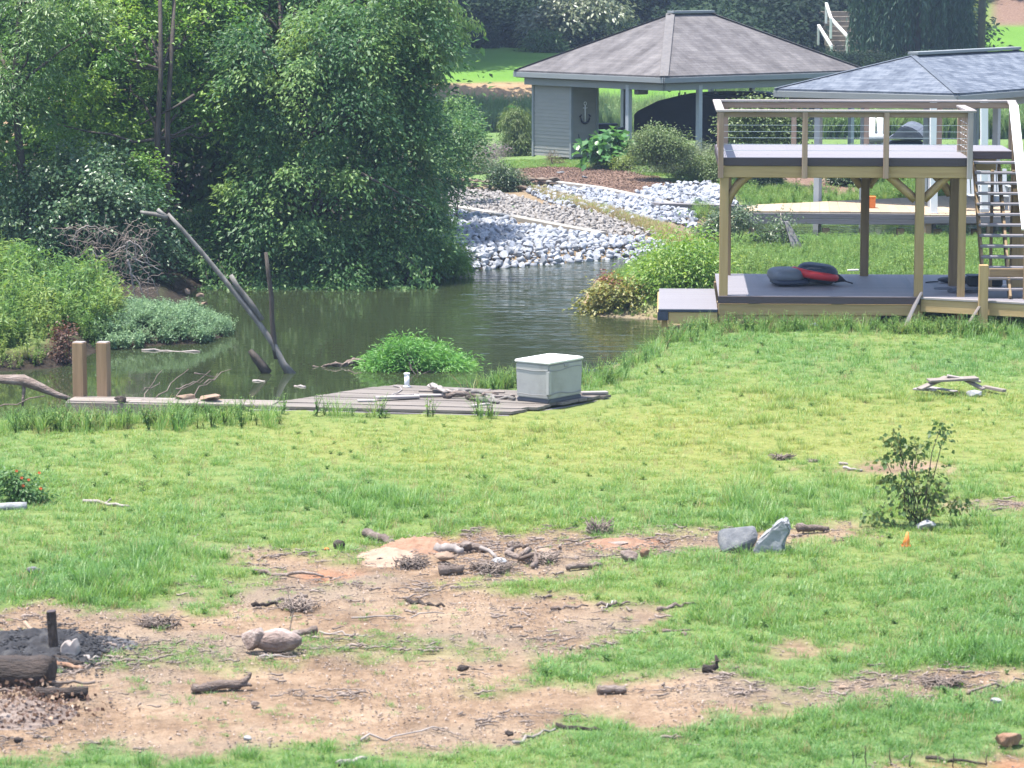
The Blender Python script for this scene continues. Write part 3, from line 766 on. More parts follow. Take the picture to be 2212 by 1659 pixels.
def crown_mesh(name, pts, mat):
    P, D, N, L, W, T, cc = pts
    V, F_ = leaf_geo(P, D, N, L, W)
    return mesh_np(name, V, [F_], mat, {'tint': np.repeat(T, 4)})
def branches(base, trunkpts, cc, n, r0, r1, seed, mat, name='limbs'):
    r = np.random.default_rng(seed); J = Join()
    for k in r.choice(len(cc), min(n, len(cc)), replace=False):
        c = cc[k]
        i = np.argmin(np.abs(trunkpts[:, 2] - (c[2] - 0.4 * np.linalg.norm(c[:2] - trunkpts[0, :2]))))
        p0 = trunkpts[i]
        d = np.linalg.norm(c - p0)
        path = wander(p0, c, 6, 0.05 * d)
        V, Q, T = tube(path, np.linspace(r0, r1, 6), 5); J.add(V, Q, T)
    return J.mesh(name, mat)
def make_tree(name, label, cat, base, trunk, env, mat, bark='bark', ncl=200, nlf=100, spread=0.35, leaf=(0.1, 0.05), seed=1, group=None, nlimb=18, trunk_r=0.12, r0=0.5, flat=0.55, droop=0.25, tipdroop=0.0, up=0.9, limb_r=0.04, tintvar=0.5, extra_trunks=()):
    t = thing(name, label, cat, base, group)
    pts = crown_pts(env, ncl, nlf, spread, flat, droop, r0, up, seed, leaf, tipdroop, tintvar)
    tp = np.array(trunk, float)
    J = Join()
    for pth in [tp] + [np.array(e, float) for e in extra_trunks]:
        V, Q, T = tube(pth, np.linspace(trunk_r, trunk_r * 0.35, len(pth)) * (.4 if len(pth) == 3 and pth is not tp else 1), 9, 0.15); J.add(V, Q, T)
    link('trunk', J.mesh('trunk', M[bark], True), t)
    if nlimb: link('limbs', branches(base, tp, pts[6], nlimb, limb_r, limb_r * 0.3, seed + 5, M[bark]), t)
    link('crown', crown_mesh('crown', pts, mat), t)
    return t
def make_shrub(name, label, cat, base, env, mat, ncl=40, nlf=60, spread=0.14, leaf=(0.05, 0.025), seed=1, group=None, nstem=7, stem_r=0.012, bark='bark', r0=0.35, flat=0.7, droop=0.2, tipdroop=0.0, up=0.8, tintvar=0.5):
    t = thing(name, label, cat, base, group)
    pts = crown_pts(env, ncl, nlf, spread, flat, droop, r0, up, seed, leaf, tipdroop, tintvar)
    if nstem:
        J = Join(); r = np.random.default_rng(seed + 3); cc = pts[6]
        for k in r.choice(len(cc), min(nstem, len(cc)), replace=False):
            b = np.array(base) + np.append(r.normal(size=2) * 0.04, -0.03)
            V, Q, T = tube(wander(b, cc[k], 5, 0.05 * np.linalg.norm(cc[k] - b)), np.linspace(stem_r, stem_r * 0.4, 5), 5); J.add(V, Q, T)
        link('stems', J.mesh('stems', M[bark]), t)
    link('foliage', crown_mesh('foliage', pts, mat), t)
    return t
# ------------------------------------------------------------------ old dock, storage box, things on the near shore
DOCKZ = 0.06
def dk(vx, vy): return gp(vx, vy, DOCKZ)
DOCKP = [tuple(dk(*p)[:2]) for p in [(520, 872), (600, 880), (1100, 892), (1310, 868), (1320, 851), (860, 829)]]
def build_dock():
    FL, BL, FR, BR = dk(540, 877), dk(858, 829), dk(1100, 890), dk(1316, 851)
    base = (FL + BL + FR + BR) / 4
    t = thing('old_dock', 'weathered brown plank dock at the water edge with driftwood and a storage box on it', 'dock', base)
    n = 12
    for k in range(n):
        a, b = (k + 0.03) / n, (k + 0.97) / n
        l0, l1 = FL + (BL - FL) * a, FL + (BL - FL) * b
        r0, r1 = FR + (BR - FR) * a, FR + (BR - FR) * b
        ext = 0.04 * RG.normal(); r0 = r0 + (r0 - l0) / np.linalg.norm(r0 - l0) * ext; r1 = r1 + (r1 - l1) / np.linalg.norm(r1 - l1) * ext
        dz = np.array([0, 0, 0.006 * RG.normal()])
        top = [l0 + dz, r0 + dz, r1 + dz, l1 + dz]
        bot = [p - np.array([0, 0, 0.035]) for p in top]
        link('plank', prism(bot, top, M['dockwood'], 'plank'), t)
    dn = np.array([0, 0, -0.11]); fw = np.array([0, -0.03, 0])
    beam('edge_board', FL + dn + fw, FR + dn + fw, 0.04, 0.14, M['pierside'], t)
    dn2 = np.array([0, 0, -0.13])
    beam('edge_board', FR + dn2, BR + dn2, 0.04, 0.14, M['pierside'], t)
    beam('edge_board', FL + dn2, BL + dn2, 0.04, 0.14, M['pierside'], t)
    # narrow walkway running left with its retaining board
    A, B = dk(146, 866), dk(590, 876)
    t2 = thing('plank_walkway', 'narrow grey plank walkway leading left from the old dock to two square posts', 'walkway', (A + B) / 2)
    d = (B - A) / np.linalg.norm(B - A); side = np.array([-d[1], d[0], 0])
    for k in range(3):
        off = side * (0.02 + 0.15 * k)
        L = np.linalg.norm(B - A)
        cuts = [0, 0.30 + 0.05 * k, 0.62 - 0.06 * k, 1.0]
        for i in range(3):
            beam('plank', A + d * L * cuts[i] + off + d * 0.004, A + d * L * cuts[i + 1] + off - d * 0.004, 0.14, 0.035, M['greywood'], t2)
    off = side * -0.085 + np.array([0, 0, -0.10])
    beam('front_board', A + off, A + (B - A) * 0.52 + off, 0.035, 0.20, M['greywood'], t2)
    off2 = side * -0.085 + np.array([0, 0, -0.33])
    beam('front_board', A + off2, A + (B - A) * 0.36 + off2, 0.035, 0.24, M['greywood'], t2)
    for vx, lab in ((164, 'tan square timber post at the left end of the plank walkway'), (216, 'tan square timber post with a pale top, nearer the pond middle, second along the walkway')):
        p = dk(vx, 862) + side * 0.20
        h = 0.76
        tt = thing('timber_post', lab, 'post', p, 'square posts on the walkway')
        beam('shaft', p + np.array([0, 0, -0.5]), p + np.array([0, 0, h]), 0.155, 0.155, M['posttan'], tt, up=(0.25, 1, 0))
        beam('end_grain', p + np.array([0, 0, h]), p + np.array([0, 0, h + 0.012]), 0.145, 0.145, M['railcap'], tt, up=(0.25, 1, 0))
    # white pipe on the back corner
    p = dk(879, 836)
    J = Join(); J.add(*tube([p + [0, 0, -0.02], p + [0, 0, 0.18]], 0.036, 12)); J.add(*tube([p + [0, 0, 0], p + [0, 0, 0.012]], 0.055, 12)); J.add(*tube([p + [0, 0, 0.175], p + [0, 0, 0.20]], 0.043, 12))
    solo('pipe', J.mesh('pipe', M['whitepaint'], False), 'short white pipe standing on the back corner of the old dock', 'pipe', p)

def build_storage_box():
    uR = np.array([0.6, 0.8, 0]); uL = np.array([-0.8, 0.6, 0]); up = np.array([0, 0, 1.0])
    C = gp(1186, 873, 0.065)                         # near bottom corner
    LL, LR, hb = 0.575, 0.79, 0.535
    t = thing('storage_box', 'large grey plastic storage box with a white lid on the old dock', 'storage box', C)
    def P(a, b, z): return C + uL * a + uR * b + up * z
    def block(name, a0, a1, b0, b1, z0, z1, mat, taper=0.0, bev=0.012):
        q = lambda z, e: [P(a0 + e, b0 + e, z), P(a1 - e, b0 + e, z), P(a1 - e, b1 - e, z), P(a0 + e, b1 - e, z)]
        me = prism(q(z0, taper), q(z1, 0), mat, name)
        bm = bmesh.new(); bm.from_mesh(me); bmesh.ops.recalc_face_normals(bm, faces=bm.faces[:]); bmesh.ops.bevel(bm, geom=bm.edges[:], offset=bev, segments=2, affect='EDGES'); bm.to_mesh(me); bm.free()
        return link(name, me, t)
    block('plinth', 0.012, LL - 0.012, 0.012, LR - 0.012, 0.0, 0.055, M['plinth'])
    block('body', 0, LL, 0, LR, 0.052, hb, M['boxplastic'], 0.012, 0.02)
    # lid: low ridge, rounded rim
    rim = [P(-.012, -.012, hb + .004), P(LL + .012, -.012, hb + .004), P(LL + .012, LR + .012, hb + .004), P(-.012, LR + .012, hb + .004)]
    V = [np.array(p) for p in rim] + [np.array(p) + up * .035 for p in rim] + [P(LL / 2, 0.12, hb + 0.062), P(LL / 2, LR - 0.12, hb + 0.062)]
    fs = [(3, 2, 1, 0), (0, 1, 5, 4), (1, 2, 6, 5), (2, 3, 7, 6), (3, 0, 4, 7), (4, 5, 8), (5, 6, 9, 8), (6, 7, 9), (7, 4, 8, 9)]
    me = bpy.data.meshes.new('lid'); me.from_pydata([tuple(v) for v in V], [], fs); me.materials.append(M['lidplastic'])
    bm = bmesh.new(); bm.from_mesh(me); bmesh.ops.recalc_face_normals(bm, faces=bm.faces[:]); bmesh.ops.bevel(bm, geom=[e for e in bm.edges], offset=0.012, segments=2, affect='EDGES'); bm.to_mesh(me); bm.free()
    link('lid', me, t)
    # wavy moulded seams, straight on the left face
    for z0, amp in ((hb - 0.085, 0.014), (0.115, -0.018)):
        J = Join()
        s = np.linspace(0.03, LR - 0.03, 24)
        ph = (s - s[0]) / (s[-1] - s[0])
        pth = np.array([P(-0.001, b, z0 - amp * math.sin(ph_ * 6.283) * (1.0)) for b, ph_ in zip(s, ph)])
        J.add(*tube(pth, 0.0045, 4))
        pth = np.array([P(a, -0.001, z0 + (0.012 if amp > 0 else -0.01) * math.sin(max(0, (a - 0.05) / (LL - .05)) * 3.14) * (-1 if amp > 0 else 1) * (1 if a < LL * .6 else 0.6)) for a in np.linspace(0.02, LL - 0.02, 16)])
        J.add(*tube(pth, 0.0045, 4))
        link('seam', J.mesh('seam', M['seam']), t)
    q_ = P(-0.004, LR / 2, hb - 0.02)
    beam('latch', q_ - uR * .05 - up * .015, q_ + uR * .05 - up * .015, .014, .05, M['seam'], t)
    block('corner_strip', -0.008, 0.05, -0.008, 0.05, 0.12, hb - 0.09, M['boxplastic'], 0, 0.008)

def driftwood(label, v0, v1, r, mat='driftwood', z=DOCKZ, flatness=0.5, bend=0.03, name='driftwood', cat='driftwood', group=None, z1=None, n=9, taper=0.6, wob=0.35):
    p0, p1 = gp(*v0, z), gp(*v1, z if z1 is None else z1)
    p0[2] += r * 0.8; p1[2] += r * 0.6
    L = np.linalg.norm(p1 - p0)
    path = wander(p0, p1, n, bend * L)
    V, Q, T = tube(path, r * np.linspace(1, taper, n) * (0.94 + 0.12 * RG.random(n)), 8, wob, True, flatness)
    J = Join(); J.add(V, Q, T)
    return solo(name, J.mesh(name, M[mat], False), label, cat, path[0], group)
def build_dock_clutter():
    G = 'driftwood lying on the old dock'
    def board(label, v0, v1, wd, th, mat='greywood', lift=0.02, group=G):
        p0, p1 = gp(*v0, DOCKZ), gp(*v1, DOCKZ)
        p0[2] += lift; p1[2] += lift * 0.8
        t = thing('loose_board', label, 'board', (p0 + p1) / 2, group)
        beam('board', p0, p1, wd, th, M[mat], t)
        return t
    board('pale grey loose board lying nearest the front left of the dock', (772, 869), (812, 868), 0.10, 0.03, 'railcap')
    board('long grey board resting across another, left of the driftwood heap', (813, 866), (905, 862), 0.11, 0.035, 'railcap', 0.045)
    board('long thin grey board running back to the driftwood heap', (895, 859), (1000, 857), 0.10, 0.03, 'railcap', 0.03)
    board('grey plank behind the driftwood heap, along the back of the dock', (905, 847), (1090, 850), 0.09, 0.03, 'greywood', 0.02)
    board('short grey board lying on the front of the dock below the heap', (1020, 880), (1056, 875), 0.07, 0.03, 'railcap')
    board('grey timber jutting out past the right of the storage box', (1255, 853), (1312, 851), 0.12, 0.04, 'railcap', 0.025)
    driftwood('upright pale driftwood slab, highest of the heap on the dock', (934, 846), (963, 862), 0.055, 'driftwood', DOCKZ, 0.45, 0.02, group=G).location.z += 0.06
    driftwood('white driftwood branch leaning over the driftwood heap', (926, 846), (990, 856), 0.035, 'driftwood', DOCKZ, 0.7, 0.05, group=G).location.z += 0.06
    driftwood('long twisted grey driftwood limb ending at the storage box', (975, 850), (1112, 866), 0.045, 'deadbark', DOCKZ, 0.8, 0.05, group=G)
    driftwood('purplish bark-covered limb in the middle of the driftwood heap', (962, 862), (1075, 858), 0.05, 'log', DOCKZ, 0.8, 0.06, group=G)
    driftwood('thick grey limb at the back of the driftwood heap', (960, 852), (1060, 846), 0.04, 'deadbark', DOCKZ, 0.8, 0.05, group=G)
    driftwood('gnarled grey knot of wood at the front of the driftwood heap', (1030, 868), (1078, 872), 0.05, 'deadbark', DOCKZ, 0.7, 0.10, group=G)
    driftwood('small dark stub of wood under the driftwood heap', (1010, 864), (1032, 868), 0.045, 'char', DOCKZ, 0.8, 0.04, group=G)
    driftwood('pale smooth branch touching the storage box', (1050, 861), (1112, 858), 0.03, 'driftwood', DOCKZ, 0.8, 0.04, group=G)
    # rope
    pts = [(850, 833), (864, 836), (868, 842), (860, 848), (848, 852), (842, 858), (856, 852), (880, 853), (905, 851)]
    path = np.array([gp(a, b, DOCKZ + 0.015) for a, b in pts])
    J = Join(); J.add(*tube(path, 0.011, 6))
    solo('rope', J.mesh('rope', M['railcap']), 'pale rope lying in a loose curve on the dock planks', 'rope', path[0])
    # piled stones / wood on the walkway
    def stone(name, label, v, s, mat, z, seed, rz=0, n=16, cat='stone', group=None):
        p = gp(v[0], v[1], z); 
        me = hull(n, *s, seed, M[mat], name, True)
        o = link(name, me, None, Matrix.Translation(Vector(p) + Vector((0, 0, s[2] * 0.55))) @ Matrix.Rotation(rz, 4, 'Z'))
        return tag(o, label, cat, group)
    stone('stone', 'tan rounded stone on the walkway beside the stacked flat stones', (401, 864), (0.19, 0.12, 0.075), 'slab', DOCKZ, 301)
    for k, (vx, vy, sx) in enumerate(((452, 868, 0.22), (448, 862, 0.19), (458, 858, 0.15))):
        stone('flat_stone', ['lowest of three flat tan stones stacked on the walkway', 'middle one of three flat tan stones stacked on the walkway', 'topmost of three flat tan stones stacked on the walkway'][k], (vx, vy), (sx, 0.12, 0.032), 'slab', DOCKZ + 0.045 * k - 0.01, 310 + k, 0.1, 18, 'stone', 'flat stones on the walkway')
    stone('stump', 'small charred stump sitting on the walkway by the second post', (259, 870), (0.10, 0.09, 0.075), 'char', DOCKZ, 320, cat='stump')
    # twigs rising out of the water behind the walkway
    J = Join()
    for a, b in (((300, 870), (350, 800)), ((330, 868), (408, 797)), ((400, 868), (470, 806)), ((360, 866), (455, 800)), ((420, 806), (470, 815)), ((380, 840), (440, 820)), ((310, 845), (345, 826)), ((440, 830), (500, 797))):
        p0 = at(*a, 43.2); p1 = at(b[0], b[1], 43.6)
        J.add(*tube(wander(p0, p1, 7, 0.035), np.linspace(0.011, 0.004, 7), 5))
    solo('dead_branch', J.mesh('dead_branch', M['twig']), 'bare thin twigs sticking up out of the water behind the walkway', 'branch', gp(400, 862, 0))
    # thick dark limb entering from the left edge
    path = np.array([at(*p, 43.5) for p in ((-60, 822), (0, 820), (50, 822), (85, 836), (120, 852), (152, 862))])
    J = Join(); J.add(*tube(path, [0.06, 0.06, 0.075, 0.06, 0.045, 0.035], 8, 0.4)); J.add(*tube(wander(path[2], path[2] + [0.0, -0.1, -0.35], 4, 0.02), np.linspace(.03, .015, 4), 6))
    J.add(*tube(wander(path[2] + [-.6, -.2, -.42], path[3] + [0.1, -.2, -.1], 6, 0.03), np.linspace(.012, .008, 6), 5))
    solo('fallen_limb', J.mesh('fallen_limb', M['log']), 'thick dark fallen limb reaching from the left edge to the walkway post', 'branch', path[2])
    # floating log, driftwood bits in the water
    J = Join(); p0, p1 = gp(306, 757, WZ), gp(432, 760, WZ); J.add(*tube(wander(p0, p1, 10, 0.02), 0.02 * (0.7 + 0.6 * RG.random(10)), 7, 0.3))
    solo('floating_log', J.mesh('floating_log', M['driftwood']), 'thin white log floating in the water near the left bank', 'log', p0)
    for k, (a, b, lab) in enumerate((((546, 823), (572, 824), 'small pale stick floating left of the dead tree foot'), ((636, 834), (660, 836), 'small pale stick floating behind the plank dock edge'))):
        J = Join(); p0, p1 = gp(*a, WZ), gp(*b, WZ); J.add(*tube(wander(p0, p1, 5, 0.015), 0.022, 6, 0.4))
        solo('floating_stick', J.mesh('floating_stick', M['driftwood']), lab, 'stick', p0, 'floating sticks')
    J = Join(); p0, p1 = gp(676, 793, WZ), gp(790, 789, WZ)
    for k in range(5):
        J.add(*tube(wander(p0 + [0.15 * k, 0.05 * RG.normal(), 0.02], p1 + [-0.05 * k, 0.05 * RG.normal(), 0.06], 7, 0.05), np.linspace(0.012, 0.04, 7), 6, 0.4))
    solo('sunken_log', J.mesh('sunken_log', M['log']), 'dark tangled log lying in the water left of the green island shrub', 'log', p1)

def build_dead_tree():
    Y = 47.2
    foot = gp(622, 806, WZ); Y = foot[1]
    P = lambda vx, vy, dy=0.0: at(vx, vy, Y + dy)
    t = thing('dead_tree', 'bare grey dead tree leaning left out of the water', 'dead tree', foot)
    pts = [P(630, 812), P(612, 786), P(590, 742), P(555, 692), P(518, 646), P(476, 594), P(432, 540), P(392, 494), P(362, 462)]
    link('trunk', Join().add(*tube(np.array(pts), np.array([11, 8.2, 6.6, 6.1, 5.7, 5.3, 5, 4.6, 4.2]) / S(Y), 10, 0.2)).mesh('trunk', M['deadbark'], True), t)
    link('branch', Join().add(*tube(np.array([P(362, 470), P(340, 464), P(303, 458)]), np.array([6.5, 5, 3.5]) / S(Y), 8)).mesh('branch', M['deadbark'], True), t)
    link('branch', Join().add(*tube(np.array([P(362, 470), P(350, 461), P(340, 452)]), np.array([5, 4.5, 4]) / S(Y), 8)).mesh('branch', M['deadbark'], True), t)
    link('branch', Join().add(*tube(np.array([P(566, 692), P(540, 655), P(512, 618), P(498, 594)]), np.array([7, 6.5, 6, 5]) / S(Y), 8, 0.3)).mesh('branch', M['deadbark'], True), t)
    link('branch', Join().add(*tube(np.array([P(598, 775), P(592, 740), P(588, 690), P(586, 640), P(580, 590), P(574, 545)]), np.array([6, 6, 5.5, 5, 4.5, 3.5]) / S(Y), 8, 0.3)).mesh('branch', M['bark'], True), t)
    f2 = gp(574, 806, WZ)
    solo('dead_stump', Join().add(*tube(np.array([at(578, 808, f2[1]), at(566, 790, f2[1]), at(552, 772, f2[1]), at(540, 756, f2[1])]), np.array([11, 10, 8.5, 5]) / S(Y), 8, 0.35)).mesh('dead_stump', M['bark']),
         'short dark broken stump leaning out of the water left of the dead tree', 'stump', f2)

# ------------------------------------------------------------------ two-storey boat deck
def build_deck():
    Y0, Y1 = 52.0, 55.75
    s0 = S(Y0, 1.5)
    X = lambda vx, Y=Y0: (vx - CX) / S(Y, 1.5)
    zu, zl = 2.80, 0.49
    xl, xr = X(1553), X(2088)
    t = thing('boat_deck', 'two-level wooden boat deck with cable railing, stairs and braced posts', 'deck', (xl, Y0, 0))
    W_, R_, C_, Fs = M['deckwood'], M['railwood'], M['composite'], M['fascia']
    # upper platform
    n = 26
    for k in range(n):
        y = Y0 + (k + 0.5) * (Y1 - Y0) / n
        beam('deck_board', (xl, y, zu - 0.0125), (xr, y, zu - 0.0125), (Y1 - Y0) / n - 0.004, 0.025, C_, t, bev=0.0)
    for k in range(12):
        y = Y0 + 2.0 + (k + 0.5) * 1.75 / 12
        beam('deck_board', (xr + 0.003, y, zu - 0.0125), (xr + 0.92, y, zu - 0.0125), 1.75 / 12 - 0.004, 0.025, C_, t, bev=0.0)
    beam('fascia_board', (xl - .01, Y0 - 0.015, zu - 0.070), (xr + .01, Y0 - 0.015, zu - 0.070), 0.025, 0.135, Fs, t)
    beam('fascia_board', (xr + .0, Y0 + 1.985, zu - 0.070), (xr + 0.93, Y0 + 1.985, zu - 0.070), 0.025, 0.135, Fs, t)
    beam('fascia_board', (xl - .016, Y0, zu - 0.070), (xl - .016, Y1, zu - 0.070), 0.025, 0.135, Fs, t)
    beam('rim_beam', (xl, Y0 + .025, zu - 0.235), (xr, Y0 + .025, zu - 0.235), 0.05, 0.19, W_, t)
    beam('rim_beam', (xl, Y1 - .025, zu - 0.14), (xr + .92, Y1 - .025, zu - 0.14), 0.05, 0.22, W_, t)
    beam('rim_beam', (xl + .025, Y0 + .06, zu - 0.15), (xl + .025, Y1 - .06, zu - 0.15), 0.05, 0.22, W_, t)
    beam('rim_beam', (xr - .025, Y0 + .06, zu - 0.15), (xr - .025, Y1 - .06, zu - 0.15), 0.05, 0.22, W_, t)
    for k in range(1, 9):
        x = xl + (xr - xl) * k / 9
        beam('joist', (x, Y0 + .06, zu - 0.13), (x, Y1 - .06, zu - 0.13), 0.04, 0.19, W_, t)
    beam('cross_beam', (xl + .06, Y0 + 0.12, zu - 0.28), (xr - .06, Y0 + .12, zu - 0.28), 0.09, 0.12, W_, t)
    beam('cross_beam', (xl + .06, Y1 - 0.25, zu - 0.33), (xr + .8, Y1 - .25, zu - 0.33), 0.09, 0.20, W_, t)
    # posts
    posts = [(1563, Y0 + .08, 0.145, W_), (1983, Y0 + .08, 0.145, W_), (2074, Y0 + .08, 0.125, W_), (1846, Y1 - .25, 0.145, M['stairwood']), (2047, Y0 + 1.9, 0.17, M['stairwood']), (1550, Y1 - .25, 0.14, M['stairwood'])]
    for vx, y, wd, mt in posts:
        x = (vx - CX) / S(y, 1.5)
        beam('post', (x, y, -0.2 if y < 53 else 0.0), (x, y, zu - 0.33), wd, wd, mt, t, up=(0, 1, 0))
    def brace(va, vb, y, bow=0.06):
        a = at(*va, y); b = at(*vb, y)
        if True:
            m_ = (a + b) / 2; d = (b - a); nrm = np.array([-d[2], 0, d[0]]); nrm /= np.linalg.norm(nrm)
            if nrm[2] < 0: nrm = -nrm
            p = [a, (a + m_) / 2 + nrm * bow * .75, m_ + nrm * bow, (m_ + b) / 2 + nrm * bow * .75, b]
            V, Q, T = tube(np.array(p), 0.072, 4, 0)
            link('brace', Join().add(V, Q, T).mesh('brace', W_), t)
    yb = Y0 + .12
    brace((1570, 438), (1625, 372), yb); brace((1975, 430), (1908, 370), yb, 0.0); brace((1992, 430), (2050, 372), yb, 0.0)
    brace((1839, 402), (1816, 372), Y1 - .25, 0.0); brace((1853, 402), (1874, 372), Y1 - .25, 0.0)
    brace((2039, 420), (2004, 375), Y0 + 1.9, 0.02)
    # railing of the upper level
    zc = 3.575
    yf = Y0 - 0.06
    for vx in (1556, 1736, 1910, 2089):
        x = X(vx, yf); 
        beam('rail_post', (x, yf, zu - 0.34), (x, yf, zc - 0.02), 0.09, 0.09, R_ if vx != 2089 else M['railcap'], t, up=(0, 1, 0))
    beam('rail_cap', (X(1545), yf + .02, zc + 0.0), (X(2100), yf + .02, zc + 0.0), 0.14, 0.038, M['railcap'], t)
    beam('top_rail', (X(1552), yf + .03, zc - 0.065), (X(2092), yf + .03, zc - 0.065), 0.038, 0.085, R_, t)
    beam('rail_cap', (X(1556) - .02, yf + .10, zc + 0.004), (X(1556) - .02, Y1, zc + 0.004), 0.14, 0.038, M['railcap'], t)
    beam('top_rail', (X(1556), yf + .10, zc - 0.065), (X(1556), Y1 - .05, zc - 0.065), 0.038, 0.085, R_, t)
    xb1 = (2158 - CX) / S(Y1, 3)
    beam('rail_cap', (X(1556) + .05, Y1, zc), (xb1 + .07, Y1, zc), 0.14, 0.038, M['railcap'], t)
    beam('top_rail', (X(1556) + .05, Y1 - .03, zc - 0.075), (xb1, Y1 - .03, zc - 0.075), 0.038, 0.10, R_, t)
    xm = [(v - CX) / S(Y1, 3) for v in (1545, 1692, 1848, 2004, 2158)]
    for x in xm: beam('rail_post', (x, Y1, zu - 0.2), (x, Y1, zc - .02), 0.09, 0.09, R_, t, up=(0, 1, 0))
    # short return beside the stair head
    xs = X(2089)
    beam('rail_cap', (xs + .0, yf + .10, zc + .006), (xs - .01, Y0 + 1.72, zc + .006), 0.15, 0.038, M['railcap'], t)
    beam('rail_post', (xs - .01, Y0 + 1.75, zu - .3), (xs - .01, Y0 + 1.75, zc - .02), 0.09, 0.09, R_, t, up=(0, 1, 0))
    beam('top_rail', (xs, yf + .10, zc - .065), (xs - .01, Y0 + 1.7, zc - .065), 0.038, 0.085, R_, t)
    for k in range(5):
        z = zu + 0.12 + 0.105 * k
        beam('cable', (X(1556) + .045, yf, z), (X(2089) - .045, yf, z), 0.006, 0.006, M['cable'], t, bev=0)
        beam('cable', (X(1556), yf, z), (X(1556), Y1, z), 0.006, 0.006, M['cable'], t, bev=0)
        beam('cable', (xs, yf, z), (xs - .01, Y0 + 1.75, z), 0.006, 0.006, M['cable'], t, bev=0)
    for k in range(1, 4):
        y = Y0 + k * (Y1 - Y0) / 4
        beam('rail_post', (X(1556), y, zu - 0.02), (X(1556), y, zc - .08), 0.045, 0.045, R_, t, up=(0, 1, 0))
        y = Y0 + k * 1.75 / 4
        beam('rail_post', (xs, y, zu - 0.02), (xs, y, zc - .08), 0.04, 0.04, R_, t, up=(0, 1, 0))
    # stairs from the landing down to the lower level
    nr = 14; x0, x1 = X(2092, 53.5), X(2092, 53.5) + 0.88
    ya, yb2 = Y0 + 1.96, Y0 - 0.25
    for k in range(1, nr):
        z = zu - (zu - zl) * k / nr; y = ya + (yb2 - ya) * k / nr
        beam('stair_tread', (x0, y, z - .02), (x1, y, z - .02), 0.24, 0.04, M['composite'], t)
    for x in (x0 + .02, (x0 + x1) / 2, x1 - .02):
        beam('stringer', (x, ya, zu - 0.24), (x, yb2, zl - 0.02), 0.045, 0.20, M['stairwood'], t)
    for x in (x0 + .3, x1 - .22):
        beam('stair_post', (x, Y0 + 1.6, zl), (x, Y0 + 1.6, zu - .3), 0.05, 0.09, M['stairwood'], t, up=(0, 1, 0))
    beam('stair_wall_board', (x1 - .12, Y0 + 1.4, zl), (x1 - .12, Y0 + 1.4, zu - .6), 0.26, 0.03, W_, t, up=(0, 1, 0))
    # stair rail on the right, its cap coloured white to stand in for sun glare
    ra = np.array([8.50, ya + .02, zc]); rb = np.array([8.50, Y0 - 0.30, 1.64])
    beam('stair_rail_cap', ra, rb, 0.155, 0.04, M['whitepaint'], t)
    beam('rail_cap', (xb1 - .02, Y1 - .05, zc + .004), (8.50, ya + .02, zc + .004), 0.15, 0.038, M['railcap'], t)
    beam('top_rail', ra - [0.02, 0, .08], rb - [0.02, 0, .08], 0.04, 0.09, M['stairwood'], t)
    beam('rail_post', (8.53, ya + .04, zl), (8.53, ya + .04, zc - .03), 0.09, 0.09, M['stairwood'], t, up=(0, 1, 0))
    beam('rail_post', (8.52, Y0 - .28, zl - .1), (8.52, Y0 - .28, 1.60), 0.10, 0.10, M['stairwood'], t, up=(0, 1, 0))
    beam('stair_tread', (x0 + .1, Y0 - .1, zl + 0.42), (x1 + .1, Y0 - .1, zl + .42), 0.06, 0.14, M['stairwood'], t)
    # lower platform
    xL = X(1553); xM = X(1988)
    for k in range(n):
        y = Y0 + (k + 0.5) * (Y1 - Y0) / n
        beam('deck_board', (xL, y, zl - 0.0125), (xM, y, zl - 0.0125), (Y1 - Y0) / n - 0.004, 0.025, C_, t, bev=0)
        beam('deck_board', (xM + .004, y, zl - 0.0125), (xM + 3.2, y, zl - 0.0125), (Y1 - Y0) / n - 0.004, 0.025, C_, t, bev=0)
    beam('fascia_board', (xL - .01, Y0 - .015, zl - .065), (xM, Y0 - .015, zl - .065), 0.025, 0.125, Fs, t)
    beam('rim_beam', (xL, Y0 + .025, zl - 0.225), (xM - .05, Y0 + .025, zl - 0.225), 0.05, 0.19, W_, t)
    beam('skirt_board', (xL + .05, Y0 + .05, zl - 0.41), (X(1895), Y0 + .05, zl - 0.41), 0.04, 0.17, W_, t)
    for x in (xL + .05, X(1760), X(1895), X(2074), X(2180)):
        beam('pile', (x, Y0 + .25, -0.5), (x, Y0 + .25, zl - .12), 0.14, 0.14, M['stairwood'], t, up=(0, 1, 0))
        beam('pile', (x, Y1 - .25, -0.5), (x, Y1 - .25, zl - .12), 0.14, 0.14, M['stairwood'], t, up=(0, 1, 0))
    beam('rim_beam', (xL, Y1 - .025, zl - 0.14), (xM + 3.2, Y1 - .025, zl - 0.14), 0.05, 0.22, W_, t)
    # angled front of the right half
    a = np.array([xM, Y0, 0]); b = np.array([xM + 3.0, Y0 - 1.35, 0])
    top = [np.array([xM, Y0 - .004, zl - .004]), b + [0, 0, zl - .004], np.array([xM + 3.0, Y0 - .004, zl - .004])]
    nb = 9
    for k in range(nb):
        f0, f1 = (k + .02) / nb, (k + .98) / nb
        q0, q1 = a + (b - a) * f0, a + (b - a) * f1
        x_end = xM + 3.0
        link('deck_board', prism([(q0[0], q0[1], zl - .027), (x_end, q0[1], zl - .027), (x_end, q1[1], zl - .027), (q1[0], q1[1], zl - .027)][::-1], [(q0[0], q0[1], zl - .002), (x_end, q0[1], zl - .002), (x_end, q1[1], zl - .002), (q1[0], q1[1], zl - .002)][::-1], C_, 'deck_board'), t)
    beam('fascia_board', a + [0, -.02, zl - .02], b + [0, -.02, zl - .02], 0.03, 0.04, M['railcap'], t)
    beam('rim_beam', a + [.02, .0, zl - .145], b + [.02, .0, zl - .145], 0.05, 0.21, W_, t)
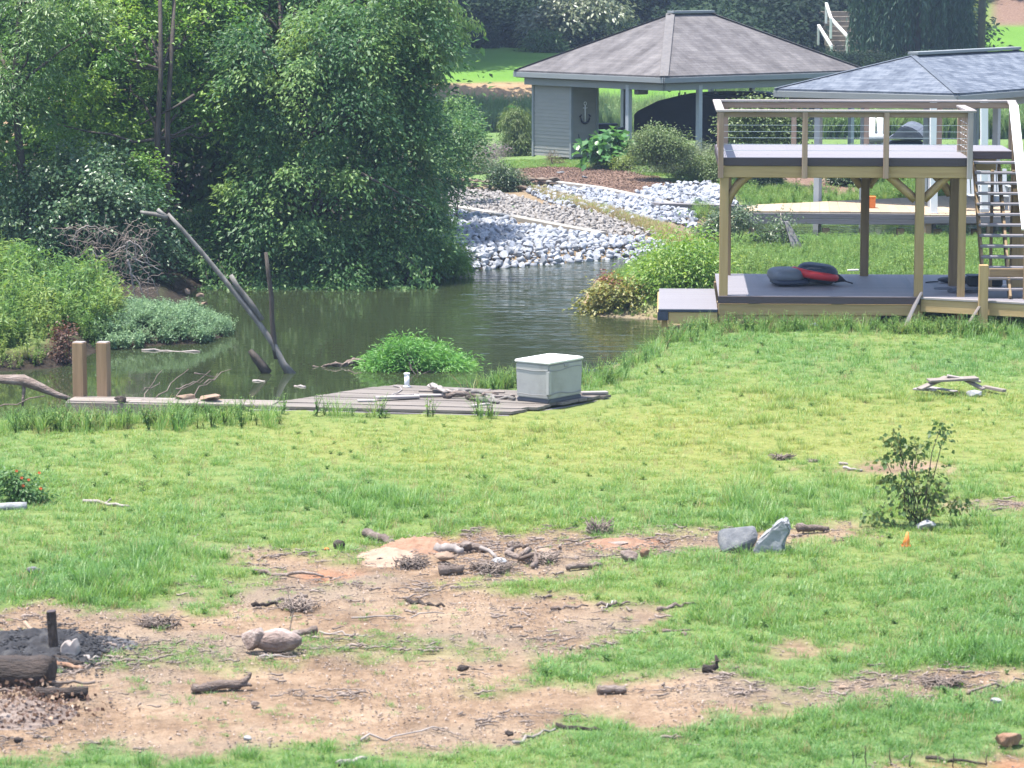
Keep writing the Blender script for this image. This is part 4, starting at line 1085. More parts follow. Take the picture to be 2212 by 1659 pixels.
    # short post and two leaning boards at the front
    p = at(2124, 650, Y0 - .62)
    beam('newel_post', (p[0], p[1], 0.0), (p[0], p[1], zl + .60), 0.15, 0.15, W_, t, up=(0, 1, 0))
    for (va, vb, lab, mt) in (((1988, 634), (1952, 712), 'dark grey board leaning against the front of the boat deck', 'pierside'), ((2122, 652), (2086, 708), 'pale grey board leaning against the deck near the short post', 'greywood')):
        pa = at(*va, Y0 - .15 if va[0] < 2000 else Y0 - .75); pb = at(*vb, Y0 - .5 if va[0] < 2000 else Y0 - 1.1)
        tt = thing('leaning_board', lab, 'board', pb, 'boards leaning on the deck')
        beam('board', pa, pb, 0.16, 0.035, M[mt], tt, up=(1, 0.3, 0))
    # low side platform over the water
    x0, x1, zs = X(1424), X(1551), 0.27
    t2 = thing('step_platform', 'small low grey platform attached left of the boat deck over the water', 'platform', (x0, Y0, 0))
    for k in range(22):
        y = Y0 - .05 + (k + .5) * 3.3 / 22
        beam('deck_board', (x0, y, zs - .0125), (x1, y, zs - .0125), 3.3 / 22 - .004, 0.025, C_, t2, bev=0)
    beam('fascia_board', (x0 - .01, Y0 - .065, zs - .025), (x1, Y0 - .065, zs - .025), 0.03, 0.05, M['navy'], t2)
    beam('corner_block', (x0 - .02, Y0 - .06, zs - .12), (x0 + .16, Y0 - .06, zs - .12), 0.04, 0.14, M['navy'], t2)
    beam('rim_beam', (x0 + .16, Y0 - .03, zs - .15), (x1, Y0 - .03, zs - .15), 0.05, 0.19, W_, t2)
    beam('rim_beam', (x0, Y0 - .0, zs - .15), (x0, Y0 + 3.2, zs - .15), 0.05, 0.19, W_, t2)
    beam('leg', (x0 + .10, Y0 + .1, -0.9), (x0 + .10, Y0 + .1, zs - .03), 0.10, 0.10, W_, t2, up=(0, 1, 0))
    beam('leg', (x0 + .10, Y0 + 3, -0.9), (x0 + .10, Y0 + 3, zs - .03), 0.10, 0.10, W_, t2, up=(0, 1, 0))

def turn_deck():
    # the deck stands turned a few degrees, its right end nearer
    a = bpy.data.objects['boat_deck']; b = bpy.data.objects['step_platform']
    R_ = Matrix.Rotation(math.radians(-2.8), 4, 'Z'); T_ = WM['boat_deck']
    for o in (a, b): o.matrix_basis = T_ @ R_ @ T_.inverted() @ WM[o.name]

def pillow_mesh(name, c, sx, sy, sz, mat, rz=0, seed=0, nu=24, nv=12, squash=0.6):
    """rounded cushion shape resting on its base"""
    r = np.random.default_rng(seed)
    u = np.linspace(0, 2 * math.pi, nu, endpoint=False); v = np.linspace(-math.pi / 2, math.pi / 2, nv)
    sg = lambda a, p: np.sign(a) * np.abs(a) ** p
    Vs = []
    for b in v:
        for a in u:
            x = sg(math.cos(b), squash) * sg(math.cos(a), 0.7); y = sg(math.cos(b), squash) * sg(math.sin(a), 0.7); z = sg(math.sin(b), 0.9)
            k = 1 + 0.05 * math.sin(3 * a + seed) * math.cos(b)
            Vs.append((x * sx * k, y * sy * k, z * sz))
    Vs = np.array(Vs)
    c_, s_ = math.cos(rz), math.sin(rz)
    Vs = np.stack([Vs[:, 0] * c_ - Vs[:, 1] * s_, Vs[:, 0] * s_ + Vs[:, 1] * c_, Vs[:, 2] + sz], 1) + np.array(c)
    i0 = np.arange(nv - 1)[:, None] * nu; j = np.arange(nu)[None]; k = (j + 1) % nu
    Q = np.stack([i0 + j, i0 + k, i0 + nu + k, i0 + nu + j], -1).reshape(-1, 4)
    return mesh_np(name, Vs, [Q], mat, None, True)
def build_deck_clutter():
    zl = 0.49
    a = gp(1704, 622, zl + .0); a[1] += 0.55
    t = thing('tow_tube', 'deflated grey water tube lying flat on the lower deck', 'water tube', a)
    link('top', pillow_mesh('top', a + [0, 0, .05], 0.31, 0.42, 0.125, M['greyfab'], 0.1, 1, squash=0.45), t)
    link('underside', pillow_mesh('underside', a + [0.04, -0.06, 0], 0.33, 0.40, 0.07, M['navy'], 0.1, 2), t)
    b = gp(1768, 620, zl); b[1] += 0.5
    t = thing('tow_tube', 'dark navy water tube with a red band, leaning on the grey tube', 'water tube', b)
    J = pillow_mesh('body', np.array(b) + [0, 0, .03], 0.36, 0.40, 0.165, M['navy'], -0.12, 3, squash=0.45)
    me = J; me.transform(Matrix.Translation(Vector(b)) @ Matrix.Rotation(0.12, 4, 'Y') @ Matrix.Translation(-Vector(b)))
    link('body', me, t)
    # red band round the side facing the camera
    pth = np.array([b + np.array([-0.385 * math.cos(q) * (1 if True else 1), -0.43 * math.sin(q), 0.245 - 0.12 * (1 - math.cos(q)) * 0.5]) for q in np.linspace(0.15, 2.55, 14)])
    V, Q, T = tube(pth, np.linspace(0.078, 0.066, 14), 8, 0.0, True, 1.0)
    link('band', Join().add(V, Q, T).mesh('band', M['red'], True), t)
    link('nose', Join().add(*tube(np.array([b + [0.33, -.15, .12], b + [0.42, -.17, .10], b + [0.50, -.18, .07]]), [0.09, 0.05, 0.012], 8)).mesh('nose', M['black']), t)
    link('tow_strap', Join().add(*tube(np.array([b + [0.48, -.18, .07], b + [0.56, -.2, .05], b + [0.62, -.2, .03]]), 0.012, 5)).mesh('tow_strap', M['black']), t)
    # dark gear by the stairs
    c = gp(2052, 612, zl)
    t = thing('gear_bag', 'long dark bag lying at the foot of the stairs', 'bag', c)
    link('body', pillow_mesh('body', c + [0.15, .1, 0], 0.34, 0.12, 0.055, M['navy'], 0.05, 5), t)
    link('strap', Join().add(*tube(np.array([c + [-.2, .0, .03], c + [-.35, .02, .02], c + [-.42, .04, .01]]), 0.012, 5)).mesh('strap', M['black']), t)
    c = gp(2085, 632, zl)
    t = thing('rope_pile', 'tangle of dark rope and gear on the deck beside the short post', 'rope', c)
    J = Join()
    for k in range(9):
        q = np.linspace(0, 6.283 * 1.2, 16) + k
        rr = 0.10 + 0.12 * RG.random()
        J.add(*tube(np.stack([c[0] + 0.18 * RG.normal() * .8 + np.cos(q) * rr, c[1] + np.sin(q) * rr * .6, np.full(16, zl + .02 + .012 * k * .6)], 1), 0.014, 5))
    link('coils', J.mesh('coils', M['boatgrey']), t)
    # dark boxes under the stairs
    for vx, vy, lab in ((2098, 596, 'black tub under the stairs on the left'), (2132, 596, 'black tub under the stairs beside the blue item')):
        c = gp(vx, vy + 14, zl); c[1] = 53.6; c[2] = zl
        tt = thing('storage_tub', lab, 'tub', c, 'tubs under the stairs')
        beam('tub_body', c + [-.16, 0, .09], c + [.16, 0, .09], 0.30, 0.18, M['black'], tt, bev=0.03)
        beam('tub_rim', c + [-.17, 0, .185], c + [.17, 0, .185], 0.32, 0.02, M['navy'], tt, bev=0.005)
    # pale lath on the back edge
    c0, c1 = gp(1832, 584.5, zl), gp(1851, 584.5, zl)
    tt = thing('lath', 'pale short lath lying on the back edge of the lower deck', 'lath', c0)
    beam('strip', c0 + [-.02, -.1, .015], c1 + [.02, -.1, .02], 0.06, 0.03, M['whitepaint'], tt)
    p = gp(1760, 703, 0.02)
    me = hull(14, .1, .08, .06, 77, M['greyfab'], 'stone', True)
    tag(link('stone', me, None, Matrix.Translation(Vector(p))), 'small round bluish stone in the grass in front of the boat deck', 'stone')
# ------------------------------------------------------------------ rock beds on the far shore
def hp(pts): return [hit(*p, 55, 130, 1500) for p in pts]
def rock_bed(name, label, pix, mat, size, n, seed, squash=0.75):
    P3 = np.array(hp(pix)); poly = [tuple(p[:2]) for p in P3]
    x0, y0 = P3[:, 0].min(), P3[:, 1].min(); x1, y1 = P3[:, 0].max(), P3[:, 1].max()
    area = 0.5 * abs(sum(poly[i][0] * poly[(i + 1) % len(poly)][1] - poly[(i + 1) % len(poly)][0] * poly[i][1] for i in range(len(poly))))
    # bed sheet under the stones, a little above the soil
    root = bpy.data.objects.new(name, None); COL.objects.link(root); setw(root, Matrix.Translation(Vector(P3.mean(0))))
    tag(root, label, None, None, 'structure')
    kinds = [hull(16, 1, 0.85, squash, seed * 10 + s, M[mat], 'stone') for s in range(8)]
    X, Y = rand_pts(x0, x1, y0, y1, 30000)
    k = sdf(poly, X, Y) > -0.05; X, Y = X[k], Y[k]
    sz = size * (0.45 + 0.95 * RG.random(len(X)) ** 2.0)
    # keep stones from sitting inside each other: greedy on a coarse grid, big ones first
    o = np.argsort(-sz[:n * 3]); keep = []; grid = {}
    cs = size * 1.0
    for i in o:
        gx, gy = int(X[i] // cs), int(Y[i] // cs); ok = True
        for ax in (-1, 0, 1):
            for ay in (-1, 0, 1):
                for j in grid.get((gx + ax, gy + ay), ()):
                    if (X[i] - X[j]) ** 2 + (Y[i] - Y[j]) ** 2 < (0.62 * (sz[i] + sz[j])) ** 2: ok = False; break
        if ok: grid.setdefault((gx, gy), []).append(i); keep.append(i)
        if len(keep) >= n: break
    keep = np.array(keep)
    X, Y, sz = X[keep], Y[keep], sz[keep]
    Z = H(X, Y) + sz * 0.28 + RG.random(len(X)) * sz * 0.35
    vis = np.argsort(-sz * F / Y)
    J = Join()
    from mathutils import Euler
    for r_, i in enumerate(vis):
        e = Euler((RG.normal() * .5, RG.normal() * .5, RG.random() * 6.28))
        Mx = Matrix.Translation((X[i], Y[i], Z[i])) @ e.to_matrix().to_4x4() @ Matrix.Scale(float(sz[i]), 4)
        if r_ < 296:
            link('stone', kinds[r_ % 8], root, Mx)
        else:
            me = kinds[r_ % 8]
            V = np.array([Mx @ v.co for v in me.vertices]); T = np.array([p.vertices[:] for p in me.polygons if len(p.vertices) == 3])
            J.add(V, None, T)
    # small chips filling the gaps
    xs, ys = rand_pts(x0, x1, y0, y1, int(40000)); k = sdf(poly, xs, ys) > 0; xs, ys = xs[k][:2600], ys[k][:2600]
    zs = H(xs, ys)
    for q in range(len(xs)):
        me = kinds[q % 8]; s_ = size * (0.22 + 0.25 * RG.random())
        Mx = Matrix.Translation((xs[q], ys[q], zs[q] + s_ * .3)) @ Matrix.Rotation(RG.random() * 6.28, 4, 'Z') @ Matrix.Scale(float(s_), 4)
        V = np.array([Mx @ v.co for v in me.vertices]); T = np.array([p.vertices[:] for p in me.polygons if len(p.vertices) == 3])
        J.add(V, None, T)
    tag(link('small_stones', J.mesh('small_stones', M[mat]), root), kind='stuff')
def curb(name, label, pix, wd, hh, mat):
    P3 = [np.array(p) for p in hp(pix)]
    t = thing(name, label, 'kerb', P3[0])
    for a, b in zip(P3[:-1], P3[1:]):
        beam('segment', a + [0, 0, hh * .25], b + [0, 0, hh * .25], wd, hh, M[mat], t)
def build_rocks():
    rock_bed('riprap_bed', 'bed of large pale grey riprap running down to the water', [(930, 470), (965, 458), (1100, 484), (1240, 508), (1310, 516), (1400, 522), (1450, 532), (1432, 549), (1330, 559), (1200, 571), (1020, 584), (975, 560), (930, 520)], 'riprap', 0.100, 2000, 1)
    rock_bed('gravel_bed', 'middle bed of smaller tan grey stones between two kerbs', [(880, 420), (960, 412), (1060, 416), (1150, 438), (1300, 466), (1400, 490), (1450, 512), (1440, 522), (1310, 508), (1240, 500), (1100, 476), (960, 448), (880, 440)], 'gravel', 0.070, 2200, 2)
    rock_bed('riprap_bed', 'bed of pale blue-grey riprap below the mulch, in front of the long kerb', [(1140, 416), (1190, 405), (1300, 416), (1400, 436), (1470, 458), (1500, 474), (1490, 494), (1380, 484), (1300, 464), (1190, 440)], 'riprap', 0.098, 900, 3)
    rock_bed('riprap_bed', 'bed of pale riprap at the end of the mulch near the boat deck', [(1370, 424), (1430, 404), (1530, 398), (1580, 424), (1588, 452), (1540, 456), (1440, 436)], 'riprap', 0.098, 600, 4)
    curb('concrete_kerb', 'pale concrete kerb between the front riprap and the tan stones', [(920, 440), (965, 450), (1120, 478), (1300, 512)], 0.26, 0.15, 'concrete')
    curb('concrete_kerb', 'pale kerb between the brown mulch and the upper riprap', [(1186, 398), (1290, 411), (1400, 434), (1470, 452)], 0.26, 0.14, 'concrete')
    curb('timber_kerb', 'grey thick timber end of the kerb beside the pier', [(1415, 452), (1560, 456), (1640, 459)], 0.5, 0.22, 'pierside')
    # stacked stone wall
    a, b = hit(925, 412, 55, 120), hit(1128, 414, 55, 120)
    t = thing('stone_wall', 'low wall of stacked brown stones behind the tan stone bed', 'wall', a)
    L = np.linalg.norm(b - a); d = (b - a) / L; ang = math.atan2(d[1], d[0])
    z0 = min(a[2], b[2]) - .05
    for row in range(4):
        s = -0.1 * (row % 2)
        while s < L * (1 if row < 3 else .8):
            ln = 0.22 + 0.28 * RG.random(); hh = 0.115
            me = hull(18, ln * .56, 0.16, hh * .62, 400 + int(RG.random() * 12), M['wallstone'], 'stone', False)
            p = a + d * (s + ln / 2); p[2] = z0 + .06 + row * .11
            link('stone', me, t, Matrix.Translation(Vector(p)) @ Matrix.Rotation(ang + RG.normal() * .05, 4, 'Z'))
            s += ln
    c = hit(1158, 410, 55, 120)
    t = thing('stone_wall', 'short end of brown stacked stones right of the grey-green bush', 'wall', c)
    for row in range(3):
        for k in range(3):
            me = hull(16, .22, .16, .08, 420 + row * 3 + k, M['wallstone'], 'stone', False)
            link('stone', me, t, Matrix.Translation(Vector(c + [-.3 + .34 * k + .05 * row, 0.05 * k, .05 + .11 * row])))
    # odd stones in the mulch
    for k, (vx, vy) in enumerate(((1262, 385), (1362, 366), (1210, 374))):
        p = hit(vx, vy, 55, 120)
        tag(link('stone', hull(12, .14, .1, .08, 440 + k, M['darkrock'], 'stone'), None, Matrix.Translation(Vector(p))), ['dark stone in the middle of the mulch bed', 'dark stone at the back of the mulch bed by the low shrubs', 'small dark stone in the mulch near its left end'][k], 'stone', 'stones in the mulch')

# ------------------------------------------------------------------ boathouses
def roof_face(pts, mat, name, thick=0.05):
    """sloping face with uv in metres: x along the eave, y up the slope"""
    P = [np.array(p, float) for p in pts]
    ex = P[1] - P[0]; ex /= np.linalg.norm(ex)
    nrm = np.cross(ex, P[2] - P[0]); nrm /= np.linalg.norm(nrm)
    if nrm[2] < 0: nrm = -nrm
    ey = np.cross(nrm, ex)
    n = len(P)
    V = P + [p - np.array([0, 0, thick]) for p in P]
    fs = [tuple(range(n)), tuple(range(n, 2 * n))[::-1]] + [(i, n + i, n + (i + 1) % n, (i + 1) % n) for i in range(n)]
    me = bpy.data.meshes.new(name); me.from_pydata([tuple(v) for v in V], [], fs)
    uv = me.uv_layers.new(name='uv')
    for l in me.loops:
        q = V[l.vertex_index] - P[0]; uv.data[l.index].uv = (q @ ex, q @ ey)
    bm = bmesh.new(); bm.from_mesh(me); bmesh.ops.recalc_face_normals(bm, faces=bm.faces[:]); bm.to_mesh(me); bm.free()
    me.materials.append(mat); return me
def hip_roof(t, N, uL, uR, w_, l_, ze, rise, mat, trim, capw=0.14, cap=None):
    up = np.array([0, 0, 1.0])
    c = lambda a, b, z: np.array([*(N + uL * a + uR * b), z])
    e = [c(0, 0, ze), c(w_, 0, ze), c(w_, l_, ze), c(0, l_, ze)]
    r0, r1 = c(w_ / 2, w_ / 2, ze + rise), c(w_ / 2, l_ - w_ / 2, ze + rise)
    r = thing('roof', None, None, (e[0] + e[2]) / 2); r.parent = t; r.matrix_basis = WM[t.name].inverted() @ WM[r.name]
    for pts in ([e[0], e[1], r0], [e[0], e[3], r1, r0], [e[1], e[2], r1, r0], [e[2], e[3], r1]):
        link('shingle_slope', roof_face(pts, mat, 'shingle_slope'), r)
    for a, b in ((e[0], r0), (e[1], r0), (e[2], r1), (e[3], r1)):
        beam('hip_cap', a + up * .008, b + up * .008, capw, 0.006, cap, r)
    beam('ridge_vent', r0 + up * .05, r1 + up * .05, 0.28, 0.07, trim, r)
    for i in range(4):
        a, b = e[i], e[(i + 1) % 4]
        o = np.cross((b - a) / np.linalg.norm(b - a), up) * 0.016
        beam('fascia', a - up * .125 - o, b - up * .125 - o, 0.03, 0.15, trim, r)
    return r, e
def build_boathouse():
    N = np.array([4.30, 89.0]); uL = np.array([-.643, .766]); uR = np.array([.766, .643])
    z0, ze = 0.27, 2.80
    t = thing('boathouse', 'grey boathouse with a brown hipped shingle roof on posts and a small sided room', 'boathouse', (*(N + uL * 3.2 + uR * 4), z0))
    W_, L_ = 6.6, 8.3
    r, e = hip_roof(t, N, uL, uR, W_, L_, ze, 1.68, M['roof1'], M['trim'], 0.26, M['hipcap'])
    P = lambda a, b, z: np.array([*(N + uL * a + uR * b), z])
    # soffit and beams
    sf = [P(.05, .05, ze - .2), P(W_ - .05, .05, ze - .2), P(W_ - .05, L_ - .05, ze - .2), P(.05, L_ - .05, ze - .2)]
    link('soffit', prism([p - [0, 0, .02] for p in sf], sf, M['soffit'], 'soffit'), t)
    for a, b in (((.25, .25), (W_ - .25, .25)), ((.25, .25), (.25, L_ - .25)), ((W_ - .25, .25), (W_ - .25, L_ - .25)), ((.25, L_ - .25), (W_ - .25, L_ - .25))):
        beam('eave_beam', P(*a, ze - .33), P(*b, ze - .33), 0.12, 0.2, M['trim'], t)
    for a, b in ((1.75, .25), (.25, 1.62), (.25, 5.4), (W_ - .25, 4.2), (W_ - .25, 7.9), (.25, 7.9), (4.5, 7.9)):
        q = P(a, b, 0)
        beam('post', (q[0], q[1], -0.6), (q[0], q[1], ze - .3), 0.14, 0.14, M['postgrey'], t, up=(uL[0], uL[1], 0))
    # sided room in the left corner: lap boards one by one
    a1, a0, b0, b1 = W_ - .42, W_ - .42 - 1.72, .42, 1.42
    nb = 22; hb = (ze - .2 - z0) / nb
    room = thing('room', None, None, P(a0, b0, z0)); room.parent = t; room.matrix_basis = WM[t.name].inverted() @ WM[room.name]
    for k in range(nb):
        zb = z0 + hb * (k + .5)
        for (p, q, out) in ((P(a0, b0, zb), P(a1, b0, zb), -uR), (P(a0, b0, zb), P(a0, b1, zb), -uL), (P(a1, b0, zb), P(a1, b1 + .8, zb), uL)):
            o = np.array([*out, 0])
            x = (q - p) / np.linalg.norm(q - p)
            upv = np.array([0, 0, 1.0]) + o * -0.11
            beam('siding_board', p + x * .03 + o * .004, q - x * .03 + o * .004, 0.018, hb * 1.04, M['siding'], room, up=upv, bev=0.0)
    for a, b in ((a0, b0), (a1, b0), (a0, b1)):
        q = P(a, b, 0); beam('corner_board', (q[0], q[1], z0 - .05), (q[0], q[1], ze - .2), 0.09, 0.09, M['trim'], room, up=(uL[0], uL[1], 0))
    # anchor ornament on the right hand wall
    o = np.array([*(-uL), 0]); c = P(a0, (b0 + b1) / 2, 1.45) + o * .05; xR = np.array([*uR, 0]); up = np.array([0, 0, 1.0])
    an = thing('anchor', 'dark anchor ornament with a pale shank hanging on the sided room wall', 'ornament', c)
    link('shank', Join().add(*tube([c + up * -.14, c + up * .34], 0.02, 6)).add(*tube(np.array([c + up * .40 + (xR * math.cos(q) + up * math.sin(q)) * .05 for q in np.linspace(0, 6.28, 12)]), .012, 5)).add(*tube([c + up * .27 - xR * .08, c + up * .27 + xR * .08], .014, 5)).mesh('shank', M['whitepaint']), an)
    arc = np.array([c + xR * (.17 * math.sin(q)) + up * (-.02 - .16 * math.cos(q)) for q in np.linspace(-1.75, 1.75, 15)])
    link('arms', Join().add(*tube(arc, np.interp(np.arange(15), [0, 7, 14], [.018, .04, .018]), 6)).add(*tube([arc[0] - xR * .05, arc[0] + up * .06 + xR * .03], .02, 5)).add(*tube([arc[-1] + xR * .05, arc[-1] + up * .06 - xR * .03], .02, 5)).mesh('arms', M['black']), an)
    pth = np.array([P(a0, b0 + .25 + .45 * s, 0.95 - 0.62 * math.sin(s * 3.14)) + o * .04 for s in np.linspace(0, 1, 14)])
    solo('hose', Join().add(*tube(pth, .014, 5)).mesh('hose', M['black']), 'dark hose hanging in a loop on the sided room wall', 'hose', pth[0])
    q = P(a0 - .1, b1 + .05, ze - .36)
    l = thing('flood_light', 'small dark flood light under the eave at the corner of the sided room', 'light', q)
    beam('bracket', q + up * .1, q, .05, .05, M['black'], l); beam('lamp_head', q + xR * -.05 - up * .03, q + xR * .08 - up * .06, .10, .10, M['black'], l, bev=.02)
    q = P(1.55, .25, ze - .5) + xR * .3
    l = thing('speaker', 'dark box speaker fixed under the eave beside the first boathouse post', 'speaker', q)
    beam('cabinet', q - xR * .2, q + xR * .2, .2, .16, M['soffit'], l, bev=.02); beam('bracket', q + up * .08, q + up * .2, .04, .04, M['black'], l)
    # hanging hooks
    for k, (a, b) in enumerate(((.4, 1.0), (.6, 2.6), (3., 3.))):
        q = P(a, b, ze - .2)
        solo('hanging_hook', Join().add(*tube([q, q - up * .32], .01, 4)).add(*tube(np.array([q - up * (.36 + .05 * math.sin(s)) + xR * .06 * math.cos(s) for s in np.linspace(0, 5, 9)]), .015, 5)).mesh('hanging_hook', M['black']),
             ['dark hook hanging from the boathouse eave left of the middle post', 'dark hook hanging from the boathouse eave right of the middle post', 'dark hook hanging deep inside the boathouse'][k], 'hook', q, 'hooks in the boathouse')
    # covered boat on the lift
    Yb = 95.5
    ctr = at(1490, 300, Yb)
    b = thing('covered_boat', 'large boat under a black cover inside the boathouse', 'boat', (ctr[0], Yb, .2))
    prof = [(1369, 303), (1369, 248), (1376, 240), (1420, 218), (1468, 206), (1520, 204), (1600, 205), (1680, 210), (1712, 240), (1712, 306)]
    fr = [at(vx, vy, Yb) for vx, vy in prof]; bk = [p + np.array([.9, 2.2, 0.02]) for p in fr]
    mid = [p + np.array([.4, 1.0, 0.03 if 0 < i < len(prof) - 1 else 0]) for i, p in enumerate(fr)]
    n = len(prof)
    V = fr + mid + bk
    fs = [tuple(range(n)), tuple(range(2 * n, 3 * n))[::-1]]
    for s in range(2):
        fs += [(s * n + i, (s + 1) * n + i, (s + 1) * n + (i + 1) % n, s * n + (i + 1) % n) for i in range(n)]
    me = bpy.data.meshes.new('cover'); me.from_pydata([tuple(v) for v in V], [], fs); me.materials.append(M['black'])
    bm = bmesh.new(); bm.from_mesh(me); bmesh.ops.recalc_face_normals(bm, faces=bm.faces[:]); bmesh.ops.bevel(bm, geom=bm.edges[:], offset=.02, segments=1, affect='EDGES'); bm.to_mesh(me); bm.free()
    link('cover', me, b)
    for vx, vy in ((1467, 205), (1480, 204), (1545, 203)):
        p = at(vx, vy, Yb + .3); beam('support_knob', p - up * .05, p + up * .07, .06, .06, M['whitepaint'], b)
    # small watercraft with a white seat cover left of the post
    w0 = at(1333, 296, 94.5)
    j = thing('water_scooter', 'small water scooter with a white cover beside the first boathouse post', 'watercraft', (w0[0], w0[1], .1))
    link('hull', pillow_mesh('hull', w0 + [0, 0, -.30], .62, .35, .16, M['navy'], .1, 8), j)
    link('seat_cover', pillow_mesh('seat_cover', w0 + [-.02, 0, -.05], .27, .22, .09, M['whitepaint'], .1, 9), j)
    link('handlebar_cover', pillow_mesh('handlebar_cover', w0 + [.18, 0, .10], .20, .18, .10, M['boatgrey'], .1, 10), j)
    q = hit(1292, 336, 60, 120)
    tb = thing('storage_tub', 'dark blue tub against the sided room behind the big-leaved plant', 'tub', q)
    beam('tub_body', q + [-.5, .35, .45], q + [.55, .35, .45], .5, .9, M['navy'], tb, bev=.05)
    beam('tub_rim', q + [-.55, .35, .92], q + [.6, .35, .92], .56, .05, M['navy'], tb, bev=.01)

def build_second_boathouse():
    N = np.array([10.35, 73.0]); uL = np.array([-.82, .572]); uR = np.array([.572, .82])
    ze = 2.98
    t = thing('pier_shelter', 'open boat shelter with a blue-grey hipped shingle roof beside the pier', 'boathouse', (*(N + uL * 2.4 + uR * 4), .2))
    W_, L_ = 4.9, 10.6
    hip_roof(t, N, uL, uR, W_, L_, ze, .78, M['roof2'], M['trim'], 0.16, M['hipcap2'])
    P = lambda a, b, z: np.array([*(N + uL * a + uR * b), z])
    sf = [P(.05, .05, ze - .19), P(W_ - .05, .05, ze - .19), P(W_ - .05, L_ - .05, ze - .19), P(.05, L_ - .05, ze - .19)]
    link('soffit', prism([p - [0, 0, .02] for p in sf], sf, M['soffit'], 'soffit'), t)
    for a, b in (((.3, .3), (W_ - .3, .3)), ((.3, .3), (.3, L_ - .3)), ((W_ - .3, .3), (W_ - .3, L_ - .3)), ((.3, L_ - .3), (W_ - .3, L_ - .3))):
        beam('eave_beam', P(*a, ze - .3), P(*b, ze - .3), 0.1, 0.18, M['trim'], t)
    for a, b in ((3.84, .3), (.76, .3), (.3, 2.7), (.3, 6.2), (.3, 10.2), (W_ - .3, 4.0), (W_ - .3, 7.4), (W_ - .3, 10.2), (2.4, 10.2)):
        q = P(a, b, 0)
        beam('post', (q[0], q[1], -0.6), (q[0], q[1], ze - .25), 0.15, 0.15, M['postgrey'], t, up=(uL[0], uL[1], 0))
    # the pier it stands on
    F0, F1, B1, B0 = gp(1600, 464, .2), gp(2330, 478, .2), gp(2330, 428, .2), gp(1620, 452, .2)
    F0 = at(1596, 463, 72.4); F0[2] = .29; F1 = np.array([15.5, 71.6, .29]); B0 = np.array([5.6, 74.2, .29]); B1 = np.array([15.5, 80.0, .29])
    p = thing('pier', 'sunlit tan plank pier with grey side boards over the water', 'pier', F0)
    nb = 44
    for k in range(nb):
        a, b = (k + .01) / nb, (k + .99) / nb
        q = [F0 + (F1 - F0) * a, F0 + (F1 - F0) * b, B0 + (B1 - B0) * b, B0 + (B1 - B0) * a]
        dz = np.array([0, 0, .004 * RG.normal()])
        link('plank', prism([v - [0, 0, .04] for v in q], [v + dz for v in q], M['pierwood'], 'plank'), p)
    for dz, hh in ((-.10, .12), (-.225, .12)):
        beam('side_board', F0 + [0, -.03, dz], F1 + [0, -.03, dz], .05, hh, M['pierside'], p)
        beam('side_board', F0 + [-.03, 0, dz], B0 + [-.03, 0, dz], .05, hh, M['pierside'], p)
    for k in range(12):
        q = F0 + (F1 - F0) * (.03 + k / 12)
        beam('pile', (q[0], q[1] + .08, -1.0), (q[0], q[1] + .08, -.10), .17, .17, M['stairwood'], p, up=(0, 1, 0))
    # finger dock at the right
    d0 = at(1985, 447, 71.6); d0[2] = .33; 
    f = thing('finger_dock', 'low raised grey dock section on the near side of the pier', 'dock', d0)
    for k in range(16):
        q = np.array([d0[0] + .1 + .19 * k, 71.0, .30]); beam('plank', q, q + [0, 1.3, 0], .18, .04, M['pierwood'], f)
    beam('side_board', (d0[0], 70.98, .2), (d0[0] + 3.2, 70.98, .2), .05, .16, M['pierside'], f)
    for k in range(3): beam('leg', (d0[0] + .15 + 1.4 * k, 71.1, -1), (d0[0] + .15 + 1.4 * k, 71.1, .2), .14, .14, M['stairwood'], f, up=(0, 1, 0))
    # white posts nearer than the shelter
    for k, (vx, vt, vb, lab) in enumerate(((2017, 372, 466, 'white square post standing on the pier side, seen under the upper deck'), (2126, 380, 458, 'white post behind the stairs treads'))):
        a, b = at(vx, vb, 71.4), at(vx, 216, 71.4)
        tt = thing('white_post', lab, 'post', a, 'white posts by the pier')
        beam('shaft', a, b, .16, .16, M['whitepaint'], tt, up=(0, 1, 0)); beam('base_collar', a + [0, 0, .0], a + [0, 0, .08], .2, .2, M['postgrey'], tt, up=(0, 1, 0))
    c = at(1879, 452, 73.3); c[2] = .29
    bk = thing('orange_crate', 'small orange crate on the pier beside the shelter post', 'crate', c)
    beam('crate_body', c + [-.12, 0, .13], c + [.12, 0, .13], .25, .26, M['orange'], bk, bev=.02); beam('crate_rim', c + [-.13, 0, .265], c + [.13, 0, .265], .27, .02, M['orange'], bk, bev=0)
    # chair shapes on the pier behind the stairs
    for k, vx in enumerate((2105, 2150)):
        c = at(vx, 470, 72.4); c[2] = .29
        ch = thing('deck_chair', ['grey slatted deck chair on the pier, seen through the stairs, left one', 'grey slatted deck chair on the pier, seen through the stairs, right one'][k], 'chair', c, 'deck chairs on the pier')
        for i in range(5): beam('back_slat', c + [-.24 + .12 * i, .2, .35], c + [-.26 + .13 * i, .45, .95], .10, .02, M['postgrey'], ch, up=(0, 1, .4))
        for i in range(4): beam('seat_slat', c + [-.28, -.25 + .13 * i, .38], c + [.28, -.25 + .13 * i, .36], .11, .02, M['postgrey'], ch)
        for sx in (-.3, .3):
            beam('armrest', c + [sx, -.35, .58], c + [sx, .35, .58], .11, .02, M['postgrey'], ch)
            beam('leg', c + [sx, -.3, 0], c + [sx, -.3, .57], .08, .03, M['postgrey'], ch, up=(0, 1, 0)); beam('leg', c + [sx, .3, 0], c + [sx, .3, .57], .08, .03, M['postgrey'], ch, up=(0, 1, 0))
    # pontoon boat under a grey cover
    c = at(1955, 303, 86.0)
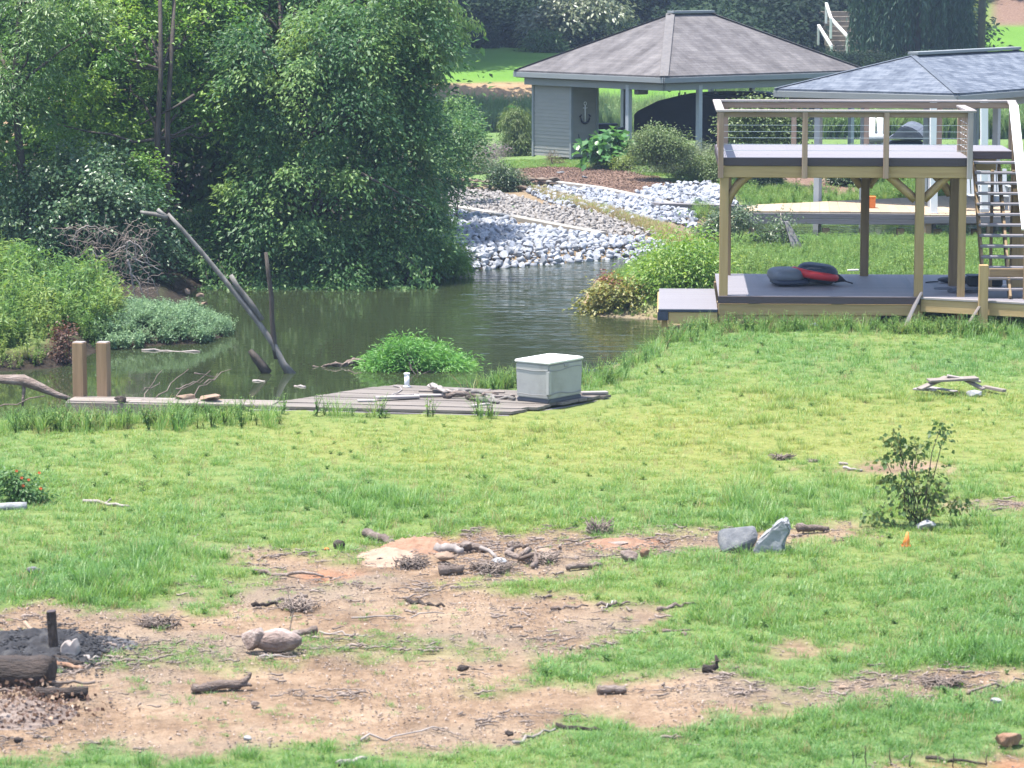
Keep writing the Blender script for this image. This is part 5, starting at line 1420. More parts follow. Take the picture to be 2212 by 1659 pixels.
    b = thing('covered_pontoon', 'boat under a grey peaked cover moored behind the upper deck', 'boat', (c[0], 86, WZ))
    prof = [(1912, 301), (1925, 296), (1940, 278), (1950, 272), (1966, 274), (1984, 284), (1996, 298), (1998, 304)]
    fr = [at(vx, vy, 86.0) for vx, vy in prof]; bk2 = [p_ + np.array([0.5, 2.4, .02]) for p_ in fr]; n = len(prof)
    me = bpy.data.meshes.new('cover'); me.from_pydata([tuple(v) for v in fr + bk2], [], [tuple(range(n)), tuple(range(n, 2 * n))[::-1]] + [(i, n + i, n + (i + 1) % n, (i + 1) % n) for i in range(n)])
    bm = bmesh.new(); bm.from_mesh(me); bmesh.ops.recalc_face_normals(bm, faces=bm.faces[:]); bmesh.ops.bevel(bm, geom=bm.edges[:], offset=.04, segments=2, affect='EDGES'); bm.to_mesh(me); bm.free(); me.materials.append(M['boatgrey'])
    link('cover', me, b)
    beam('hull', c + [-.6, .8, -.35], c + [.7, .8, -.35], 1.6, .55, M['navy'], b, bev=.12)
    for k, vx in enumerate((1884, 1901)):
        a, tt_ = at(vx, 303, 85.0), at(vx, 251, 85.0)
        tt = thing('guide_post', ['white plastic boat guide post, left of the pair behind the deck railing', 'white plastic boat guide post, right of the pair behind the deck railing'][k], 'post', a, 'white guide posts')
        link('shaft', Join().add(*tube([a - [0, 0, .9], tt_], .09, 10)).mesh('shaft', M['whitepaint'], True), tt)
        link('cap', Join().add(*tube([tt_, tt_ + [0, 0, .05]], [.095, .04], 10)).mesh('cap', M['postgrey']), tt)
    pl = at(1890, 300, 84.8)
    tt = thing('float_drum', 'pale grey float beneath the white guide posts', 'float', pl)
    link('drum', pillow_mesh('drum', pl + [0, 0, -.1], .40, .25, .12, M['postgrey'], 0, 4), tt)
    link('drum_base', pillow_mesh('drum_base', pl + [0, 0, -.35], .36, .25, .11, M['whitepaint'], 0, 4), tt)
# ------------------------------------------------------------------ trees and shrubs
def build_left_wood():
    L1 = leafmat('light_green_leaf', (0.055, 0.15, 0.03), (0.13, 0.26, 0.045), (0.29, 0.42, 0.09), 0.45, 0.42, 0.45, 0.3)
    L2 = leafmat('dark_green_leaf', (0.030, 0.088, 0.034), (0.075, 0.170, 0.054), (0.20, 0.31, 0.09), 0.42, 0.5, 0.38, 0.3)
    L3 = leafmat('olive_leaf', (0.045, 0.11, 0.035), (0.09, 0.18, 0.05), (0.22, 0.30, 0.11), 0.4, 0.4, 0.5, 0.3)
    L4 = leafmat('vine_leaf', (0.035, 0.09, 0.045), (0.065, 0.13, 0.06), (0.13, 0.20, 0.08), 0.34, 0.38, 0.55, 0.3)
    def E(vx, vy, Y, rx, ry, rz, wt=None):
        p = at(vx, vy, Y); s = S(Y, p[2]); return (p[0], p[1], p[2], rx / s, ry, rz / s) + ((wt,) if wt else ())
    g = lambda vx, Y: np.array([at(vx, 600, Y)[0], Y, Hz(at(vx, 600, Y)[0], Y)])
    G = 'trees of the wood on the left bank'
    b = g(345, 62.5)
    tp = [b, at(348, 480, 62.3), at(340, 300, 62.2), at(348, 150, 62.2), at(346, 0, 62.6), at(352, -260, 65.5)]
    make_tree('ash_tree', 'tall light green tree with two slim trunks in the middle of the left wood', 'tree', b, tp,
              [E(250, 150, 63.2, 190, 1.1, 190), E(150, 250, 63.0, 130, .9, 120), E(330, 20, 65.2, 260, 1.3, 150), E(320, -240, 67.5, 330, 1.8, 220), E(430, 130, 63.6, 130, 1.0, 180), E(200, 360, 62.6, 120, .7, 90)],
              L1, ncl=380, nlf=140, spread=.22, leaf=(.11, .05), seed=3, group=G, trunk_r=.085, nlimb=34, limb_r=.035, flat=.4, droop=.35, tintvar=.75,
              extra_trunks=[[b + [.1, 0, 0], at(362, 420, 62.4), at(362, 250, 62.3), at(372, 90, 62.5), at(380, -80, 63.6)], [at(570, 108, 62.5), at(590, 140, 62.5), at(604, 168, 62.6)], [at(780, 375, 62.0), at(840, 405, 62.0), at(930, 455, 62.3)], [at(420, 205, 62.2), at(380, 230, 62.2), at(300, 270, 62.3)]])
    b = g(700, 65.0)
    tp = [b, at(690, 480, 65), at(660, 300, 65), at(640, 120, 65.2), at(640, -160, 65.4), at(650, -420, 65.4)]
    make_tree('willow_oak', 'big dark green tree with hanging leaves overhanging the water', 'tree', b, tp,
              [E(690, 170, 63.2, 230, 1.5, 190), E(820, 60, 63.8, 170, 1.4, 150), E(560, 60, 64.8, 200, 1.3, 170), E(860, 330, 63.6, 100, 1.0, 180), E(660, 430, 62.5, 220, .9, 140), E(870, 480, 63.0, 90, .7, 90), E(600, -240, 68.5, 320, 2.0, 240), E(950, 60, 64, 60, .6, 50, .12), E(890, 150, 63.8, 60, .6, 90, .5)],
              L2, ncl=560, nlf=170, spread=.22, leaf=(.105, .05), seed=5, group=G, trunk_r=.16, nlimb=60, limb_r=.045, flat=.6, droop=.4, tipdroop=.3, up=.7, tintvar=.9)
    # long hanging sprays reaching out to the right
    rg = np.random.default_rng(77)
    Ps, Ds, Ns, Ls, Ws, Ts = [], [], [], [], [], []
    J = Join()
    for (a, c, e_) in (((880, -20), (960, 10), (1034, 52)), ((860, 60), (930, 85), (984, 118)), ((850, 60), (920, 40), (1010, 70)), ((870, 130), (915, 138), (962, 178)), ((850, 180), (880, 190), (905, 232)), ((840, 10), (900, 60), (945, 150)), ((900, 300), (930, 380), (955, 450)), ((880, 380), (930, 440), (975, 480)), ((880, 0), (920, -10), (990, 10)), ((860, 240), (900, 300), (925, 350))):
        A, C_, E_ = at(*a, 63.6), at(*c, 63.4), at(*e_, 63.3)
        q = np.linspace(0, 1, 60)[:, None]
        pth = A * (1 - q) ** 2 + C_ * 2 * q * (1 - q) + E_ * q ** 2
        J.add(*tube(pth[::6], np.linspace(.014, .004, 10), 4))
        m = 420; k = rg.integers(5, 60, m)
        P = pth[k] + rg.normal(size=(m, 3)) * [.09, .12, .07]; P[:, 2] -= np.abs(rg.normal(size=m)) * .08
        Ps.append(P); Ds.append(np.stack([rg.normal(size=m) * .4 + .2, rg.normal(size=m) * .4, -.8 + .3 * rg.normal(size=m)], 1)); Ns.append(np.stack([rg.normal(size=m), -.6 + rg.normal(size=m) * .5, np.full(m, .6)], 1))
        Ls.append(.115 * (.7 + .6 * rg.random(m))); Ws.append(.04 * (.8 + .5 * rg.random(m))); Ts.append(.45 + .5 * rg.random(m))
    root = bpy.data.objects['willow_oak']
    low = [[], [], [], [], [], []]; JL = Join()
    for (a, c, e_) in (((540, 560), (575, 600), (590, 648)), ((640, 575), (668, 612), (688, 655)), ((735, 570), (768, 608), (796, 662)), ((815, 560), (850, 600), (884, 650)), ((470, 560), (495, 600), (502, 640)), ((590, 590), (620, 622), (640, 650)), ((700, 590), (722, 620), (736, 652)), ((860, 540), (905, 575), (925, 612)), ((430, 540), (450, 590), (452, 640)), ((520, 580), (545, 615), (552, 650))):
        A, C_, E_ = at(*a, 62.2), at(*c, 61.9), at(*e_, 61.6)
        q = np.linspace(0, 1, 60)[:, None]; pth = A * (1 - q) ** 2 + C_ * 2 * q * (1 - q) + E_ * q ** 2
        JL.add(*tube(pth[::6], np.linspace(.012, .003, 10), 4))
        m = 260; k = rg.integers(0, 58, m)
        P = pth[k] + rg.normal(size=(m, 3)) * [.11, .14, .07]; P[:, 2] = np.maximum(P[:, 2] - np.abs(rg.normal(size=m)) * .06, -.36)
        for l_, v_ in zip(low, (P, np.stack([rg.normal(size=m) * .6, rg.normal(size=m) * .5 - .2, -.6 + .4 * rg.normal(size=m)], 1), np.stack([rg.normal(size=m), -.6 + rg.normal(size=m) * .5, np.full(m, .6)], 1), .10 * (.7 + .6 * rg.random(m)), .045 * (.8 + .5 * rg.random(m)), .2 + .6 * rg.random(m))): l_.append(v_)
    link('low_sprays', crown_mesh('low_sprays', (*map(np.concatenate, low), None), L2), root)
    link('low_twigs', JL.mesh('low_twigs', M['bark']), root)
    link('sprays', crown_mesh('sprays', (*map(np.concatenate, (Ps, Ds, Ns, Ls, Ws, Ts)), None), L3), root)
    link('spray_twigs', J.mesh('spray_twigs', M['bark']), root)
    b = g(60, 61.5)
    make_tree('willow_tree', 'olive green feathery tree at the left edge of the wood', 'tree', b, [b, at(50, 400, 61.5), at(30, 200, 61.5), at(45, 0, 61.6), at(20, -240, 61.8)],
              [E(60, 120, 61.2, 120, .9, 150), E(0, 250, 61, 90, .9, 130), E(140, 30, 61.5, 110, .9, 100), E(20, -200, 64.8, 220, 1.5, 200), E(60, 350, 60.8, 90, .6, 70), E(-120, 200, 61.4, 120, 1.2, 260)],
              L3, ncl=300, nlf=130, spread=.22, leaf=(.11, .034), seed=8, group=G, trunk_r=.10, nlimb=40, tipdroop=.3, droop=.5, tintvar=.6)
    b = g(480, 69)
    make_tree('shade_tree', 'dark leafy tree filling the shade at the back of the left wood', 'tree', b, [b, at(470, 450, 69), at(480, 200, 69), at(470, -50, 69), at(470, -300, 69)],
              [E(300, 350, 68.5, 330, 1.4, 230), E(550, 330, 68.5, 300, 1.4, 260), E(120, 300, 68, 250, 1.2, 260), E(460, -60, 70.5, 500, 1.8, 330), E(760, 350, 68, 170, 1.2, 250), E(20, 80, 68, 240, 1.5, 260), E(800, 0, 68.5, 150, 1.5, 250)],
              L2, ncl=760, nlf=100, spread=.40, leaf=(.19, .10), seed=9, group=G, trunk_r=.2, nlimb=30, limb_r=.06, tintvar=.4)
    # undergrowth
    U = 'shrubs along the left bank'
    def shrub(name, label, vx, vy, Y, env, mat, **kw):
        p = at(vx, vy, Y); base = (p[0], Y, Hz(p[0], Y)); return make_shrub(name, label, 'shrub', base, env, mat, group=U, **kw)
    shrub('vine_shrub', 'dark shiny-leaved vine shrub behind the grey brush heap', 230, 520, 60.4, [E(235, 450, 60.4, 120, .7, 90), E(300, 540, 60.6, 90, .6, 80), E(90, 470, 60.8, 120, .8, 80), E(180, 390, 61.2, 130, .8, 90)], L4, ncl=170, nlf=110, spread=.2, leaf=(.09, .06), seed=21, r0=.3)
    shrub('overhanging_shrub', 'dark shrub leaning over the water below the big tree', 640, 620, 63.0, [E(560, 545, 63, 120, .8, 60), E(650, 575, 62.6, 60, .5, 45), E(700, 530, 63, 120, .8, 60), E(790, 565, 62.6, 70, .7, 50), E(860, 540, 63.0, 80, .7, 62), E(440, 530, 63.0, 80, .6, 90), E(510, 590, 62.4, 40, .4, 30), E(745, 600, 61.5, 40, .4, 28)], L2, ncl=230, nlf=120, spread=.18, leaf=(.08, .042), seed=22, r0=.3, tipdroop=.3)
    shrub('yellowish_shrub', 'yellowish green shrub beside the dark hollow under the trees', 300, 440, 61.4, [E(300, 400, 61.4, 60, .4, 70), E(275, 470, 61.2, 50, .4, 50)], L1, ncl=50, nlf=80, spread=.16, leaf=(.08, .045), seed=23)
    shrub('bank_shrub', 'bright green rounded shrub at the right end of the wooded bank', 965, 575, 64.2, [E(962, 555, 64.2, 46, .5, 38), E(990, 562, 64.2, 22, .3, 22)], L1, ncl=60, nlf=110, spread=.10, leaf=(.10, .018), seed=24, tipdroop=.2, up=.4)
    shrub('bank_shrub', 'dark bush above the right end of the wooded bank, against the stones', 985, 330, 74, [E(985, 310, 74, 60, .9, 60), E(960, 400, 70, 40, .7, 40), E(940, 500, 66, 45, .7, 45), E(905, 560, 64, 60, .6, 50), E(1000, 250, 78, 40, .8, 40)], L2, ncl=140, nlf=90, spread=.2, leaf=(.09, .04), seed=25)
    # dead brush: curved pale twigs tangled together
    J = Join(); J2 = Join()
    Yb = 56.4
    def tw(pix, r0, JJ=J, dy=0.0):
        pts = np.array([at(a, b_, Yb + dy) for a, b_ in pix]); 
        q = np.linspace(0, len(pts) - 1, len(pts) * 4); pts = np.stack([np.interp(q, np.arange(len(pts)), pts[:, k]) for k in range(3)], 1) + RG.normal(size=(len(q), 3)) * .008
        JJ.add(*tube(pts, np.linspace(r0, r0 * .4, len(pts)), 5))
    for pix, r in (([(275, 560), (283, 590), (290, 630), (294, 668)], .024), ([(278, 520), (300, 530), (320, 560), (324, 575)], .016), ([(278, 520), (272, 540), (290, 560), (300, 570)], .014), ([(283, 590), (300, 610), (312, 650), (340, 688)], .018), ([(285, 560), (320, 570), (350, 585)], .012),
                   ([(245, 545), (270, 530), (278, 520)], .014), ([(165, 500), (185, 488), (205, 490), (230, 510)], .014), ([(165, 500), (158, 520), (160, 545)], .012), ([(200, 540), (212, 560), (215, 580), (230, 600)], .012), ([(240, 640), (245, 620), (270, 600), (262, 590)], .014), ([(290, 520), (292, 545), (298, 570)], .012), ([(262, 610), (280, 630), (278, 660)], .010),
                   ([(300, 570), (320, 590), (335, 615), (345, 640)], .010), ([(320, 600), (318, 630), (322, 650)], .008)):
        tw(pix, r)
    rg = np.random.default_rng(5)
    for k in range(150):
        c = (150 + 180 * rg.random(), 490 + 150 * rg.random())
        a = rg.random() * 3.14; l = 14 + 26 * rg.random()
        tw([(c[0] - l * math.cos(a), c[1] - l * math.sin(a) * .8), (c[0] + 6 * rg.normal(), c[1] + 6 * rg.normal() - 4), (c[0] + l * math.cos(a), c[1] + l * math.sin(a) * .8 + 6)], .006, J2, .6 * rg.random() + .1)
    t = thing('brush_heap', 'heap of bare grey dead branches on the left bank', 'brush', (at(270, 600, Yb)[0], Yb, 0))
    link('branch', J.mesh('branch', M['driftwood']), t); link('twigs', J2.mesh('twigs', M['twig']), t)
    J = Join()
    Yb = 54.5
    tw([(-30, 676), (0, 673), (40, 668), (78, 655), (83, 652)], .02, J); tw([(83, 652), (110, 665), (138, 678), (146, 700), (150, 725), (158, 745)], .018, J); tw([(138, 690), (120, 705), (112, 725)], .008, J)
    solo('dead_branch', J.mesh('dead_branch', M['driftwood']), 'long bent bare branch arching over the weeds at the left edge', 'branch', at(80, 700, Yb))
    J = Join(); Yb = 62.6
    for pix, r in (([(820, 570), (850, 610), (880, 660), (905, 682)], .010), ([(790, 560), (830, 600), (870, 640)], .008), ([(780, 600), (840, 640), (880, 650)], .008), ([(850, 540), (880, 580), (890, 640)], .007)): tw(pix, r, J)
    solo('dead_branch', J.mesh('dead_branch', M['twig']), 'fine bare twigs drooping into the water below the big tree', 'branch', at(850, 640, Yb))
    for k, (vx, vy) in enumerate(((432, 645), (441, 664), (404, 637))):
        p = hit(vx, vy, 45, 80)
        tag(link('stone', hull(14, .09, .08, .07, 480 + k, M['slab'], 'stone'), None, Matrix.Translation(Vector(p) + Vector((0, 0, .06)))), ['tan stone at the shaded water edge, middle one', 'lowest tan stone at the shaded water edge', 'highest small pale stone in the shade under the trees'][k], 'stone', 'stones in the shade of the left bank')
    # weeds on the left bank
    x, y = rand_pts(-11.5, -4.6, 44, 63, 9000)
    d = sdf(P_LEFT, x, y)
    k = (d > 0.05) & (d < 9)
    x, y, d = x[k], y[k], d[k]
    k = sdf(WOOD, x, y) + (fbm(x, y, 73) - .5) < .1; x, y, d = x[k], y[k], d[k]
    k = RG.random(len(x)) < sstep(.38, .6, fbm(x * 1.3, y * 1.1, 133)) + .12; x, y, d = x[k], y[k], d[k]
    pr = [weed_plant('weed', .62, 60, .12, M['weed'], 500 + s, .32, .5, 6) for s in range(4)] + [weed_plant('weed_low', .3, 60, .075, M['weed'], 505 + s, .5, .9, 8) for s in range(2)]
    nz = fbm(x * .6, y * .6, 131)
    scatter('bank_weeds', np.stack([x, y, H(x, y)], 1), (.30 + 1.3 * nz) * (.5 + 1.0 * RG.random(len(x)) ** 3) * (.55 + .45 * sstep(-.2, .9, d)) + .1, RG.random(len(x)) * 6.28, RG.integers(0, 6, len(x)), pr, np.clip(.45 + (fbm(x * .9, y * .9, 134) - .5) * 1.8 + .2 * RG.normal(size=len(x)), 0, 1))
    # pale weeds floating out over the water
    x, y = rand_pts(-7.6, -4.6, 47.2, 55, 2600)
    pl = wpoly([(200, 752), (230, 700), (320, 672), (420, 690), (470, 702), (512, 722), (440, 742), (330, 746), (240, 758)], WZ)
    k = sdf(pl, x, y) + (fbm(x * 3, y * 3, 7) - .5) * .5 > 0; x, y = x[k], y[k]
    pr = [weed_plant('water_weed', .26, 44, .07, M['paleweed'], 520 + s, .4, .8, 6) for s in range(4)]
    scatter('water_weeds', np.stack([x, y, np.maximum(H(x, y), WZ)], 1), .6 + .6 * RG.random(len(x)), RG.random(len(x)) * 6.28, RG.integers(0, 4, len(x)), pr, .35 + .4 * RG.random(len(x)))
    # rusty dry leaves among the weeds
    RL = leafmat('rusty_leaf', (0.05, .025, .02), (.10, .05, .035), (.18, .10, .05), .3)
    for k, (vx, vy, lab) in enumerate(((60, 745, 'patch of rust-brown dead leaves among the weeds at the left edge'), (138, 740, 'small rust-brown dead sapling behind the first timber post'))):
        p = at(vx, vy, 52.5 if k == 0 else 50.0); s = S(p[1])
        make_shrub('dry_shrub', lab, 'shrub', (p[0], p[1], Hz(p[0], p[1])), [(p[0], p[1], p[2], (55 if k == 0 else 18) / s, .3, (28 if k == 0 else 50) / s)], RL, ncl=40, nlf=26, spread=.10, leaf=(.06, .03), seed=60 + k, nstem=5, r0=.2)

def build_shore_plants():
    LB = leafmat('island_leaf', (.07, .20, .045), (.13, .31, .065), (.22, .40, .11), .42, .42, .45, .15)
    LY = leafmat('autumn_leaf', (.09, .13, .035), (.19, .20, .05), (.30, .22, .07), .35, .45, .4, .3)
    LR = leafmat('red_leaf', (.10, .03, .03), (.17, .05, .04), (.22, .10, .06), .3, .5, .4, .2)
    LG = leafmat('fresh_leaf', (.09, .20, .03), (.16, .29, .05), (.28, .37, .09), .45, .45, .4, .25)
    p = gp(900, 808, WZ); s = S(p[1], 0)
    E = lambda vx, vy, rx, ry, rz, dy=.6: (at(vx, vy, p[1] + dy)[0], p[1] + dy, at(vx, vy, p[1] + dy)[2], rx / s, ry, rz / s)
    make_shrub('island_shrub', 'bright green willow-leaved shrub mound growing out of the water', 'shrub', p, [E(890, 770, 85, .45, 34), E(940, 785, 75, .45, 24), E(820, 785, 40, .4, 22), E(990, 792, 36, .4, 14), E(870, 750, 40, .3, 20)], LB, ncl=210, nlf=80, spread=.10, leaf=(.085, .016), seed=31, nstem=14, r0=.2, up=.5, tipdroop=-.3, droop=.1)
    # bushes by the low platform
    q = gp(1380, 682, WZ); s2 = S(q[1], 0); Yq = q[1]
    E2 = lambda vx, vy, rx, ry, rz, dy=.4: (at(vx, vy, Yq + dy)[0], Yq + dy, at(vx, vy, Yq + dy)[2], rx / s2, ry, rz / s2)
    make_shrub('autumn_bush', 'bush of yellowing and reddish leaves hanging over the water beside the platform', 'shrub', q, [E2(1330, 640, 70, .5, 40), E2(1380, 650, 55, .5, 35), E2(1300, 660, 45, .4, 22), E2(1420, 670, 20, .4, 18)], LY, ncl=120, nlf=55, spread=.12, leaf=(.07, .045), seed=32, r0=.25)
    make_shrub('red_leaf_sprig', 'few dark red leafy twigs standing out of the yellowing bush', 'shrub', q + [-.3, .3, 0], [E2(1320, 608, 22, .2, 24, .5), E2(1355, 620, 24, .2, 14, .5)], LR, ncl=16, nlf=34, spread=.07, leaf=(.055, .03), seed=33)
    q2 = hit(1440, 600, 50, 75); Y2 = 57.5; s3 = S(Y2, 0)
    E3 = lambda vx, vy, rx, ry, rz, dy=0: (at(vx, vy, Y2 + dy)[0], Y2 + dy, at(vx, vy, Y2 + dy)[2], rx / s3, ry, rz / s3)
    make_shrub('green_bush', 'tall bright green bush on the shore behind the yellowing bush', 'shrub', (E3(1450, 640, 1, 1, 1)[0], Y2, 0), [E3(1460, 575, 70, .7, 55), E3(1410, 610, 45, .6, 40), E3(1520, 570, 50, .8, 50), E3(1500, 620, 60, .6, 40)], LG, ncl=150, nlf=80, spread=.24, leaf=(.085, .032), seed=34, flat=1.0, r0=.15, tintvar=.9)
    # sapling with pale stem between the deck posts
    Y4 = 66; s4 = S(Y4, 0)
    E4 = lambda vx, vy, rx, ry, rz: (at(vx, vy, Y4)[0], Y4, at(vx, vy, Y4)[2], rx / s4, ry, rz / s4)
    LP = leafmat('grey_green_leaf', (.04, .075, .04), (.07, .115, .055), (.13, .17, .08), .3, .4, .5, .2)
    make_tree('shore_sapling', 'thin grey-leaved sapling seen between the boat deck posts', 'sapling', (E4(1690, 520, 1, 1, 1)[0], Y4, 0), [np.array(E4(1690, 540, 1, 1, 1)[:3]), np.array(E4(1690, 500, 1, 1, 1)[:3]), np.array(E4(1686, 460, 1, 1, 1)[:3])], [E4(1680, 510, 40, .4, 22), E4(1690, 475, 35, .3, 20), E4(1665, 530, 30, .3, 12)], LP, bark='driftwood', ncl=36, nlf=42, spread=.13, leaf=(.075, .032), seed=35, trunk_r=.03, nlimb=8, limb_r=.012)
    make_shrub('shore_shrub', 'dark green leafy shrub left of the front deck post by the pier', 'shrub', (E4(1590, 500, 1, 1, 1)[0], Y4 + 1, -.1), [E4(1560, 478, 24, .4, 26), E4(1605, 462, 26, .4, 22), E4(1535, 495, 30, .3, 16)], LP, ncl=50, nlf=60, spread=.12, leaf=(.075, .032), seed=36)
    solo('leaning_slab', prism([at(1712, 540, 65.5), at(1738, 540, 65.5), at(1738, 540, 65.5) + [0, .3, 0], at(1712, 540, 65.5) + [0, .3, 0]], [at(1695, 480, 65.7), at(1704, 480, 65.7), at(1704, 480, 65.7) + [0, .3, 0], at(1695, 480, 65.7) + [0, .3, 0]], M['pierside'], 'leaning_slab'), 'dark grey slab of wood leaning beside the shore sapling', 'slab', at(1720, 540, 65.5))
    # weeds and tall grass on the shore behind the deck
    x, y = rand_pts(1.5, 14.5, 55, 70, 15000)
    d = sdf(P_NEAR, x, y); k = (d > .1) & ~((y < 56.2) & (x > 3.2))
    x, y, d = x[k], y[k], d[k]; n = len(x)
    nz = fbm(x * .5, y * .5, 141)
    pr = [weed_plant('shore_weed', .5, 54, .085, M['weed'], 540 + s, .4, .55, 6) for s in range(3)] + [blade_clump('shore_grass', 44, .42, .14, .010, .7, M['grass'], 550 + s, 4) for s in range(3)]
    pick = np.where(RG.random(n) < .35 + .3 * (nz > .5), RG.integers(0, 3, n), RG.integers(3, 6, n))
    scatter('shore_weeds', np.stack([x, y, H(x, y)], 1), (.45 + .9 * nz) * (.7 + .5 * RG.random(n)) * (.80 - .35 * sstep(60, 66, y)) * (.35 + .65 * sstep(0.2, 3.0, d)), RG.random(n) * 6.28, pick, pr, np.clip(.55 + .5 * (nz - .5) + .12 * RG.normal(size=n), 0, 1))
    # taller weeds in front of the deck and along the dock edge
    xs, ys = [], []
    def strip(a, b, n, w_=.25):
        pa, pb = gp(*a), gp(*b); q = RG.random(n)[:, None]; P = pa * (1 - q) + pb * q
        xs.append(P[:, 0] + RG.normal(size=n) * w_); ys.append(P[:, 1] + RG.normal(size=n) * w_)
    strip((1480, 702), (1560, 704), 70, .3); strip((1560, 712), (1900, 716), 110, .14); strip((1900, 720), (2212, 728), 120, .2); strip((1440, 738), (1520, 712), 60, .25); strip((1350, 775), (1420, 752), 40, .2)
    strip((0, 930), (540, 908), 210, .25); strip((560, 897), (1100, 907), 22, .06); strip((1110, 885), (1220, 884), 12, .06); strip((1260, 838), (1330, 812), 40, .2); strip((1040, 842), (1110, 838), 50, .12)
    x, y = np.concatenate(xs), np.concatenate(ys); k = (y < 51.55) & (sdf(P_NEAR, x, y) > -.1) & (sdf(DOCKP, x, y) < .03); x, y = x[k], y[k]; n = len(x)
    pr2 = [weed_plant('edge_weed', .26, 40, .05, M['weed'], 560 + s, .35, .6, 5) for s in range(3)] + [blade_clump('edge_grass', 26, .32, .07, .006, .8, M['grass'], 570 + s, 4) for s in range(2)] + [blade_clump('seed_stalks', 9, .42, .10, .004, .8, M['straw'], 575, 4)]
    scatter('edge_weeds', np.stack([x, y, H(x, y)], 1), .5 + .8 * RG.random(n), RG.random(n) * 6.28, np.where(RG.random(n) < .9, RG.integers(0, 5, n), 5), pr2, np.clip(.45 + .15 * RG.normal(size=n), 0, 1))

def build_far_shore():
    LW = leafmat('weeping_leaf', (.07, .125, .03), (.125, .19, .05), (.21, .26, .085), .35, .45, .4, .2)
    LS = leafmat('sage_leaf', (.09, .125, .07), (.15, .185, .105), (.23, .26, .165), .3, .5, .3, .2)
    LD = leafmat('garden_leaf', (.025, .055, .02), (.045, .085, .03), (.085, .13, .05), .3, .4, .5, .2)
    LM = leafmat('garden_leaf_mid', (.07, .125, .04), (.125, .185, .06), (.21, .26, .10), .35, .45, .4, .25)
    LK = leafmat('lush_leaf', (.04, .12, .03), (.07, .18, .045), (.12, .26, .08), .35, .35, .5, .15)
    PK = leafmat('pink_plume', (.20, .15, .16), (.28, .22, .23), (.36, .29, .30), .3, .6, .2, .1)
    LYG = leafmat('yellow_green_leaf', (.10, .15, .03), (.16, .22, .045), (.23, .27, .07), .35, .45, .4, .2)
    def sh(name, label, vx, vyb, parts, mat, cat='shrub', Y=None, **kw):
        b = hit(vx, vyb, 55, 130, 1500) if Y is None else at(vx, vyb, Y)
        Yb = b[1]; s = S(Yb, 0)
        env = []
        for (ex, ey, rx, rz) in parts:
            q = at(ex, ey, Yb + .2); env.append((q[0], q[1], q[2], rx / s, max(rx, 15) / s * .7, rz / s))
        kw.setdefault('spread', .13); kw.setdefault('leaf', (.08, .035))
        return make_shrub(name, label, cat, b, env, mat, **kw)
    sh('weeping_shrub', 'feathery weeping evergreen at the left corner of the boathouse', 1118, 337, [(1115, 262, 28, 42), (1120, 295, 36, 36), (1118, 320, 38, 14)], LW, ncl=150, nlf=90, spread=.11, leaf=(.13, .018), seed=41, tipdroop=1.0, droop=.4, up=.3, r0=.2)
    sh('plume_shrub', 'pinkish feathery plume plant left of the weeping evergreen', 1045, 372, [(1048, 330, 32, 26), (1075, 325, 20, 18)], PK, ncl=70, nlf=50, spread=.13, leaf=(.07, .014), seed=42, up=.3)
    sh('sage_bush', 'grey-green bush in front of the plume plant above the stone wall', 1035, 376, [(1030, 358, 40, 22), (1070, 362, 30, 18)], LS, ncl=80, nlf=60, spread=.12, leaf=(.06, .022), seed=43)
    sh('garden_bush', 'grey-green bush spilling over the end of the stone wall', 1098, 415, [(1095, 380, 34, 24), (1110, 400, 30, 18), (1070, 370, 22, 14)], LD, ncl=110, nlf=70, spread=.12, leaf=(.06, .025), seed=44)
    sh('big_leaf_plant', 'lush plant with very large green leaves right of the sided room', 1315, 338, [(1310, 312, 44, 18), (1345, 325, 28, 16), (1275, 325, 22, 12)], LK, Y=88.8, ncl=40, nlf=18, spread=.22, leaf=(.26, .20), seed=45, r0=.2)
    sh('rounded_bush', 'large rounded olive bush in front of the boathouse posts', 1425, 352, [(1425, 310, 58, 36), (1440, 325, 55, 30), (1395, 325, 42, 26), (1420, 280, 26, 18)], LM, Y=85.2, ncl=240, nlf=70, spread=.13, leaf=(.07, .028), seed=46)
    sh('yellow_shrub', 'small yellow-green shrub at the back of the mulch bed', 1345, 369, [(1345, 352, 20, 16)], LYG, ncl=40, nlf=50, spread=.09, leaf=(.06, .03), seed=47)
    sh('blue_shrub', 'small blue-grey tuft left of the yellow-green shrub', 1296, 366, [(1296, 358, 15, 8)], LS, ncl=24, nlf=40, spread=.07, leaf=(.06, .012), seed=48, up=.2, tipdroop=-.6)
    sh('dry_weed', 'thin dry brown weed in front of the sided room', 1198, 358, [(1198, 345, 18, 16), (1190, 330, 8, 10)], leafmat('dry_weed_leaf', (.10, .08, .04), (.17, .13, .07), (.22, .19, .10), .3), ncl=26, nlf=30, spread=.10, leaf=(.07, .012), seed=49, up=.3)
    sh('garden_bush', 'pale sage bush between the rounded bush and the boat deck', 1480, 378, [(1475, 345, 55, 28), (1520, 330, 45, 30), (1440, 370, 40, 18), (1400, 372, 30, 14)], LS, ncl=200, nlf=60, spread=.13, leaf=(.07, .022), seed=50)
    sh('garden_bush', 'green weedy bush close to the left rail post of the deck', 1545, 392, [(1530, 366, 55, 28), (1560, 345, 36, 30), (1495, 382, 45, 18)], LM, ncl=200, nlf=60, spread=.13, leaf=(.07, .026), seed=51)
    sh('lily_clump', 'bright broad-leaved clump behind the left deck post', 1548, 318, [(1545, 305, 22, 14), (1562, 290, 14, 10)], LK, ncl=26, nlf=30, spread=.14, leaf=(.17, .06), seed=52, up=.3, tipdroop=-.5)
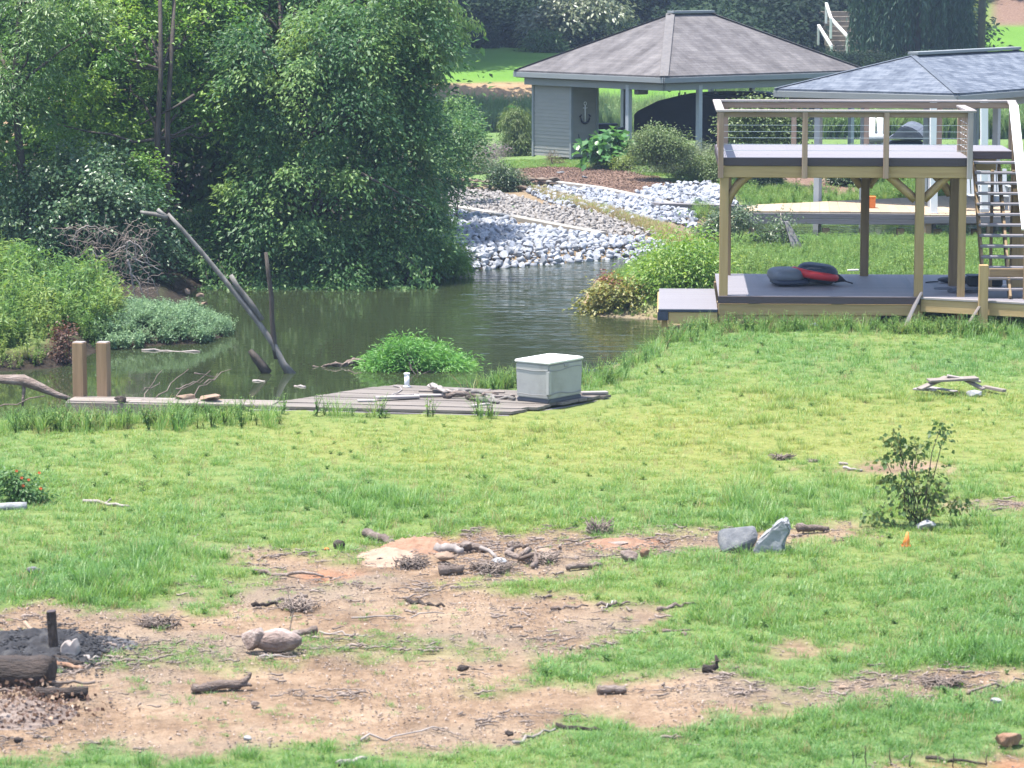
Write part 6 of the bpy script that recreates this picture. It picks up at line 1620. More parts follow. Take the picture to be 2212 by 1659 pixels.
    sh('railing_shrub', 'tall leafy shrub seen through the left bay of the upper railing', 1640, 345, [(1610, 265, 50, 40), (1670, 270, 55, 42), (1710, 285, 36, 30), (1640, 240, 60, 24), (1700, 240, 40, 20)], LM, Y=84, ncl=240, nlf=80, spread=.16, leaf=(.09, .045), seed=53)
    sh('dark_shrub', 'dark rounded shrub under the upper deck, behind the pier shelter post', 1840, 402, [(1835, 378, 44, 26)], LD, ncl=90, nlf=80, spread=.13, leaf=(.07, .035), seed=54)
    sh('dark_shrub', 'dark leafy shrub beneath the left brace of the upper deck', 1650, 410, [(1655, 388, 36, 22), (1620, 380, 20, 16)], LD, ncl=70, nlf=70, spread=.12, leaf=(.075, .03), seed=55)
    BED4 = [tuple(hit(*p, 55, 130)[:2]) for p in [(1360, 428), (1430, 398), (1540, 392), (1590, 424), (1600, 458), (1540, 462), (1440, 442)]]
    sh('dark_conifer', 'dark rounded evergreen on the lawn under the right end of the boathouse roof', 1688, 200, [(1688, 183, 24, 16)], LD, Y=124, ncl=60, nlf=60, spread=.2, leaf=(.16, .06), seed=57)
    # tall weeds behind the pier, lily leaves at the right
    x, y = rand_pts(4.5, 16, 73, 92, 9000)
    d = sdf(P_MID, x, y); k = (d > .1) & (sdf(MULCH2, x, y) < 0) & (sdf(BED4, x, y) < 0)
    x, y, d = x[k], y[k], d[k]; n = len(x); nz = fbm(x * .5, y * .5, 151)
    pr = [weed_plant('pier_weed', .55, 44, .11, M['weed'], 600 + s, .35, .5, 5) for s in range(3)] + [blade_clump('pier_grass', 36, .5, .16, .014, .6, M['grass'], 610 + s, 4) for s in range(3)]
    pick = np.where(RG.random(n) < .45, RG.integers(0, 3, n), RG.integers(3, 6, n))
    scatter('pier_weeds', np.stack([x, y, H(x, y)], 1), (.35 + 1.0 * nz) * (.7 + .5 * RG.random(n)) * (.55 + .7 * sstep(9, 11, x)), RG.random(n) * 6.28, pick, pr, np.clip(.45 + .5 * (nz - .5) + .14 * RG.normal(size=n), 0, 1))
    # short turf on the garden peninsula, dry grass between the rock beds
    gl = wpoly([(1090, 342), (1230, 346), (1420, 352), (1480, 380), (1400, 380), (1290, 366), (1180, 358), (1100, 360)], .15)
    x, y = rand_pts(-2, 8, 78, 95, 26000); k = sdf(gl, x, y) > 0; x, y = x[k], y[k]; n = len(x)
    prt = [blade_clump('lawn_tuft', 18, .10, .10, .014, .7, M['grass'], 620 + s) for s in range(3)]
    scatter('garden_turf', np.stack([x, y, H(x, y)], 1), .6 + .5 * RG.random(n), RG.random(n) * 6.28, RG.integers(0, 3, n), prt, np.clip(.45 + .12 * RG.normal(size=n), 0, 1))
    ds = wpoly([(1140, 425), (1200, 432), (1330, 458), (1450, 486), (1500, 496), (1490, 520), (1440, 512), (1330, 472), (1200, 446)], -.1)
    ds2 = wpoly([(1420, 500), (1500, 490), (1560, 500), (1560, 545), (1440, 548)], -.2)
    x, y = rand_pts(-1, 7, 64, 82, 16000); k = np.maximum(sdf(ds, x, y), sdf(ds2, x, y)) > 0; x, y = x[k], y[k]; n = len(x)
    scatter('dry_grass_strip', np.stack([x, y, H(x, y)], 1), .8 + .9 * RG.random(n), RG.random(n) * 6.28, RG.integers(0, 3, n), [blade_clump('dry_tuft', 20, .16, .10, .010, .7, M['straw'], 630), blade_clump('dry_tuft', 20, .14, .10, .010, .7, M['grass'], 631), blade_clump('dry_tuft', 20, .18, .10, .010, .7, M['straw'], 632)], np.clip(.75 + .15 * RG.normal(size=n), 0, 1))
    # mulch chips
    x, y = rand_pts(-1, 8, 76, 92, 60000); k = sdf(MULCH, x, y) > 0; x, y = x[k][:9000], y[k][:9000]; n = len(x)
    mm = pmat('mulch_chip', [(.2, (.07, .042, .03)), (.5, (.15, .095, .07)), (.85, (.30, .22, .17))], 3, .95, bmp=0, rnd=.9)
    chips = [bpy.data.objects.new('chip', hull(8, 1, .35, .2, 640 + s, mm)) for s in range(4)]
    scatter('mulch_chips', np.stack([x, y, H(x, y) + .01], 1), .02 + .05 * RG.random(n), RG.random(n) * 6.28, RG.integers(0, 4, n), chips, None, RG.normal(size=(n, 2)) * .5)
    # reeds on the far bank of the pond
    x, y = rand_pts(-16, 27, 113, 124, 14000)
    d = sdf(P_FAR, x, y); k = (d > -.3) & (d < 2.6 + 2.4 * (x > 8)); x, y, d = x[k], y[k], d[k]; n = len(x)
    pr = [blade_clump('reed', 36, 1.1, .25, .035, .5, M['reed'], 650 + s, 4) for s in range(3)] + [weed_plant('reed_weed', .9, 50, .2, M['reed'], 655, .3, .4, 6)]
    nz = fbm(x * .3, y * .3, 161)
    scatter('reeds', np.stack([x, y, np.maximum(H(x, y), WZ)], 1), (.35 + .7 * nz) * (.75 + .5 * RG.random(n)) * (1 + .5 * (x > 8)), RG.random(n) * 6.28, RG.integers(0, 4, n), pr, np.clip(.5 + .7 * (nz - .5) + .1 * RG.normal(size=n), 0, 1))

def build_forest():
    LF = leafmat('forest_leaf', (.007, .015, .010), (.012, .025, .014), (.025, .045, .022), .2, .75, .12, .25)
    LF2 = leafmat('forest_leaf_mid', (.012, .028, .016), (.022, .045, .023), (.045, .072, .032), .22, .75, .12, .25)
    LMg = leafmat('magnolia_leaf', (.06, .085, .045), (.12, .15, .075), (.22, .24, .14), .25, .35, .6, .25)
    LWl = leafmat('far_willow_leaf', (.014, .042, .025), (.025, .064, .036), (.05, .095, .05), .3, .5, .35, .25)
    G = 'trees along the far edge of the lawn'
    rg = np.random.default_rng(3)
    labs = ['dark tree behind the lawn, nearest the big overhanging tree', 'dark tree behind the lawn, second from the overhanging tree', 'dark broad tree behind the lawn left of the pale tree', 'dark tree directly behind the pale flowering tree',
            'dark tree rising behind the left slope of the boathouse roof', 'dark tree rising behind the boathouse ridge', 'dark tree behind the right slope of the boathouse roof', 'dark tree left of the far garden steps', 'dark tree above the far garden steps', 'dark tree behind the willow, left one', 'dark tree behind the willow, right one']
    for k, vx in enumerate((820, 930, 1030, 1150, 1290, 1420, 1560, 1690, 1800, 1930, 1990)):
        Y = 158 + 8 * rg.random() + (6 if k > 6 else 0)
        x = at(vx, 50, Y)[0]; z = Hz(x, Y); hgt = 13 + 3 * rg.random()
        env = [(x, Y, z + hgt * .62, 3.6, 3, hgt * .33), (x + rg.normal(), Y - 1.0, z + hgt * .28, 3.0, 2, hgt * .2), (x + rg.normal() * 1.5, Y - 1.5, z + 1.2, 2.6, 1.4, 1.4)]
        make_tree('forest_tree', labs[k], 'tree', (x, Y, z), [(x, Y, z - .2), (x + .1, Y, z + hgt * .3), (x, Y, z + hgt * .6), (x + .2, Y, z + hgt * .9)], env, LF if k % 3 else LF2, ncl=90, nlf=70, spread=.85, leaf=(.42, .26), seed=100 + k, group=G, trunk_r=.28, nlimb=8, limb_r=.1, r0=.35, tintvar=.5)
    # the wood beyond reads as one dark mass
    x, y = rand_pts(-60, 60, 170, 215, 420)
    P = np.stack([x, y, H(x, y)], 1); n = len(x)
    pr = []
    for s in range(3):
        pts = crown_pts([(0, 0, 9, 4, 4, 6), (0, 0, 3.5, 3.2, 3.2, 3)], 60, 45, 1.1, .6, .2, .35, .8, 700 + s, (.7, .45), 0, .5)
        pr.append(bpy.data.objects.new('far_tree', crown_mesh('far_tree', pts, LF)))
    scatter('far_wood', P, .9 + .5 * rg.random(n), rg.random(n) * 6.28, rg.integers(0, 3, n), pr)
    # understorey along the forest edge
    x = np.concatenate([rand_pts(-26, 34, 153, 166, 520)[0], 8 + 24 * RG.random(330), -9 + 14 * RG.random(90)]); y = np.concatenate([153 + 13 * RG.random(520), 142.5 + 11 * RG.random(330), 148.5 + 5 * RG.random(90)]); P = np.stack([x, y, H(x, y)], 1); n = len(x)
    k = ~((x > (1725 - CX) * y / F) & (x < (1925 - CX) * y / F) & (y < 152)) & ~(x > (2085 - CX) * y / F); P = P[k]; n = len(P)
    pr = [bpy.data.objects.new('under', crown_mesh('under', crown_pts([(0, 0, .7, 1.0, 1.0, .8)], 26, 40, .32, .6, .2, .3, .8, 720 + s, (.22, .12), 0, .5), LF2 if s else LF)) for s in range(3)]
    scatter('forest_undergrowth', P, .35 + 1.3 * rg.random(n) ** 1.5, rg.random(n) * 6.28, rg.integers(0, 3, n), pr)
    x = 13.2 + 7 * rg.random(60); y = 134 + 4.5 * rg.random(60)
    scatter('step_groundcover', np.stack([x, y, H(x, y)], 1), .22 + .25 * rg.random(60), rg.random(60) * 6.28, rg.integers(0, 3, 60), [bpy.data.objects.new('low', p_.data) for p_ in pr])
    def Et(vx, vy, Y, rx, ry, rz): p = at(vx, vy, Y); s = S(Y, p[2]); return (p[0], Y, p[2], rx / s, ry, rz / s)
    Y = 146.5; b = hit(1200, 108, 120, 170); b = np.array([at(1195, 100, Y)[0], Y, Hz(at(1195, 100, Y)[0], Y)])
    make_tree('magnolia_tree', 'pale green flowering tree at the edge of the lawn left of the boathouse roof', 'tree', b, [b, b + [0, 0, 1.5], b + [.2, 0, 3.5]], [Et(1185, 45, Y, 52, 1.4, 24), Et(1230, 20, Y, 60, 1.4, 26), Et(1160, 60, Y, 26, .8, 12), Et(1300, 10, Y + .5, 50, 1.2, 26)], LMg, ncl=90, nlf=60, spread=.36, leaf=(.26, .12), seed=130, group=None, trunk_r=.12, nlimb=8, tipdroop=.3)
    make_shrub('lawn_shrub', 'green shrub at the foot of the pale flowering tree', 'shrub', b + [.2, -1.5, 0], [Et(1190, 98, Y - 1.5, 36, .8, 14), Et(1170, 85, Y - 1.5, 30, .8, 16)], leafmat('lawn_shrub_leaf', (.03, .08, .025), (.055, .12, .035), (.09, .17, .05), .3), ncl=40, nlf=60, spread=.25, leaf=(.22, .06), seed=131)
    # weeping willow at the right
    Y = 139.5; x0 = at(1972, 50, Y)[0]; z0 = Hz(x0, Y)
    t = thing('weeping_willow', 'tall dark weeping willow above the blue-grey roof', 'tree', (x0, Y, z0))
    tp = np.array([(x0, Y, z0 - .2), (x0 + .1, Y, z0 + 2.5), (x0, Y, z0 + 5), (x0 + .3, Y, z0 + 8)])
    link('trunk', Join().add(*tube(tp, [.35, .3, .25, .15], 9, .2)).mesh('trunk', M['bark'], True), t)
    r = np.random.default_rng(9); Ps, Ds, Ts = [], [], []; cc = []
    for k in range(330):
        a = r.random() * 6.28; q = math.sqrt(r.random()); top = np.array([x0 + math.cos(a) * q * 2.5, Y + math.sin(a) * q * 2.8, z0 + 8.5 - 3.0 * q * q + r.normal() * .5]); cc.append(top)
        L = 3.0 + 4.0 * r.random() * (0.5 + q); m = int(L * 34)
        s_ = r.random(m); P = top + np.stack([.35 * s_ * math.cos(a) + .10 * r.normal(size=m), .35 * s_ * math.sin(a) + .10 * r.normal(size=m), -L * s_], 1)
        P = P[P[:, 2] > z0 + .6]; m = len(P)
        Ps.append(P); Ds.append(np.stack([.35 * r.normal(size=m), .35 * r.normal(size=m), np.full(m, -1.)], 1)); Ts.append(np.full(m, .25 + .5 * r.random()) + .15 * r.normal(size=m))
    P, D, T = map(np.concatenate, (Ps, Ds, Ts)); m = len(P)
    N = np.stack([r.normal(size=m), r.normal(size=m) - .3, .3 * r.normal(size=m)], 1)
    link('crown', crown_mesh('crown', (P, D, N, .30 * (.7 + .6 * r.random(m)), .055 * (.7 + .6 * r.random(m)), np.clip(T, 0, 1), None), LWl), t)
    link('limbs', branches(None, tp, np.array(cc), 16, .09, .03, 3, M['bark']), t)
    # garden steps climbing the slope
    Y = 142
    st = thing('garden_steps', 'pale stone garden steps with white handrails climbing the far slope', 'steps', (*at(1830, 130, Y)[:2], 1.4))
    sg = pmat('step_stone', [(.2, (.14, .118, .09)), (.5, (.19, .165, .13)), (.85, (.25, .22, .18))], 3, .9, bmp=.2)
    for k in range(11):
        yy = Y + .5 * k; vy = 135 - 10.5 * k; p0, p1 = at(1790 - 2 * k, vy, yy), at(1905, vy, yy)
        beam('step', p0, p1, .6, .22, sg, st)
    for (va, vb) in (((1796, 100), (1768, 55)), ((1830, 78), (1795, 40)), ((1795, 40), (1785, 8))):
        pa, pb = at(*va, Y - .5), at(*vb, Y + 2.0)
        beam('handrail', pa, pb, .12, .10, M['whitepaint'], st)
        beam('rail_post', pa, pa - [0, 0, .9], .1, .1, M['whitepaint'], st); beam('rail_post', pb, pb - [0, 0, .9], .1, .1, M['whitepaint'], st)
    p = at(1705, 60, 150)
    pst = thing('tree_snag', 'pale broken snag standing left of the garden steps', 'snag', p)
    link('trunk', Join().add(*tube(np.array([p - [0, 0, 2.5], p - [.05, 0, 1], p + [.05, 0, 0], p + [.1, 0, .9]]), [.24, .2, .16, .05], 8, .3)).mesh('trunk', M['deadbark']), pst)
    p = at(2120, 95, 137); pz = Hz(p[0], 137)
    pst = thing('utility_pole', 'dark brown pole standing at the foot of the driveway slope', 'pole', (p[0], 137, pz))
    link('shaft', Join().add(*tube([(p[0], 137, pz - .3), (p[0], 137, pz + 4), (p[0] + .05, 137, pz + 9)], [.17, .16, .13], 10)).mesh('shaft', M['bark'], True), pst)
    beam('cross_arm', (p[0] - .8, 136.9, pz + 8.2), (p[0] + .9, 136.9, pz + 8.2), .1, .12, M['bark'], pst)
    # pale driveway and planting at the top right
    for k, (vx, vy, rx, rz, mt, lab) in enumerate(((2060, 85, 20, 22, LWl, 'dark green shrub right of the willow'), (2165, 128, 60, 18, LF2, 'dark low shrub above the right end of the blue-grey roof'), (2200, 18, 30, 8, LF, 'dark shrub on the gravel at the top right corner'), (2090, 30, 16, 14, leafmat('yellowish_leaf', (.12, .16, .03), (.17, .22, .04), (.22, .26, .06), .4), 'bright yellow-green shrub beside the pole'))):  # the last shrub has a bright yellow-green leaf colour
        Yk = 149 if k != 2 else 166; q = at(vx, vy, Yk)
        make_shrub('slope_shrub', lab, 'shrub', (q[0], Yk, Hz(q[0], Yk)), [(*q, rx / S(Yk, 2), .8, rz / S(Yk, 2))], mt, ncl=30, nlf=50, spread=.25, leaf=(.22, .09), seed=160 + k, group='shrubs on the far right slope')
    # lone shade trees outside the picture that throw the shade on the lawn and the bank
    for k, (vx, Y, hgt, rr, lab) in enumerate(((880, 146.0, 13, 3.6, 'large dark tree whose shade falls on the far lawn'), (890, 121.0, 12.5, 3.0, 'large dark tree whose shade falls on the far bank of the pond'))):
        x = at(vx, 100, Y)[0] - 1.0; z = Hz(x, Y)
        if True:
            make_tree('lawn_tree', lab, 'tree', (x, Y, z), [(x, Y, z), (x, Y, z + hgt * .5), (x, Y, z + hgt * .9)], [(x + .5, Y - (4 if k == 0 else 0), z + hgt * .74, rr + (2 if k == 0 else 0), 9.0 if k == 0 else 3.5, hgt * .2), (x + 3.0, Y - 1.0, z + hgt * .78, 2.2, 4, hgt * .15)], LF2, ncl=460, nlf=80, spread=.8, leaf=(.36, .22), seed=180, group=G, trunk_r=.25, nlimb=8, limb_r=.1)

# ------------------------------------------------------------------ things lying in the near meadow
def build_foreground():
    g = lambda vx, vy: hit(vx, vy, 18, 60)
    def rock(name, label, vx, vy, s, mat, seed, rz=0.0, tilt=(0, 0), sink=.25, n=20, cat='rock', group=None):
        p = g(vx, vy); from mathutils import Euler
        me = hull(n, *s, seed, M[mat], name, True, .7 if name == 'boulder' else 0.0)
        o = link(name, me, None, Matrix.Translation(Vector(p) + Vector((0, 0, s[2] * (1 - sink)))) @ Euler((tilt[0], tilt[1], rz)).to_matrix().to_4x4())
        return tag(o, label, cat, group)
    def log(label, a, b, r, mat='log', name='log', cat='log', group=None, za=0.0, zb=0.0, bend=.03, n=8, taper=.75, wob=.3, forks=()):
        p0, p1 = g(*a), g(*b); p0 = p0 + [0, 0, r * .75 + za]; p1 = p1 + [0, 0, r * taper * .75 + zb]
        L = np.linalg.norm(p1 - p0)
        path = wander(p0, p1, n, bend * L); J = Join()
        J.add(*tube(path, r * np.linspace(1, taper, n) * (.95 + .1 * RG.random(n)), 9, wob))
        for (i, dv, rr) in forks:
            J.add(*tube(wander(path[i], path[i] + np.array(dv), 5, .012), np.linspace(rr, rr * .5, 5), 6, .3))
        return solo(name, J.mesh(name, M[mat]), label, cat, p0, group)
    # pale tilted slab and dark rock
    p = g(1660, 1194); s = S(p[1])
    def W2(vx, vy, dy=0): return at(vx, vy, p[1] + dy)
    fr = [W2(1622, 1200), W2(1636, 1172), W2(1668, 1142), W2(1690, 1125), W2(1702, 1128), W2(1706, 1150), W2(1692, 1180), W2(1694, 1204)]
    bk = [q + np.array([.03, .16, .02]) for q in fr]
    me = prism(fr, bk, M['whiterock'], 'slab_rock'); bm = bmesh.new(); bm.from_mesh(me); bmesh.ops.recalc_face_normals(bm, faces=bm.faces[:]); bmesh.ops.bevel(bm, geom=bm.edges[:], offset=.018, segments=2, affect='EDGES'); bmesh.ops.triangulate(bm, faces=bm.faces[:]); bmesh.ops.subdivide_edges(bm, edges=bm.edges[:], cuts=1)
    for v in bm.verts: v.co += Vector(RG.normal(size=3)) * .006
    bm.to_mesh(me); bm.free()
    solo('slab_rock', me, 'pale grey pointed slab of rock standing in the grass', 'rock', p)
    rock('boulder', 'dark blocky boulder with a flat pale top beside the pointed slab', 1594, 1188, (.205, .18, .15), 'darkrock', 611, .2, (.12, .08), .25, 26)
    rock('rock', 'small pale rock half buried below the sapling', 2000, 1146, (.12, .1, .07), 'whiterock', 612)
    log('short stub of root lying right of the pointed slab', (1722, 1152), (1790, 1146), .05, 'log', 'root', 'root', za=.02, taper=.5)
    # orange marker cone
    c = g(1957, 1180)
    t = thing('marker_cone', 'small orange marker cone in the grass below the sapling', 'cone', c)
    link('cone', Join().add(*tube([c + [-.0, 0, .01], c + [0.01, 0, .08], c + [.014, 0, .15]], [.045, .026, .008], 14)).mesh('cone', M['orange'], False), t)
    beam('base', c + [-.05, 0, .006], c + [.05, 0, .006], .10, .012, M['orange'], t, bev=0)
    # sapling
    b = g(1985, 1138); Y = b[1]; s = S(Y, .5)
    LS = leafmat('sapling_leaf', (.04, .085, .03), (.09, .15, .045), (.24, .22, .07), .35, .5, .3, .2)
    E = lambda vx, vy, rx, rz, dy=0: (at(vx, vy, Y + dy)[0], Y + dy, at(vx, vy, Y + dy)[2], rx / s, rx / s * .7, rz / s, (rx * rz) ** .7)
    t = make_shrub('sapling', 'young tree sapling with dark glossy leaves in the meadow', 'sapling', b, [E(1965, 975, 48, 34), E(1990, 1040, 50, 34), E(1990, 1090, 70, 26), E(2035, 940, 24, 24), E(1915, 985, 18, 22), E(2070, 1085, 30, 16), E(1940, 1045, 32, 28), E(1892, 1112, 26, 16), E(1930, 945, 16, 14)], LS, ncl=125, nlf=8, spread=.06, leaf=(.062, .045), seed=70, nstem=16, stem_r=.009, r0=.3, up=.3, tipdroop=.5)
    # heap of old planks
    G = 'heap of old broken boards in the meadow'
    q = g(2070, 852); H0 = q
    for k, (a, bb, wd, th, z0_, z1_, mt, lab) in enumerate((
        ((1985, 846), (2045, 828), .14, .03, .05, .16, 'greywood', 'grey board at the left of the broken board heap, rising to the right'), ((2005, 838), (2110, 828), .22, .035, .13, .15, 'greywood', 'wide dark board lying on top of the broken board heap'),
        ((2045, 830), (2118, 838), .10, .03, .17, .11, 'driftwood', 'tan board on top of the heap sloping down to the right'), ((2085, 836), (2125, 850), .12, .035, .12, .03, 'greywood', 'pale board at the right of the heap leaning to the ground'),
        ((1975, 852), (2020, 848), .10, .03, .02, .03, 'railcap', 'short pale board lying flat at the left foot of the heap'), ((2125, 850), (2170, 852), .08, .04, .03, .02, 'greywood', 'grey board end sticking out right of the heap'), ((2010, 856), (2065, 856), .09, .02, .02, .02, 'railcap', 'white board along the front foot of the heap'))):
        pa, pb = g(*a) * [1, 0, 1] + [0, H0[1] - .1 + .06 * k, 0], g(*bb) * [1, 0, 1] + [0, H0[1] + .08 - .04 * k, 0]
        pa = at(a[0], 852, pa[1]); pb = at(bb[0], 852, pb[1]); gz = Hz(pa[0], pa[1])
        pa[2] = gz + z0_ * 1.35 + .03; pb[2] = gz + z1_ * 1.35 + .03
        tt = thing('broken_board', lab, 'board', (pa + pb) / 2, G)
        beam('board', pa, pb, wd, th, M[mt], tt)
    rock('rock', 'flat grey rock under the front of the broken board heap', 2105, 857, (.18, .1, .06), 'whiterock', 640, sink=.2)
    # white scraps
    log('pale curved stick near the sapling', (1822, 1012), (1862, 1018), .018, 'driftwood', 'stick', 'stick')
    log('short pale stick above the curved one', (1812, 1004), (1832, 1004), .02, 'driftwood', 'stick', 'stick')
    log('forked pale stick in the grass at the left', (180, 1086), (278, 1096), .022, 'driftwood', 'stick', 'stick', forks=[(3, (.08, 0, .05), .012)])
    # pair of logs
    rock('log', 'short pale-topped stump piece, left of the pair on the bare earth', 548, 1404, (.16, .12, .135), 'barkless', 671, .3, (.2, .35), .2, 15, 'log', 'pair of logs on the bare earth')
    p0, p1 = g(556, 1406), g(652, 1404); pth = np.linspace(0, 1, 9)[:, None]; pth = p0 * (1 - pth) + p1 * pth; pth[:, 2] += .085; pth[:, 1] += RG.normal(size=9) * .008
    solo('log', Join().add(*tube(pth, np.array([.055, .085, .10, .108, .108, .10, .088, .065, .03]), 14, .16)).mesh('log', M['barkless'], False), 'longer brown rounded log, right of the pair on the bare earth', 'log', p0, 'pair of logs on the bare earth')
    log('knotted pale branch crossing the pair of logs', (562, 1398), (592, 1410), .026, 'driftwood', 'branch', 'branch', za=.14, zb=.03, taper=.6)
    log('small root end behind the pair of logs', (620, 1376), (684, 1366), .025, 'log', 'root', 'root', taper=1.4)
    p = g(628, 1400); J = Join(); J.add(*tube(wander(p, p + [.0, .05, .42], 6, .02), np.linspace(.006, .003, 6), 4)); J.add(*tube(wander(p + [0, .02, .2], p + [.09, .04, .5], 5, .02), np.linspace(.004, .002, 5), 4)); J.add(*tube(wander(p + [0, .02, .28], p + [-.05, .05, .56], 5, .02), np.linspace(.004, .002, 5), 4))
    solo('dead_sprig', J.mesh('dead_sprig', M['twig']), 'thin upright dead sprig behind the pair of logs', 'sprig', p)
    log('grey log with a forked end on the bare earth', (416, 1494), (520, 1486), .04, 'log', 'log', 'log', forks=[(7, (.08, .02, .10), .03), (7, (.09, -.03, -.0), .025)], taper=.9)
    log('fat brown stick near the grass strip', (1290, 1496), (1352, 1494), .035, 'log', 'stick', 'stick', taper=.9)
    p = g(1530, 1450); J = Join(); pth = np.array([p + [-.05, 0, .03], p + [0.02, 0, .02], p + [.07, 0, .05], p + [.075, 0, .09], p + [.06, 0, .14], p + [.085, 0, .06]])
    J.add(*tube(pth[:5], [.035, .035, .028, .02, .01], 7, .4))
    solo('curled_root', J.mesh('curled_root', M['char']), 'small dark curled root sticking up at the edge of the grass', 'root', p)
    # debris band
    p = g(880, 1188); xs = np.linspace(-1, 1, 26)
    def mound(name, label, vx, vy, rx, ry, h, mat, seed, cat='mound', lump=.45):
        c = g(vx, vy); n = 60
        U, Vv = np.meshgrid(np.linspace(-1, 1, n), np.linspace(-1, 1, n)); r2 = np.sqrt(U ** 2 + Vv ** 2)
        Z = np.clip(1 - r2 ** 2, -.25, 1) * h * (1 - lump + lump * 2 * fbm(U * 7 + seed, Vv * 7, seed, 4)) * (.55 + .9 * fbm(U * 2.2 + seed, Vv * 2.2, seed + 3, 3)) - .02
        X = c[0] + U * rx; Yy = c[1] + Vv * ry
        V = np.stack([X, Yy, H(X, Yy) + Z], -1).reshape(-1, 3)
        i = np.arange(n - 1)[:, None] * n + np.arange(n - 1)[None]; Q = np.stack([i, i + 1, i + n + 1, i + n], -1).reshape(-1, 4)
        Q = Q[(r2.ravel()[Q].min(1) < 1.02)]
        return solo(name, mesh_np(name, V, [Q], M[mat], None, True), label, cat, c)
    mound('clay_mound', 'low mound of red clay at the edge of the meadow', 905, 1180, .42, .5, .09, 'clay', 5)
    mound('clay_mound', 'smaller patch of red clay crumbs below the dry root tuft', 1340, 1172, .40, .35, .05, 'clay', 6)
    mound('sand_slab', 'flat sandy slab of hard soil left of the red clay mound', 838, 1196, .34, .5, .05, 'slab', 7, 'slab', .45)
    log('grey post end lying in the grass above the sandy slab', (790, 1158), (846, 1178), .045, 'log', 'log', 'log', taper=.9)
    log('small dark stump at the edge of the grass', (728, 1184), (738, 1186), .05, 'char', 'stump', 'stump', zb=.02, bend=.0)
    rock('rock', 'brown wedge of broken stump beside the red clay mound', 1005, 1190, (.08, .08, .08), 'log', 651, cat='stump')
    log('brown split log lying right of the red clay mound', (1000, 1186), (1050, 1190), .05, 'log', 'log', 'log')
    log('pale bent root arching over the debris', (1040, 1196), (1086, 1212), .022, 'driftwood', 'root', 'root', za=.05, bend=.12)
    rock('rock', 'pale rounded stone in the middle of the debris band', 962, 1212, (.12, .1, .07), 'slab', 652)
    rock('rock', 'white flat stone in the debris right of the rounded one', 1078, 1218, (.10, .08, .04), 'whiterock', 653)
    rock('rock', 'broad pale stone near the arched root', 1180, 1196, (.12, .1, .04), 'slab', 654)
    log('thick pale root lying above the rounded stone', (940, 1190), (1000, 1196), .05, 'driftwood', 'root', 'root', bend=.08)
    log('dark split stump lying in the debris below the rounded stone', (948, 1240), (1000, 1236), .05, 'log', 'stump', 'stump')
    log('gnarled dark root knot right of the white flat stone', (1106, 1206), (1150, 1226), .035, 'log', 'root', 'root', za=.06, bend=.16)
    log('dark arched root standing clear of the debris', (1098, 1190), (1138, 1196), .022, 'log', 'root', 'root', za=.04, zb=.06, bend=.16)
    log('grey root lying along the right of the debris band', (1226, 1232), (1300, 1224), .03, 'log', 'root', 'root', bend=.06)
    p = g(1365, 1212); rock('stump', 'rough brown stump chunk near the grass at the right of the debris', 1362, 1212, (.13, .1, .085), 'log', 655, cat='stump'); rock('stump', 'reddish tip of broken wood touching the brown stump chunk', 1392, 1206, (.06, .05, .07), 'clay', 656, cat='stump')
    rock('log_chip', 'flat brown wood chip below the dry root tuft', 1335, 1178, (.12, .06, .03), 'log', 657, cat='wood chip')
    # tufts of dry roots
    def rootball(label, vx, vy, R_, n, seed, mat='twig', name='root_tuft', hh=1.0):
        c = g(vx, vy); r = np.random.default_rng(seed); J = Join()
        for k in range(n):
            a = r.random() * 6.28; e = c + np.array([math.cos(a) * R_ * (.4 + .8 * r.random()), math.sin(a) * R_ * (.4 + .6 * r.random()), R_ * hh * (.1 + .9 * r.random())])
            J.add(*tube(wander(c + np.append(r.normal(size=2) * R_ * .3, 0.0), e, 5, R_ * .18), np.linspace(.009, .003, 5), 4))
        return solo(name, J.mesh(name, M[mat]), label, 'roots', c)
    rootball('bushy tuft of dry brown roots at the grass edge', 1292, 1150, .17, 90, 1)
    rootball('low tangle of dry roots left of the rounded stone', 890, 1222, .20, 80, 2, hh=.5)
    rootball('tangle of dry twigs between the stones of the debris band', 1060, 1232, .26, 110, 3, hh=.35)
    rootball('tangle of dead roots at the right end of the debris band', 1170, 1210, .22, 80, 4, hh=.4)
    rootball('dark tangle of roots in the bare earth left of the pair of logs', 345, 1350, .24, 70, 5, hh=.4)
    rootball('dark clump of roots above the pair of logs', 640, 1312, .22, 80, 6, hh=.45)
    rootball('small dark root clump under the yellow meadow band', 1690, 992, .16, 60, 7, hh=.5)
    rootball('small brown root clump right of the dark one in the meadow', 1758, 998, .09, 40, 8, hh=.5)
    rootball('dead twigs with earth lying in the lower right track', 2035, 1478, .22, 60, 9, hh=.3)
    # longer sticks on the earth
    SG = 'sticks lying on the bare earth'
